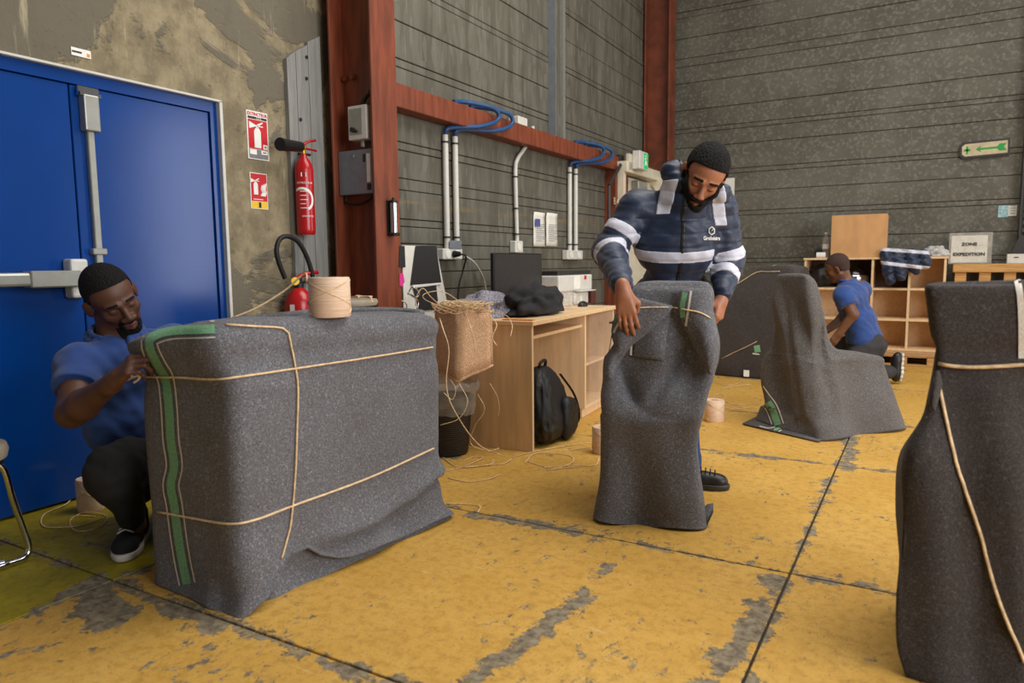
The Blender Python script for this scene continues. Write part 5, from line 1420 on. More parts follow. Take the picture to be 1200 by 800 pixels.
floor_twine('floor_twine', [[(97, 560), (88, 575), (78, 590), (52, 602), (51, 616), (80, 617), (105, 612), (122, 606)], [(82, 610), (95, 601), (115, 601), (126, 606), (118, 616), (100, 622), (86, 620), (82, 610), (90, 604), (112, 605)]], 'coil of cream twine on floor behind the kneeling man')

# ---- twine spools
def spool(base, r, h, label, lean=0.0):
    base = Vector(base)
    t = thing('twine_spool', label, 'spool', base, group='spools of cream twine')
    part('winding', lathe(BM(), [(r * 0.36, 0.002), (r * 0.96, 0.0), (r, h * 0.03), (r * 1.01, h * 0.5), (r, h * 0.97), (r * 0.95, h), (r * 0.36, h * 0.99), (r * 0.34, h * 0.9)], base, 40), M['spool'], t, 50)
    part('core', lathe(BM(), [(r * 0.30, 0.001), (r * 0.34, 0.001), (r * 0.34, h * 1.0), (r * 0.30, h * 1.0)], base, 24), M['cardboard'], t, 40)
    for s_, ph in ((1, 0.3), (-1, 1.4), (1, 3.0), (-1, 4.4)):
        bm = tube(BM(), [base + Vector((r * 1.012 * math.cos(ph + s_ * k * 0.22), r * 1.012 * math.sin(ph + s_ * k * 0.22), h * (0.08 + 0.84 * k / 16))) for k in range(17)], 0.0022, 5)
        part('cord_turn', bm, M['twine'], t, 0)
    return t
h1 = V1.ray_cast(Vector((-1.862, 1.915, 2.0)), Vector((0, 0, -1)))[0]
sp1 = spool(h1 + Vector((0, 0, 0.004)), 0.073, 0.142, 'twine spool standing on top of the big wrapped block')
part('loose_end', tube(BM(), smooth_path([h1 + Vector((-0.06, -0.05, 0.125)), h1 + Vector((-0.10, -0.02, 0.16)), h1 + Vector((-0.16, -0.06, 0.10)), h1 + Vector((-0.22, -0.14, 0.04)), h1 + Vector((-0.28, -0.2, 0.005))], 6), 0.0035, 5), M['twine'], sp1, 0)
spool(FL(837, 493), 0.066, 0.15, 'twine spool on floor left of the draped chair')
spool(FL(706, 530), 0.06, 0.155, 'twine spool on floor just left of tied blanket bundle')
spool(FL(107, 597), 0.055, 0.15, 'twine spool on floor beside blue door')

# ---- high round stool behind the block, with a tied cord
sc_ = DP(402, 352, 3.55)
t = thing('round_stool', 'high round stool with beige seat behind wrapped block', 'stool', (sc_.x, sc_.y, 0))
part('seat', lathe(BM(), [(0.10, -0.03), (0.165, -0.024), (0.172, -0.008), (0.165, 0.006), (0.12, 0.012), (0.02, 0.012)], (sc_.x, sc_.y, sc_.z), 32), M['seat_pad'], t, 50)
part('under_pad', lathe(BM(), [(0.10, -0.09), (0.15, -0.08), (0.15, -0.032), (0.10, -0.031)], (sc_.x, sc_.y, sc_.z), 32), M['jeans'], t, 50)
for k in range(4):
    a = 0.78 + k * math.pi / 2
    part('leg', tube(BM(), [(sc_.x + 0.11 * math.cos(a), sc_.y + 0.11 * math.sin(a), sc_.z - 0.085), (sc_.x + 0.19 * math.cos(a), sc_.y + 0.19 * math.sin(a), 0.0)], 0.012, 8), M['black'], t, 60)
part('foot_ring', tube(BM(), [(sc_.x + 0.165 * math.cos(k * 0.3142), sc_.y + 0.165 * math.sin(k * 0.3142), 0.28) for k in range(21)], 0.009, 6), M['black'], t, 60)
bm = BM(); q = Vector((sc_.x, sc_.y, sc_.z + 0.014))
strand(bm, [q + Vector((0.0, 0.06, 0)), q + Vector((0.06, 0.05, 0.006)), q + Vector((0.11, 0.09, 0.004)), q + Vector((0.06, 0.03, 0.008)), q + Vector((0.02, 0.10, 0.006)), q + Vector((0.1, 0.0, 0.003))], 0.005)
strand(bm, [q + Vector((0.08, 0.05, 0.006)), q + Vector((0.13, 0.05, 0.004)), q + Vector((0.172, 0.02, -0.02))], 0.005)
solo('cord_scrap', bm, M['twine'], 'knotted scrap of cord on the round stool seat', 'cord', q, 0)

# ---- second extinguisher, hung low on the wall
x2 = XC + 0.115
p = XW(351, 352, x2)
e2 = Vector((x2, p.y, p.z - 0.52)); r2 = 0.092
t = thing('foam_extinguisher', 'wide red extinguisher with looped black hose behind wrapped block', 'fire extinguisher', e2)
part('cylinder', lathe(BM(), [(r2 * 0.9, 0), (r2, 0.02), (r2, 0.47), (r2 * 0.93, 0.52), (r2 * 0.75, 0.56), (r2 * 0.45, 0.585), (r2 * 0.3, 0.60)], e2, 32), M['red'], t, 50)
hz = e2.z + 0.60
part('valve', lathe(BM(), [(0.03, 0), (0.03, 0.025), (0.02, 0.03), (0.02, 0.06)], (e2.x, e2.y, hz), 14), M['black'], t, 40)
part('yellow_cap', lathe(BM(), [(0.024, 0), (0.024, 0.03), (0.012, 0.032)], (e2.x + 0.02, e2.y - 0.055, hz + 0.035), 14, (1, -0.6, 0.2)), M['yellow'], t, 40)
part('lever', tube(BM(), smooth_path([(e2.x, e2.y - 0.03, hz + 0.05), (e2.x + 0.02, e2.y + 0.05, hz + 0.085), (e2.x + 0.03, e2.y + 0.13, hz + 0.09)], 4), 0.014, 6), M['red'], t, 60)
part('grip', tube(BM(), [(e2.x, e2.y - 0.02, hz + 0.03), (e2.x + 0.03, e2.y + 0.14, hz + 0.05)], 0.013, 6), M['black'], t, 60)
hp = [XW(*q, x2 + 0.03) for q in ((334, 326), (327, 308), (324, 293), (328, 280), (338, 277), (350, 284), (360, 302), (366, 322), (367, 330))]
part('hose', tube(BM(), smooth_path(hp, 6), 0.0145, 10), M['black_rubber'], t, 60)
view = math.atan2(-e2.y, -e2.x)
bm = BM()
for i in range(8):
    pass
def wrap2(u, z, e=0.0015):
    an = view + u / r2
    return e2 + Vector(((r2 + e) * math.cos(an), (r2 + e) * math.sin(an), z))
def wtext2(body, size, cu, cz):
    bm = text_bm(body, size, Matrix.Identity(4), 0.0003)
    for v in bm.verts: v.co = wrap2(cu + v.co.x, cz + v.co.y, 0.0015 + v.co.z)
    return bm
part('lettering', wtext2('EXTINCTEUR', 0.022, -0.02, 0.44), M['white'], t)
bm = BM(); bm.faces.new([bm.verts.new(wrap2(u, v)) for u, v in ((-0.06, 0.46), (-0.03, 0.46), (-0.03, 0.50), (-0.06, 0.50))])
part('number_label', bm, M['white'], t)

# ---- black and white printed board near the siding
xb = -2.99
P = lambda px, py, e=0.0: XW(px, py, xb + e)
t = thing('printed_board', 'black and white printed board leaning against siding beside column', 'board', (xb, P(495, 340).y, 0))
yl = 3.76; zt_ = P(495, 288).z
part('backing', prism(BM(), [(xb - 0.012, yl, 0.0), (xb - 0.012, P(527, 352).y + 0.12, 0.0), (xb - 0.012, P(524, 352).y, P(524, 352).z), (xb - 0.012, P(511.5, 287.5).y, zt_), (xb - 0.012, yl, zt_)], (0.008, 0, 0)), M['paper'], t)
for nm, m_, q, e in (('black_panel', 'ink', [(487, 288), (511, 288), (517, 331), (481, 334)], 0.002), ('black_panel', 'ink', [(468, 288), (474, 288), (475, 313), (467, 313)], 0.002), ('black_panel', 'ink', [(484, 338), (511, 334), (514, 362), (492, 364)], 0.002),
                     ('pink_shape', 'pink', [(468, 321), (472, 319), (474, 330), (471, 336), (468, 334)], 0.003), ('fold_edge', 'white', [(483, 334), (517, 331), (517, 333), (484, 337)], 0.004)):
    part(nm, prism(BM(), [P(a, b, e) for a, b in q], (0.002, 0, 0)), M[m_], t)
bm = BM()
strand(bm, [P(478, 345, 0.05), P(482, 337, 0.08), P(488, 338, 0.1), P(492, 345, 0.08), P(485, 348, 0.06), P(478, 343, 0.09), P(490, 352, 0.1), P(489, 362, 0.1)], 0.006)
strand(bm, [P(470, 352, 0.05), P(476, 356, 0.07), P(476, 366, 0.07)], 0.006)
solo('wire_bundle', bm, M['chrome'], 'tangled silver wire hanging before the printed board', 'wire', P(488, 362, 0.1), 0)
# white cable up from behind desk
solo('white_cable', tube(BM(), smooth_path([XW(q[0], q[1], XS + 0.05) for q in ((545, 300), (556, 308), (566, 325), (570, 345), (571, 356))] + [Vector((XS + 0.05, XW(571, 356, XS + 0.05).y, 0.5))], 6), 0.008, 6), M['white_metal'], 'white cable curving from socket down behind desk', 'cable', XW(571, 356, XS + 0.05), 60)

# ---- chrome stool at the left edge
s0 = FL(33, 652); sz = 0.455
t = thing('chrome_stool', 'round padded stool with bent chrome tube legs at left edge', 'stool', (s0.x - 0.10, s0.y - 0.26, 0))
pc = DP(10, 528, 2.62)
cs = Vector((pc.x - 0.06, pc.y - 0.165, 0))
part('seat', lathe(BM(), [(0.14, sz - 0.03), (0.172, sz - 0.025), (0.178, sz), (0.172, sz + 0.022), (0.12, sz + 0.03), (0.02, sz + 0.032)], cs, 32), M['seat_pad'], t, 50)
part('seat_rim', lathe(BM(), [(0.12, sz - 0.05), (0.16, sz - 0.048), (0.16, sz - 0.031), (0.12, sz - 0.031)], cs, 32), M['black'], t, 50)
K = [(cs.x + 0.03, cs.y + 0.10, sz - 0.05), DP(3, 548, 2.62), DP(15, 585, 2.66), DP(27, 618, 2.70), DP(33, 636, 2.72), DP(33, 647, 2.72), DP(27, 655, 2.70), DP(12, 662, 2.66), DP(-12, 668, 2.6)]
K = [Vector(q) for q in K]; 
for q in K[5:]: q.z = max(q.z, 0.014)
K.append(Vector((K[-1].x - 0.05, K[-1].y - 0.22, 0.014)))
part('leg_frame', tube(BM(), smooth_path(K, 6), 0.0115, 10), M['chrome'], t, 60)
off = Vector((cs.x, cs.y, 0)) * 2
mir = [Vector((off.x - q.x, off.y - q.y, q.z)) for q in K]
part('leg_frame', tube(BM(), smooth_path(mir, 6), 0.0115, 10), M['chrome'], t, 60)
# ================================================================== people: smooth implicit bodies, meshed once
f32 = np.float32
def A3(v): return np.array([v[0], v[1], v[2]], dtype=f32)
class Body:
    """a list of blended solids: round cones and ellipsoids"""
    def __init__(s): s.p = []
    def cone(s, a, b, ra, rb=None, k=0.02, op=1):
        a, b = A3(a), A3(b); rb = ra if rb is None else rb
        s.p.append(('c', a, b, ra, rb, k, op)); return s
    def chain(s, pts, k=0.02):
        for (a, ra), (b, rb) in zip(pts, pts[1:]): s.cone(a, b, ra, rb, k)
        return s
    def ell(s, c, ax, r, k=0.02, op=1):
        """ax: 3x3 with columns = axes"""
        s.p.append(('e', A3(c), np.array(ax, dtype=f32), np.array(r, dtype=f32), None, k, op)); return s
    def near(s, c, R):
        out = []
        for q in s.p:
            if q[0] == 'c':
                ba = q[2] - q[1]; L = float(ba @ ba) + 1e-9; t = min(1, max(0, float((c - q[1]) @ ba) / L))
                d = np.linalg.norm(c - q[1] - t * ba) - max(q[3], q[4])
            else: d = np.linalg.norm(c - q[1]) - float(q[3].max())
            if d - R < 0.07: out.append(q)
        return out
    @staticmethod
    def ev(prims, P):
        d = np.full(len(P), 0.5, dtype=f32)
        for q in prims:
            if q[0] == 'c':
                ba = q[2] - q[1]; L = float(ba @ ba) + 1e-9
                pa = P - q[1]; t = np.clip(pa @ ba / L, 0, 1)
                e = np.sqrt(((pa - t[:, None] * ba) ** 2).sum(1)) - (q[3] + (q[4] - q[3]) * t)
            else:
                w = (P - q[1]) @ q[2]; k0 = np.sqrt(((w / q[3]) ** 2).sum(1)) + 1e-6; k1 = np.sqrt(((w / q[3] ** 2) ** 2).sum(1)) + 1e-6
                e = k0 * (k0 - 1) / k1
            k = q[5]
            if q[6] > 0:
                h = np.maximum(k - np.abs(d - e), 0) / k; d = np.minimum(d, e) - h * h * k * 0.25
            else:
                e = -e; h = np.maximum(k - np.abs(d - e), 0) / k; d = np.maximum(d, e) + h * h * k * 0.25
        return d
    def bounds(s, pad=0.03):
        lo = np.full(3, 9e9); hi = -lo
        for q in s.p:
            if q[6] < 0: continue
            if q[0] == 'c':
                r = max(q[3], q[4]); lo = np.minimum(lo, np.minimum(q[1], q[2]) - r); hi = np.maximum(hi, np.maximum(q[1], q[2]) + r)
            else: r = float(q[3].max()); lo = np.minimum(lo, q[1] - r); hi = np.maximum(hi, q[1] + r)
        return lo - pad, hi + pad
def mesh_body(body, h, post=None, bounds=None):
    """surface nets over the blocks the surface passes through"""
    lo, hi = body.bounds() if bounds is None else bounds
    B = 8; S = 4; sb = B * S * h
    n = np.ceil((hi - lo) / sb).astype(int)
    ar = np.arange(B + 1)
    GI, GD = [], []
    bi = np.stack(np.meshgrid(np.arange(S), np.arange(S), np.arange(S), indexing='ij'), -1).reshape(-1, 3)
    loc = np.stack(np.meshgrid(ar, ar, ar, indexing='ij'), -1).reshape(-1, 3)
    for I in np.ndindex(*n):
        c = (lo + (np.array(I) + 0.5) * sb).astype(f32)
        pr = body.near(c, sb * 0.87)
        if not pr: continue
        org = (np.array(I) * S + bi) * B
        cen = (lo + (org + B / 2) * h).astype(f32)
        d = body.ev(pr, cen)
        if post is not None: d = post(cen, d)
        keep = np.abs(d) < B * h * 0.87 * 1.25 + 0.012
        if not keep.any(): continue
        o = org[keep]
        idx = (o[:, None, :] + loc[None]).reshape(-1, 3)
        P = (lo + idx * h).astype(f32)
        d = body.ev(pr, P)
        if post is not None: d = post(P, d)
        GI.append(o); GD.append(d.reshape(len(o), B + 1, B + 1, B + 1))
    if not GI: return np.zeros((0, 3)), np.zeros((0, 4), int)
    O = np.concatenate(GI); D = np.concatenate(GD)
    ins = D < 0
    cs = [(i, j, k) for i in (0, 1) for j in (0, 1) for k in (0, 1)]
    cnt = sum(ins[:, i:i + B, j:j + B, k:k + B].astype(np.int8) for i, j, k in cs)
    act = (cnt > 0) & (cnt < 8)
    b, x, y, z = np.nonzero(act)
    acc = np.zeros((len(b), 3)); num = np.zeros(len(b))
    for c0 in cs:
        for ax in range(3):
            if c0[ax] == 1: continue
            c1 = list(c0); c1[ax] = 1
            d0 = D[b, x + c0[0], y + c0[1], z + c0[2]]; d1 = D[b, x + c1[0], y + c1[1], z + c1[2]]
            m = (d0 < 0) != (d1 < 0)
            t = np.where(m, d0 / np.where(m, d0 - d1, 1), 0)
            p = np.tile(np.array(c0, float), (len(b), 1)); p[:, ax] += t
            acc += np.where(m[:, None], p, 0); num += m
    base = O[b] + np.stack([x, y, z], 1)
    verts = lo + (base + acc / num[:, None]) * h
    M1 = 4096
    key = lambda q: (q[:, 0].astype(np.int64) * M1 + q[:, 1]) * M1 + q[:, 2]
    kk = key(base); order = np.argsort(kk); ks = kk[order]
    quads = []
    for ax in range(3):
        sl0 = ins[:, :B, :B, :B]
        sl1 = [ins[:, 1:, :B, :B], ins[:, :B, 1:, :B], ins[:, :B, :B, 1:]][ax]
        e = np.nonzero(sl0 != sl1)
        g = O[e[0]] + np.stack(e[1:], 1); s_in = sl0[e]
        a1, a2 = (ax + 1) % 3, (ax + 2) % 3
        nb = []
        ok = np.ones(len(g), bool)
        for o1, o2 in ((-1, -1), (0, -1), (0, 0), (-1, 0)):
            q = g.copy(); q[:, a1] += o1; q[:, a2] += o2
            kq = key(q); pos = np.searchsorted(ks, kq); pos = np.minimum(pos, len(ks) - 1)
            ok &= ks[pos] == kq; nb.append(order[pos])
        Q = np.stack(nb, 1)
        Q[~s_in] = Q[~s_in][:, ::-1]
        quads.append(Q[ok])
    return verts, np.concatenate(quads)
def largest(v, q):
    lab = np.arange(len(v))
    while True:
        m = lab[q].min(1); new = lab.copy()
        for i in range(4): np.minimum.at(new, q[:, i], m)
        new = new[new]
        if (new == lab).all(): break
        lab = new
    u, c = np.unique(lab[q[:, 0]], return_counts=True)
    keep = lab == u[c.argmax()]
    idx = np.cumsum(keep) - 1
    return v[keep], idx[q[keep[q[:, 0]]]]
def body_part(name, VQ, m, parent, relax=1):
    v, q = VQ
    if len(v): v, q = largest(v, q)
    for _ in range(relax):      # one gentle smoothing pass
        s = np.zeros_like(v); c = np.zeros(len(v))
        for i in range(4):
            for j in (1, 3):
                np.add.at(s, q[:, i], v[q[:, (i + j) % 4]]); np.add.at(c, q[:, i], 1)
        v = v * 0.5 + 0.5 * s / np.maximum(c, 1)[:, None]
    if parent is not None:
        im = np.array(ROOTM[parent.name].inverted()); v = v @ im[:3, :3].T + im[:3, 3]
    me = bpy.data.meshes.new(name)
    me.vertices.add(len(v)); me.vertices.foreach_set('co', v.astype(f32).ravel())
    me.loops.add(q.size); me.loops.foreach_set('vertex_index', q.astype(np.int32).ravel())
    me.polygons.add(len(q)); me.polygons.foreach_set('loop_start', np.arange(0, q.size, 4, dtype=np.int32)); me.polygons.foreach_set('loop_total', np.full(len(q), 4, dtype=np.int32))
    me.update(calc_edges=True); me.validate()
    me.polygons.foreach_set('use_smooth', [True] * len(me.polygons))
    me.materials.append(m)
    o = bpy.data.objects.new(name, me); COL.objects.link(o)
    if parent is not None: o.parent = parent; ROOTM[o.name] = ROOTM[parent.name]
    else: ROOTM[o.name] = Matrix.Identity(4)
    return o
def V(x, y=None, z=None): return Vector(x) if y is None else Vector((x, y, z))
def basis(fwd, up):
    f = Vector(fwd).normalized(); u = Vector(up); u = (u - f * u.dot(f)).normalized(); r = f.cross(u)
    return np.array([[r.x, f.x, u.x], [r.y, f.y, u.y], [r.z, f.z, u.z]])
class Head:
    def __init__(s, c, fwd, up, sc=1.0):
        s.c = np.array(c); s.A = basis(fwd, up); s.s = sc
    def w(s, x, y, z): return s.c + s.A @ (np.array([x, y, z]) * s.s)
    def local(s, P): return ((P - s.c.astype(f32)) @ s.A.astype(f32)) / s.s
    def build(s, b, neck_to, nr=(0.056, 0.064), lids=True):
        w, A, q = s.w, s.A, s.s
        R = lambda *r: [x * q for x in r]
        b.cone(w(0, -0.028, -0.05), neck_to, nr[0] * q, nr[1] * q, 0.03)
        b.ell(w(0, -0.016, 0.034), A, R(0.076, 0.097, 0.088), 0.02)
        b.ell(w(0, 0.030, 0.030), A, R(0.066, 0.060, 0.062), 0.02)
        b.ell(w(0, 0.026, -0.04), A, R(0.060, 0.066, 0.080), 0.025)
        b.cone(w(-0.052, -0.01, -0.055), w(-0.018, 0.066, -0.104), 0.021 * q, 0.017 * q, 0.025)
        b.cone(w(0.052, -0.01, -0.055), w(0.018, 0.066, -0.104), 0.021 * q, 0.017 * q, 0.025)
        b.ell(w(0, 0.072, -0.103), A, R(0.026, 0.020, 0.018), 0.02)
        for sx in (-1, 1):
            b.ell(w(sx * 0.044, 0.058, -0.028), A, R(0.022, 0.022, 0.02), 0.02)
            b.cone(w(sx * 0.014, 0.090, 0.016), w(sx * 0.045, 0.076, 0.016), 0.010 * q, 0.008 * q, 0.015)
            b.ell(w(sx * 0.032, 0.096, -0.004), A, R(0.019, 0.014, 0.012), 0.012, -1)
            b.ell(w(sx * 0.031, 0.076, -0.006), A, R(0.0155, 0.0125, 0.0125), 0.004)
            b.ell(w(sx * 0.084, -0.010, -0.010), A @ np.array(Matrix.Rotation(sx * 0.45, 3, 'Z')), R(0.008, 0.021, 0.033), 0.010)
            b.ell(w(sx * 0.0135, 0.101, -0.044), A, R(0.010, 0.012, 0.009), 0.008)
        b.cone(w(0, 0.088, 0.008), w(0, 0.110, -0.038), 0.008 * q, 0.0125 * q, 0.012)
        b.ell(w(0, 0.083, -0.070), A, R(0.028, 0.014, 0.018), 0.015)
        b.cone(w(-0.021, 0.088, -0.070), w(0, 0.098, -0.068), 0.0045 * q, 0.0065 * q, 0.006); b.cone(w(0.021, 0.088, -0.070), w(0, 0.098, -0.068), 0.0045 * q, 0.0065 * q, 0.006)
        b.cone(w(-0.018, 0.088, -0.081), w(0, 0.096, -0.083), 0.0045 * q, 0.0075 * q, 0.006); b.cone(w(0.018, 0.088, -0.081), w(0, 0.096, -0.083), 0.0045 * q, 0.0075 * q, 0.006)
    def hair(s, thick, line, m, parent, h=0.0035, rough=0.003, name='hair'):
        b = Body(); A, q, w = s.A, s.s, s.w
        R = lambda *r: [(x + thick) * q for x in r]
        b.ell(w(0, -0.016, 0.034), A, R(0.076, 0.097, 0.088), 0.02); b.ell(w(0, 0.030, 0.030), A, R(0.066, 0.058, 0.062), 0.02)
        b.ell(w(0, -0.03, -0.02), A, R(0.066, 0.066, 0.06), 0.02)
        def post(P, d):
            l = s.local(P)
            d = d - rough * np.sin(l[:, 0] * 420 + 3 * np.sin(l[:, 1] * 160)) * np.sin(l[:, 1] * 390 + 2 * np.sin(l[:, 2] * 190)) * np.sin(l[:, 2] * 410)
            return np.maximum(d, line(l) * q)
        return body_part(name, mesh_body(b, h, post), m, parent, 1)
    def beard(s, body, thick, m, parent, region, h=0.003, name='beard'):
        """a shell over the face itself"""
        def post(P, d):
            l = s.local(P)
            d = d - thick - 0.001 * np.sin(l[:, 0] * 700) * np.sin(l[:, 2] * 700 + l[:, 1] * 300)
            return np.maximum(d, region(l) * s.s)
        c = s.w(0, 0.04, -0.07)
        return body_part(name, mesh_body(body, h, post, (c - 0.13, c + 0.13)), m, parent, 1)
    def patch(s, body, thick, m, parent, region, name, h=0.0022, c=(0, 0.08, -0.07), r=0.07):
        def post(P, d):
            return np.maximum(d - thick, region(s.local(P)) * s.s)
        cc = s.w(*c)
        return body_part(name, mesh_body(body, h, post, (cc - r, cc + r)), m, parent, 1)
def hand(b, wrist, fwd, back, side, curl, thumb=0.5, spread=0.06, sc=1.0, nails=None):
    """fwd: along the fingers, back: out of the back of the hand, side: +1 thumb on +cross side"""
    f = Vector(fwd).normalized(); n = Vector(back); n = (n - f * n.dot(f)).normalized(); t = n.cross(f) * side
    W = Vector(wrist)
    L = lambda x, y, z: W + (f * x + t * y + n * z) * sc
    ks = [0.030, 0.010, -0.010, -0.029]; kx = [0.088, 0.092, 0.087, 0.078]
    b.cone(L(-0.03, 0, 0), L(0.02, 0, 0), 0.026 * sc, 0.027 * sc, 0.02)
    for y, x in zip(ks, kx): b.cone(L(0.012, y * 0.55, 0), L(x, y, 0.0), 0.0165 * sc, 0.0115 * sc, 0.016)
    b.ell(L(0.045, 0.0, -0.006), np.array([[f.x, t.x, n.x], [f.y, t.y, n.y], [f.z, t.z, n.z]]), [0.042 * sc, 0.036 * sc, 0.014 * sc], 0.012)
    lens = [(0.043, 0.026, 0.021), (0.047, 0.030, 0.022), (0.043, 0.028, 0.022), (0.034, 0.021, 0.019)]
    tips = []
    for i in range(4):
        p = L(kx[i], ks[i], 0.001); a = 0.0; c = curl[i]; sp = spread * (1.5 - i)
        rr = [0.0096, 0.0086, 0.0078, 0.0066] if i < 3 else [0.0084, 0.0074, 0.0068, 0.006]
        for j, ln in enumerate(lens[i]):
            a += c[j]
            d = (f * math.cos(a) - n * math.sin(a)) + t * sp * math.cos(a)
            q = p + d.normalized() * ln * sc
            b.cone(p, q, rr[j] * sc, rr[j + 1] * sc, 0.005); p = q
        tips.append(p)
    # thumb leaves the side of the palm near its base
    p0 = L(0.020, 0.018, -0.006); p1 = L(0.052, 0.046, -0.012 - 0.016 * thumb); p2 = L(0.082, 0.054 - 0.020 * thumb, -0.018 - 0.030 * thumb); p3 = L(0.105, 0.050 - 0.034 * thumb, -0.022 - 0.040 * thumb)
    b.cone(p0, p1, 0.018 * sc, 0.0125 * sc, 0.012); b.cone(p1, p2, 0.0115 * sc, 0.0100 * sc, 0.006); b.cone(p2, p3, 0.0100 * sc, 0.0076 * sc, 0.005)
    tips.append(p3)
    return tips
def wob(P, s, a, ph=0.0):
    return a * (np.sin(P[:, 0] * s + 2.1 * np.sin(P[:, 2] * s * 0.7 + ph)) * np.sin(P[:, 2] * s * 1.3 + 1.7 * np.sin(P[:, 1] * s * 0.8 + ph) + ph) + 0.6 * np.sin((P[:, 1] + P[:, 2] * 0.6) * s * 2.1 + ph * 2))
RIM = Vector(_RX); TOC = -Vector(_F); UPV = Vector((0, 0, 1))
def cdir(x, y, t):   # direction from screen-right, screen-up, toward-camera amounts (level axes)
    r = Vector((_RX[0], _RX[1], 0)).normalized(); c = Vector((-_F[0], -_F[1], 0)).normalized()
    return (r * x + UPV * y + c * t).normalized()
def person_root(label, base):
    t = thing('person', label, 'person', base); return t
def slab(n, c, half):
    n = A3(Vector(n).normalized()); c = A3(c)
    return lambda P: np.abs((P - c) @ n) - half
def half(n, c):
    n = A3(Vector(n).normalized()); c = A3(c)
    return lambda P: (P - c) @ n
# ------------------------------------------------------------------ the standing man in the navy jacket
G = DP(785, 400, 3.58); G.z = 0
pr1 = person_root('standing bearded man in navy reflective jacket tying a blanket bundle', G)
hip = Vector((G.x, G.y, 0.86)); 
belly = DP(789, 352, 3.50); chest = DP(793, 282, 3.40); upch = DP(796, 246, 3.35)
nk = DP(803, 232, 3.33)
HC = DP(825, 205, 3.23)
hd = Head(HC, cdir(-0.20, -0.58, 0.78), cdir(0.30, 0.78, 0.58), 1.12)
ff = cdir(0, 0, 1); rr_ = cdir(1, 0, 0)
Ab = basis(ff, chest - belly)
hz_ = min(h_[3] for h_ in (best_hit(735 + i, 356) for i in range(0, 12, 3)) if h_); kz_ = float(np.dot(Vector(ray(737, 356)).normalized(), Vector(_F))); hdep = hz_ * kz_
shL, elL, wrL = DP(746, 243, 3.38), DP(714, 293, 3.36), DP(730, 338, hdep - 0.03)
shR, elR, wrR = DP(842, 243, 3.38), DP(853, 306, 3.44), DP(846, 346, 3.30)
b = Body()
hd.build(b, nk + (belly - chest) * 0.12)
b.ell(chest, Ab, [0.155, 0.10, 0.17], 0.04); b.ell(belly, Ab, [0.14, 0.095, 0.15], 0.05); b.ell(hip, np.eye(3), [0.15, 0.13, 0.12], 0.05)
b.cone(shL, shR, 0.055, 0.055, 0.05); b.cone(nk, chest, 0.06, 0.09, 0.04)
b.chain([(shL, 0.055), (elL, 0.042), (wrL, 0.028)], 0.02); b.chain([(shR, 0.055), (elR, 0.042), (wrR, 0.028)], 0.02)
kL, aL = G + rr_ * -0.13 + ff * 0.03 + UPV * 0.46, G + rr_ * -0.15 + ff * -0.05 + UPV * 0.09
aR = DP(805, 553, 3.52); aR.z = 0.095; kR = G + rr_ * 0.05 + ff * 0.03 + UPV * 0.47
b.chain([(hip + rr_ * -0.09, 0.085), (kL, 0.055), (aL, 0.04)], 0.04); b.chain([(hip + rr_ * 0.09, 0.085), (kR, 0.055), (aR, 0.04)], 0.04)
# hands: image-left over the cord, image-right holding its end
c3 = lambda a, b_, c_: (a, b_, c_)
tL = hand(b, wrL + cdir(0.1, -1, 0.25) * 0.012, cdir(0.12, -0.97, 0.18), cdir(-0.30, 0.12, 0.94), 1, [(0.35, 0.55, 0.4), (0.22, 0.40, 0.3), (0.18, 0.35, 0.3), (0.15, 0.35, 0.3)], 0.85, 0.05, 1.04)
tR = hand(b, wrR + cdir(-0.1, -1, 0.1) * 0.012, cdir(-0.22, -0.93, 0.25), cdir(0.80, 0.15, 0.55), -1, [(0.6, 0.9, 0.6), (0.6, 0.9, 0.6), (0.65, 0.9, 0.6), (0.7, 0.9, 0.6)], 1.0, 0.03, 1.06)
skin = body_part('body', mesh_body(b, 0.0042), M['skin_mid'], pr1)
hline = lambda l: 0.022 + 0.42 * np.maximum(l[:, 1] - 0.0, 0) * 1.0 + np.where(l[:, 1] < 0.0, 0.25 * l[:, 1], 0) - l[:, 2] + 0.02 * (l[:, 1] > 0.02) - 0.02 * np.exp(-((l[:, 1] - 0.012) / 0.014) ** 2) - np.where(l[:, 1] < -0.03, 0.055, 0)
hd.hair(0.009, hline, M['hair'], pr1, rough=0.0035)
def beard_region(l):
    ax = np.abs(l[:, 0])
    low = l[:, 2] + 0.052 - np.maximum(0, np.minimum(ax, 0.064) - 0.035) * 1.6 - np.maximum(0, 0.055 - l[:, 1]) * 0.2     # below the cheek line
    back = 0.012 - l[:, 1]
    lips = 0.021 - np.sqrt((l[:, 0] * 0.9) ** 2 + ((l[:, 2] + 0.0765) * 1.9) ** 2)
    return np.maximum(np.maximum(low, back), np.where(l[:, 1] > 0.08, lips, -1))
hd.beard(b, 0.010, M['hair'], pr1, beard_region)
for sx in (-1, 1):
    hd.patch(b, 0.003, M['hair'], pr1, lambda l, sx=sx: np.maximum(np.maximum(np.abs(l[:, 2] - 0.0205 + 0.12 * (np.abs(l[:, 0]) - 0.03)) - 0.0042, np.abs(l[:, 0] * sx - 0.032) - 0.019), 0.05 - l[:, 1]), 'eyebrow', 0.0025, (sx * 0.03, 0.085, 0.018), 0.035)
    hd.patch(b, 0.0012, M['ink'], pr1, lambda l, sx=sx: np.maximum(np.maximum(np.abs(l[:, 2] + 0.0125) - 0.0022, np.abs(l[:, 0] * sx - 0.031) - 0.014), 0.07 - l[:, 1]), 'eyelashes', 0.002, (sx * 0.03, 0.085, -0.012), 0.025)
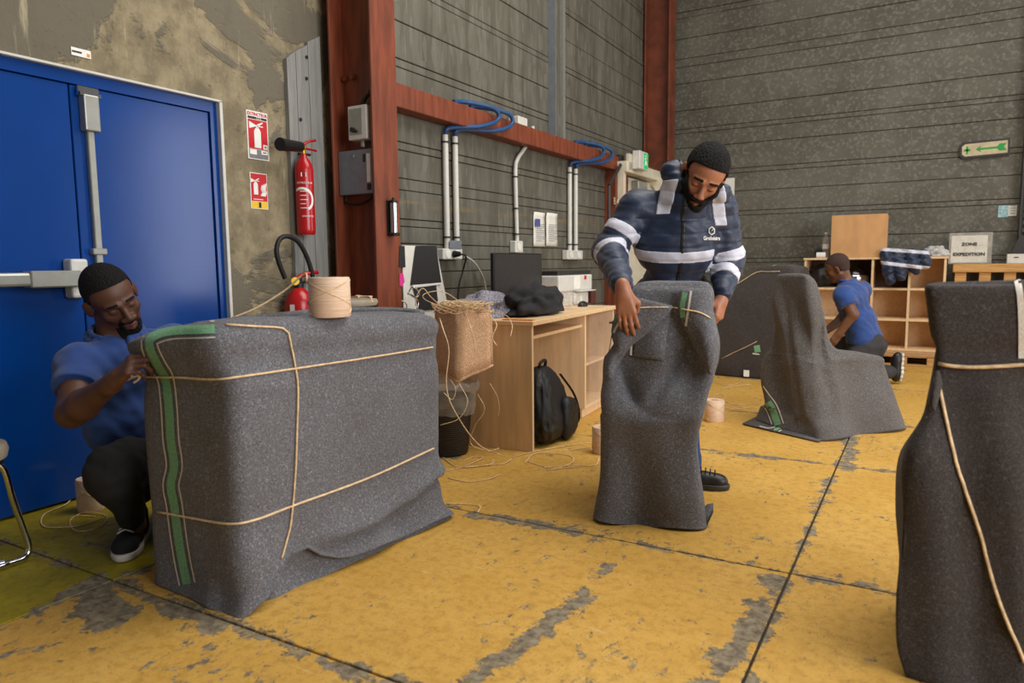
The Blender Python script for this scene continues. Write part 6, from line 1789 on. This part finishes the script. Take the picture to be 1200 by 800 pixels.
hd.patch(b, 0.0012, mat('lip_brown', (134, 78, 66), 0.5), pr1, lambda l: np.maximum(np.sqrt((l[:, 0] / 0.019) ** 2 + ((l[:, 2] + 0.0765) / 0.0085) ** 2) * 0.01 - 0.01, 0.08 - l[:, 1]), 'lips', 0.0022, (0, 0.09, -0.076), 0.035)
# jacket
j = Body()
j.ell(chest + UPV * 0.0, Ab, [0.205, 0.135, 0.19], 0.06); j.ell(belly, Ab, [0.195, 0.135, 0.17], 0.06); j.ell(hip + UPV * 0.06, Ab, [0.195, 0.14, 0.12], 0.06)
j.cone(shL, shR, 0.078, 0.078, 0.06)
j.chain([(shL, 0.083), (elL, 0.078), (wrL + (elL - wrL) * 0.08, 0.047)], 0.03)
j.chain([(shR, 0.083), (elR, 0.078), (wrR + (elR - wrR) * 0.08, 0.047)], 0.03)
# hood lying up against the neck and the collar
j.chain([(HC + cdir(-0.9, -0.25, -0.25) * 0.125, 0.040), (HC + cdir(-0.85, 0.15, -0.5) * 0.145, 0.052), (HC + cdir(0.1, -0.1, -1) * 0.14, 0.048), (HC + cdir(0.75, -0.6, -0.3) * 0.125, 0.036)], 0.03)
j.chain([(HC + cdir(-0.9, -0.25, -0.25) * 0.115, 0.036), (nk + cdir(-0.8, 0.1, 0.2) * 0.085, 0.036), (nk + cdir(-0.3, -0.4, 0.9) * 0.08, 0.032), (nk + cdir(0.45, -0.3, 0.8) * 0.08, 0.032), (nk + cdir(0.9, 0.1, 0.1) * 0.09, 0.036), (HC + cdir(0.75, -0.6, -0.3) * 0.125, 0.036)], 0.03)
j.cone(nk, chest, 0.085, 0.12, 0.05)
axT = A3((chest - belly).normalized())
def armp(P, a, b_):
    a = A3(a); ba = A3(b_) - a; return ((P - a) @ ba) / float(ba @ ba)
def jpost(P, d):
    s = (P @ axT)
    d = d + 0.0045 * np.exp(-((((s * 16.0) % 1.0) - 0.5) / 0.10) ** 2)     # quilting seams
    d = d - wob(P, 26, 0.0035, 1.0) - wob(P, 55, 0.0018, 2.0)
    return np.maximum(d, 0.80 - P[:, 2])
jack = body_part('jacket', mesh_body(j, 0.006, jpost), M['navy'], pr1)
def jtape(name, cuts, bounds_c, r, m=None, th=0.0035, h=0.004):
    def post(P, d):
        d = jpost(P, d) - th
        for c in cuts: d = np.maximum(d, c(P))
        return d
    c = np.array(bounds_c); r = np.array(r if isinstance(r, (list, tuple)) else [r] * 3)
    return body_part(name, mesh_body(j, h, post, (c - r, c + r)), m or M['reflective'], jack)
cb = DP(792, 300, 3.30)
torso_only = lambda P: np.maximum(-(P - A3(elL)) @ A3(rr_) + 0.075 , (P - A3(elR)) @ A3(rr_) + 0.095)
jtape('reflective_band', [slab(chest - belly, DP(790, 301, 3.31), 0.027), torso_only], cb + ff * -0.1, [0.36, 0.36, 0.12])
# shoulder straps
for sgn, pxc in ((-1, 779), (1, 841)):
    cc = DP(pxc, 237, 3.29)
    cutp = lambda P, cc=cc: (np.abs((P - A3(cc)) @ A3(cdir(1, 0.20 * (-1 if sgn > 0 else 1) * -1, 0))) - 0.029)
    jtape('reflective_strap', [cutp, half(cdir(0, 1, 0), DP(pxc, 213, 3.33)), half(cdir(0, -1, 0), DP(pxc, 251 if sgn < 0 else 264, 3.28))], cc + ff * -0.06, [0.20, 0.20, 0.16])
# sleeve bands
for (a, c, f0, cc) in ((shL, elL, 0.58, None), (elL, wrL, 0.16, None), (shR, elR, 0.86, None), (elR, wrR, 0.44, None)):
    ctr = a.lerp(c, f0)
    lim = lambda P, a=a, c=c: np.sqrt((((P - A3(a)) - np.clip(armp(P, a, c), 0, 1)[:, None] * A3(c - a)) ** 2).sum(1)) - 0.094
    jtape('reflective_band', [slab(c - a, ctr, 0.026), lim], ctr, 0.125)
zc = DP(797, 290, 3.27)
jtape('zip', [slab(rr_, DP(799, 270, 3.28), 0.0095), half(-ff, chest)], chest + ff * 0.1, [0.3, 0.3, 0.36], M['black'], 0.003)
jtape('cuff', [slab(elL - wrL, wrL.lerp(elL, 0.04), 0.02)], wrL, 0.08, M['navy'], 0.002)
# chest badge
def jray(px, py):
    d = Vector(ray(px, py)).normalized()
    return d
me_ = jack.data
bvj = BVHTree.FromPolygons([tuple(ROOTM[jack.name] @ v.co) for v in me_.vertices], [tuple(p.vertices) for p in me_.polygons])
hb = hit(bvj, 833, 270)
if hb:
    nrm = hb[1] if hb[1].dot(ff) > 0 else -hb[1]
    mt = frame_mtx(hb[0] + nrm * 0.006, nrm.cross(UPV) * -1, UPV)
    bm = BM()
    ptsr = [mt @ Vector((0.018 * math.cos(k * math.pi / 3 + 0.5), 0.018 * math.sin(k * math.pi / 3 + 0.5), 0)) for k in range(7)]
    tube(bm, ptsr, 0.0028, 5); tube(bm, [mt @ Vector((0, 0, 0)), mt @ Vector((0.014, 0.012, 0))], 0.0022, 5)
    part('chest_badge', bm, M['white'], jack, 0)
    mt2 = frame_mtx(hb[0] + nrm * 0.008 - UPV * 0.034, nrm.cross(UPV) * -1, UPV)
    part('chest_lettering', text_bm('Groloisirs', 0.024, mt2, bold=0.0006), M['white'], jack)
# trousers and shoes
tr = Body(); tr.ell(hip, np.eye(3), [0.165, 0.145, 0.11], 0.05)
tr.chain([(hip + rr_ * -0.09, 0.10), (kL, 0.075), (aL + UPV * 0.02, 0.066)], 0.04); tr.chain([(hip + rr_ * 0.09, 0.10), (kR, 0.075), (aR + UPV * 0.02, 0.066)], 0.04)
body_part('trousers', mesh_body(tr, 0.009, lambda P, d: d - wob(P, 24, 0.004)), M['jeans'], pr1)
def low_shoe(ankle, direc, m_up, m_sole, parent, L=0.27, name='shoe', kz=1.0):
    d = Vector(direc); d.z = 0; d.normalize(); dd_ = d; A_ = np.array([[d.y, d.x, 0], [-d.x, d.y, 0], [0, 0, 1.0]])
    a = Vector((ankle.x, ankle.y, 0)); s = Body(); U0 = UPV; d = dd_ * kz; UPZ = U0 * kz; K_ = lambda r: [x_ * kz for x_ in r]
    s.ell(a + d * (-0.02) + UPZ * 0.055, A_, K_([0.036, 0.055, 0.05]), 0.03); s.ell(a + d * 0.075 + UPZ * 0.045, A_, K_([0.042, 0.08, 0.042]), 0.03); s.ell(a + d * 0.145 + UPZ * 0.040, A_, K_([0.043, 0.05, 0.036]), 0.02); s.cone(a + UPZ * 0.06, a + UPZ * 0.105, 0.042 * kz, 0.044 * kz, 0.02)
    o = body_part(name, mesh_body(s, 0.005, lambda P, dd: np.maximum(dd, 0.022 - P[:, 2])), m_up, parent)
    s2 = Body(); s2.ell(a + d * 0.0 + UPZ * 0.018, A_, K_([0.042, 0.08, 0.05]), 0.03); s2.ell(a + d * 0.12 + UPZ * 0.018, A_, K_([0.049, 0.085, 0.05]), 0.04)
    body_part('sole', mesh_body(s2, 0.005, lambda P, dd: np.maximum(np.maximum(dd, 0.002 - P[:, 2]), P[:, 2] - 0.030)), m_sole, o)
    for k in range(5):
        c = a + d * (0.045 + 0.022 * k) + UPZ * (0.112 - 0.005 * k)
        pv = Vector((d.y, -d.x, 0))
        part('lace', tube(BM(), smooth_path([c - pv * 0.026 - UPZ * 0.012, c + UPZ * 0.0, c + pv * 0.026 - UPZ * 0.012], 4), 0.0035, 5), M['shoe_white'] if m_up is M['canvas'] else M['ink'], o, 0)
    return o
low_shoe(aR, cdir(1, 0, 0.25), M['black'], M['dark_grey'], pr1)
low_shoe(aL, cdir(-0.5, 0, 1), M['black'], M['dark_grey'], pr1)
# the cord runs from hand to hand
q = [tL[0] + cdir(0, 0, 1) * 0.006] + TW2 + [tR[0] + cdir(0, 0, 1) * 0.004, tR[4]]
part('twine', tube(BM(), q, 0.0042, 6, None, 0.6), M['twine'], T2, 0)

# ------------------------------------------------------------------ the kneeling man at the blue door
Fp = lambda px, py, t: DP(px, py, t)
G2 = FL(150, 655); pr2 = person_root('squatting man in blue polo shirt and black trousers beside blue door', G2)
H2 = Fp(131, 349, 2.86)
h2 = Head(H2, cdir(0.74, -0.36, 0.58), cdir(-0.34, 0.90, 0.24), 1.12)
nk2 = Fp(139, 405, 2.94)
sL, eL, wL = Fp(92, 428, 2.76), Fp(84, 484, 2.58), Fp(132, 448, 2.40)
sR, eR, wR = Fp(205, 402, 3.10), Fp(238, 460, 2.98), Fp(225, 440, 2.80)
ch2, be2, pe2 = Fp(148, 438, 2.96), Fp(152, 490, 2.98), Fp(168, 540, 3.08)
kn2, an2 = Fp(135, 553, 2.66), Fp(158, 614, 2.80)
A2 = basis((sR - sL).cross(ch2 - pe2), ch2 - pe2)
f2 = Vector(A2[:, 1]); f2 = f2 if f2.dot(TOC) > 0 else -f2
b = Body(); h2.build(b, nk2, (0.062, 0.07))
for sx in (-1, 1): b.ell(h2.w(sx * 0.017, 0.098, -0.043), h2.A, [0.013, 0.014, 0.010], 0.008)
b.ell(ch2, A2, [0.17, 0.11, 0.16], 0.05); b.ell(be2, A2, [0.16, 0.115, 0.15], 0.05); b.ell(pe2, A2, [0.16, 0.13, 0.12], 0.05)
b.cone(sL, sR, 0.06, 0.06, 0.05); b.cone(nk2, ch2, 0.066, 0.10, 0.04)
b.chain([(sL, 0.063), (eL, 0.050), (eL.lerp(wL, 0.3), 0.052), (wL, 0.031)], 0.025); b.chain([(sR, 0.06), (eR, 0.046), (wR, 0.03)], 0.02)
b.chain([(pe2 + cdir(-1, 0, 0) * 0.06, 0.09), (kn2, 0.06), (an2, 0.042)], 0.03)
kn2b, an2b = Fp(225, 560, 2.95), Fp(215, 600, 3.2)
kn2b.z = max(kn2b.z, 0.28); an2b.z = 0.10
b.chain([(pe2 + cdir(1, 0, 0) * 0.08, 0.09), (kn2b, 0.06), (an2b, 0.042)], 0.03)
hand(b, wL + (wL - eL).normalized() * 0.012, (Fp(158, 420, 2.36) - wL), cdir(-0.55, 0.55, 0.62), 1, [(0.75, 0.9, 0.6), (0.8, 0.95, 0.6), (0.85, 1.0, 0.6), (0.9, 1.0, 0.6)], 1.0, 0.02, 1.05)
body_part('body', mesh_body(b, 0.0042), M['skin_dark'], pr2)
h2.hair(0.005, lambda l: hline(l) + 0.010, M['hair'], pr2, rough=0.0015)
def goatee(l):
    ax = np.abs(l[:, 0])
    jaw = np.maximum(l[:, 2] + 0.090 - np.maximum(0, ax - 0.02) * 0.6, ax - 0.045)
    lips = 0.019 - np.sqrt((l[:, 0] * 0.9) ** 2 + ((l[:, 2] + 0.0765) * 1.7) ** 2)
    mous = np.maximum(np.maximum(np.abs(l[:, 2] + 0.058) - 0.0045, ax - 0.026), 0.08 - l[:, 1])
    side = np.maximum(np.maximum(np.abs(ax - 0.029) - 0.006, np.abs(l[:, 2] + 0.075) - 0.02), 0.06 - l[:, 1])
    r = np.maximum(np.maximum(np.maximum(jaw, 0.035 - l[:, 1]), -0.124 - l[:, 2]), np.where(l[:, 1] > 0.08, lips, -1))
    return np.minimum(np.minimum(r, mous), side)
h2.beard(b, 0.003, M['hair'], pr2, goatee)
for sx in (-1, 1):
    h2.patch(b, 0.0025, M['hair'], pr2, lambda l, sx=sx: np.maximum(np.maximum(np.abs(l[:, 2] - 0.0205 + 0.12 * (np.abs(l[:, 0]) - 0.03)) - 0.0038, np.abs(l[:, 0] * sx - 0.032) - 0.018), 0.05 - l[:, 1]), 'eyebrow', 0.0025, (sx * 0.03, 0.085, 0.018), 0.035)
    h2.patch(b, 0.0012, M['ink'], pr2, lambda l, sx=sx: np.maximum(np.maximum(np.abs(l[:, 2] + 0.0120) - 0.0022, np.abs(l[:, 0] * sx - 0.031) - 0.014), 0.07 - l[:, 1]), 'eyelashes', 0.002, (sx * 0.03, 0.085, -0.012), 0.025)
h2.patch(b, 0.0012, M['lips'], pr2, lambda l: np.maximum(np.sqrt((l[:, 0] / 0.023) ** 2 + ((l[:, 2] + 0.0765) / 0.013) ** 2) * 0.01 - 0.01, 0.08 - l[:, 1]), 'lips', 0.0022, (0, 0.09, -0.076), 0.035)
def polo(ch, be, pe, A, nk, arms, sleeve, parent, wid, h=0.006, collar=True, bottom=None):
    s = Body()
    s.ell(ch, A, [0.185 * wid, 0.128, 0.17], 0.06); s.ell(be, A, [0.18 * wid, 0.135, 0.16], 0.06); s.ell(be.lerp(pe, 0.7), A, [0.175 * wid, 0.14, 0.12], 0.06)
    s.cone(arms[0][0], arms[1][0], 0.072, 0.072, 0.06); s.cone(nk, ch, 0.075, 0.12, 0.05)
    for a, e in arms: s.cone(a, a.lerp(e, sleeve), 0.03, 0.03, 0.005)
    def post(P, d):
        d = d - wob(P, 21, 0.0045, 0.5) - wob(P, 47, 0.002, 1.5)
        for a, e in arms:
            L_ = (e - a).length; t_ = armp(P, a, e)
            nr = np.sqrt((((P - A3(a)) - np.clip(t_, 0, 1)[:, None] * A3(e - a)) ** 2).sum(1)) - (0.076 + 0.004 * np.clip(t_, 0, 1)) - wob(P, 30, 0.003, 2.5)
            sl_ = np.maximum(nr, (t_ - sleeve) * L_)
            h_ = np.maximum(0.05 - np.abs(d - sl_), 0) / 0.05
            d = np.minimum(d, sl_) - h_ * h_ * 0.0125
        return d
    o = body_part('polo_shirt', mesh_body(s, h, post, s.bounds(0.1)), M['polo'], parent)
    return o, s, post
pol, ps, pp_ = polo(ch2, be2, pe2, A2, nk2 + (ch2 - nk2) * 0.45, [(sL, eL), (sR, eR)], 0.52, pr2, 1.02)
# collar and placket
cn = nk2 + (H2 - nk2) * 0.24
cl_ = Body(); up2 = (H2 - nk2).normalized(); rt2 = f2.cross(up2) * -1
ringp = []
for k in range(15):
    an = -0.35 * math.pi + 1.7 * math.pi * k / 14 + math.pi
    dirv = cdir(1, 0, 0) * math.sin(an) + cdir(0, 0, 1) * -math.cos(an)
    ringp.append((k, an))
c_up = UPV * 0.85 + (H2 - nk2).normalized() * 0.15
fr = cdir(0.45, 0, 0.9); sd = fr.cross(UPV)
for k in range(18):
    a0 = 0.5 + (2 * math.pi - 1.0) * k / 18; a1 = 0.5 + (2 * math.pi - 1.0) * (k + 1) / 18
    p0 = cn + (fr * math.cos(a0) + sd * math.sin(a0)) * 0.094 + UPV * (0.0 - 0.030 * math.cos(a0)); p1 = cn + (fr * math.cos(a1) + sd * math.sin(a1)) * 0.094 + UPV * (0.0 - 0.030 * math.cos(a1))
    cl_.cone(p0 + UPV * 0.018, p1 + UPV * 0.018, 0.010, 0.010, 0.008); cl_.cone(p0 * 1 - UPV * 0.006 + (p0 - cn).normalized() * 0.012, p1 - UPV * 0.006 + (p1 - cn).normalized() * 0.012, 0.012, 0.012, 0.01)
for sg in (-1, 1):
    a = cn + (fr * math.cos(0.5) + sd * sg * math.sin(0.5)) * 0.098 - UPV * 0.022
    cl_.cone(a, a + fr * 0.022 + sd * sg * 0.020 - UPV * 0.062, 0.015, 0.007, 0.008); cl_.cone(a + sd * sg * 0.03 - fr * 0.006, a + fr * 0.02 + sd * sg * 0.026 - UPV * 0.055, 0.014, 0.007, 0.008)
body_part('collar', mesh_body(cl_, 0.004), M['polo'], pol)
tr = Body(); tr.ell(pe2 - UPV * 0.02, A2, [0.175, 0.145, 0.12], 0.05)
tr.chain([(pe2 + cdir(-1, 0, 0) * 0.05, 0.115), (pe2.lerp(kn2, 0.55), 0.108), (kn2, 0.086), (an2 + (kn2 - an2) * 0.16, 0.050)], 0.05)
tr.ell(kn2 + cdir(-0.2, -0.2, 0.3) * 0.01, np.eye(3), [0.09, 0.09, 0.10], 0.04)
tr.ell((kn2 + pe2) / 2 + cdir(0.1, -0.6, 0.3) * 0.06, np.eye(3), [0.10, 0.12, 0.10], 0.05)
tr.chain([(pe2 + cdir(1, 0, 0) * 0.08, 0.105), (kn2b, 0.08), (an2b, 0.06)], 0.05)
body_part('trousers', mesh_body(tr, 0.007, lambda P, d: d - wob(P, 30, 0.0045) - wob(P, 62, 0.002, 1)), M['trousers'], pr2)
sh0, sh1 = FL(160, 634), FL(140, 664)
low_shoe(sh0, sh1 - sh0, M['canvas'], M['shoe_white'], pr2, kz=1.12)
low_shoe(an2b, cdir(0.5, 0, 1.0), M['canvas'], M['shoe_white'], pr2)

# ------------------------------------------------------------------ the crouching man at the shelf, seen from behind
G3 = FL(1015, 450); pr3 = person_root('crouching man in blue polo seen from behind at pigeonhole shelf', G3)
T_ = 6.45
H3 = Fp(981, 313, T_); h3 = Head(H3, cdir(-0.75, -0.35, -0.55), cdir(-0.25, 0.9, 0.1), 1.0)
nk3 = Fp(990, 330, T_ + 0.02)
ch3, be3, pe3 = Fp(998, 350, T_), Fp(1008, 378, T_), Fp(1014, 402, T_)
s3a, e3a, w3a = Fp(988, 346, T_ - 0.16), Fp(1000, 368, T_ - 0.22), Fp(984, 390, T_ - 0.15)
s3b, e3b, w3b = Fp(1010, 340, T_ + 0.18), Fp(985, 375, T_ + 0.35), Fp(965, 390, T_ + 0.3)
A_3 = basis(cdir(-0.75, -0.1, -0.6), ch3 - pe3)
b = Body(); h3.build(b, nk3)
b.ell(ch3, A_3, [0.16, 0.11, 0.16], 0.05); b.ell(be3, A_3, [0.15, 0.115, 0.14], 0.05); b.ell(pe3, A_3, [0.16, 0.13, 0.12], 0.05); b.cone(s3a, s3b, 0.06, 0.06, 0.05)
b.chain([(s3a, 0.06), (e3a, 0.046), (w3a, 0.03)], 0.02); b.chain([(s3b, 0.06), (e3b, 0.046), (w3b, 0.03)], 0.02)
k3a, a3a = Fp(985, 425, T_ - 0.1), Fp(1046, 436, T_ - 0.05); k3a.z = 0.1; a3a.z = 0.11
k3b, a3b = Fp(975, 410, T_ + 0.35), Fp(1000, 440, T_ + 0.25); a3b.z = 0.1
b.chain([(pe3 + cdir(0, 0, 1) * 0.08, 0.09), (k3a, 0.06), (a3a, 0.045)], 0.03); b.chain([(pe3 - cdir(0, 0, 1) * 0.08, 0.09), (k3b, 0.06), (a3b, 0.045)], 0.03)
hand(b, w3a, cdir(-0.5, -0.8, -0.1), cdir(0.2, 0.1, 1), 1, [(0.4, 0.5, 0.3)] * 4, 0.6)
hand(b, w3b, cdir(-0.6, -0.7, -0.1), cdir(0.2, 0.1, 1), 1, [(0.4, 0.5, 0.3)] * 4, 0.6)
body_part('body', mesh_body(b, 0.006), M['skin_brown'], pr3)
h3.hair(0.003, lambda l: hline(l), M['stubble'], pr3, 0.005, 0.0)
po3, _, _ = polo(ch3, be3, pe3, A_3, nk3 + (ch3 - nk3) * 0.3, [(s3a, e3a), (s3b, e3b)], 0.55, pr3, 1.2, 0.008)
cl3 = Body()
for k in range(16):
    a0 = 2 * math.pi * k / 16; a1 = 2 * math.pi * (k + 1) / 16
    g = lambda a: nk3 + (cdir(1, -0.25, 0) * math.cos(a) + cdir(0, 0, 1) * math.sin(a)) * 0.072
    cl3.cone(g(a0), g(a1), 0.013, 0.013, 0.01)
body_part('collar', mesh_body(cl3, 0.006), M['polo'], po3)
tr = Body(); tr.ell(pe3 - UPV * 0.01, A_3, [0.18, 0.15, 0.13], 0.05)
tr.ell(pe3 + cdir(0.55, -0.5, 0.1) * 0.06, A_3, [0.16, 0.13, 0.12], 0.05)
tr.chain([(pe3 + cdir(0, 0, 1) * 0.08, 0.11), (k3a, 0.085), (a3a, 0.06)], 0.04); tr.chain([(pe3 - cdir(0, 0, 1) * 0.08, 0.11), (k3b, 0.085), (a3b, 0.06)], 0.04)
body_part('trousers', mesh_body(tr, 0.009, lambda P, d: d - wob(P, 24, 0.005)), M['trousers_grey'], pr3)
# trainer, toe on the floor, sole turned to the right
sb_ = Body(); q0 = Fp(1050, 447, T_ - 0.05); q0.z = 0.03
a = q0; up_s = cdir(0.12, 1, 0)
As = basis(cdir(0.12, 1, 0), cdir(1, -0.12, 0.2))
c0 = q0 + UPV * 0.12
sb_.ell(c0 + UPV * 0.05, As, [0.045, 0.09, 0.05], 0.03); sb_.ell(c0 - UPV * 0.05, As, [0.048, 0.08, 0.045], 0.03)
o = body_part('shoe', mesh_body(sb_, 0.006), M['black'], pr3)
sl_ = Body(); sl_.ell(c0 + UPV * 0.05 + cdir(1, -0.1, 0.2) * 0.035, As, [0.042, 0.095, 0.02], 0.02); sl_.ell(c0 - UPV * 0.06 + cdir(1, -0.1, 0.2) * 0.035, As, [0.047, 0.075, 0.02], 0.03)
body_part('sole', mesh_body(sl_, 0.006, lambda P, d: d + 0.006 * (np.sin(P[:, 2] * 160) > 0.5)), M['shoe_white'], o)
# ------------------------------------------------------------------ jacket and cloth on the shelf
jb = YW(1062, 300, ys)
jx0, jx1 = YW(1032, 300, ys).x, YW(1090, 300, ys).x
s = Body(); T0 = zt
pt = lambda px, py, y: YW(px, py, y)
s.chain([(pt(1040, 292, ys + 0.12), 0.06), (pt(1056, 290, ys + 0.14), 0.065), (pt(1072, 291, ys + 0.14), 0.062), (pt(1086, 292, ys + 0.12), 0.05)], 0.05)
s.chain([(pt(1038, 297, ys - 0.02), 0.055), (pt(1042, 316, ys - 0.055), 0.055), (pt(1043, 328, ys - 0.06), 0.045)], 0.04)
s.chain([(pt(1051, 298, ys - 0.01), 0.06), (pt(1055, 314, ys - 0.055), 0.062), (pt(1056, 324, ys - 0.06), 0.05)], 0.04)
s.chain([(pt(1067, 297, ys - 0.01), 0.055), (pt(1071, 309, ys - 0.055), 0.056), (pt(1073, 316, ys - 0.055), 0.045)], 0.04)
s.chain([(pt(1082, 297, ys + 0.0), 0.045), (pt(1085, 306, ys - 0.05), 0.045), (pt(1085, 311, ys - 0.05), 0.036)], 0.035)
def jp(P, d):
    d = d - wob(P, 40, 0.006, 0.7) - wob(P, 80, 0.003, 1.1)
    d = np.maximum(d, np.where(P[:, 1] > ys - 0.014, zt + 0.002 - P[:, 2], -1))
    return np.maximum(d, np.where(P[:, 2] < zt + 0.001, P[:, 1] - (ys - 0.015), -1))
t = thing('work_jacket', 'navy work jacket with reflective bands hanging over shelf edge', 'jacket', (jb.x, ys + 0.1, zt))
body_part('shell', mesh_body(s, 0.006, jp), M['navy'], t)
c = np.array(pt(1062, 305, ys - 0.02))
for rowpx, tilt_ in ((311, 0.14), (294, 0.10)):
    cc = pt(1060, rowpx, ys - 0.08)
    sl = slab(Vector((tilt_, 0.0, 1)), cc, 0.019)
    body_part('reflective_band', mesh_body(s, 0.005, lambda P, d: np.maximum(np.maximum(jp(P, d) - 0.004, sl(P)), P[:, 1] - (ys - 0.016 if rowpx > 300 else ys + 0.16)), (c - 0.4, c + 0.4)), M['reflective'], t)
cb_ = pt(1096, 297, ys + 0.15)
bm = heap(Vector((cb_.x, ys + 0.16, zt + 0.003)), 0.11, 0.10, 0.085, 5.5, 1.8, 0.4)
solo('grey_cloth', bm, M['lightgrey_cloth'], 'light grey rag bunched beside the navy jacket', 'cloth', (cb_.x, ys + 0.16, zt), 0)
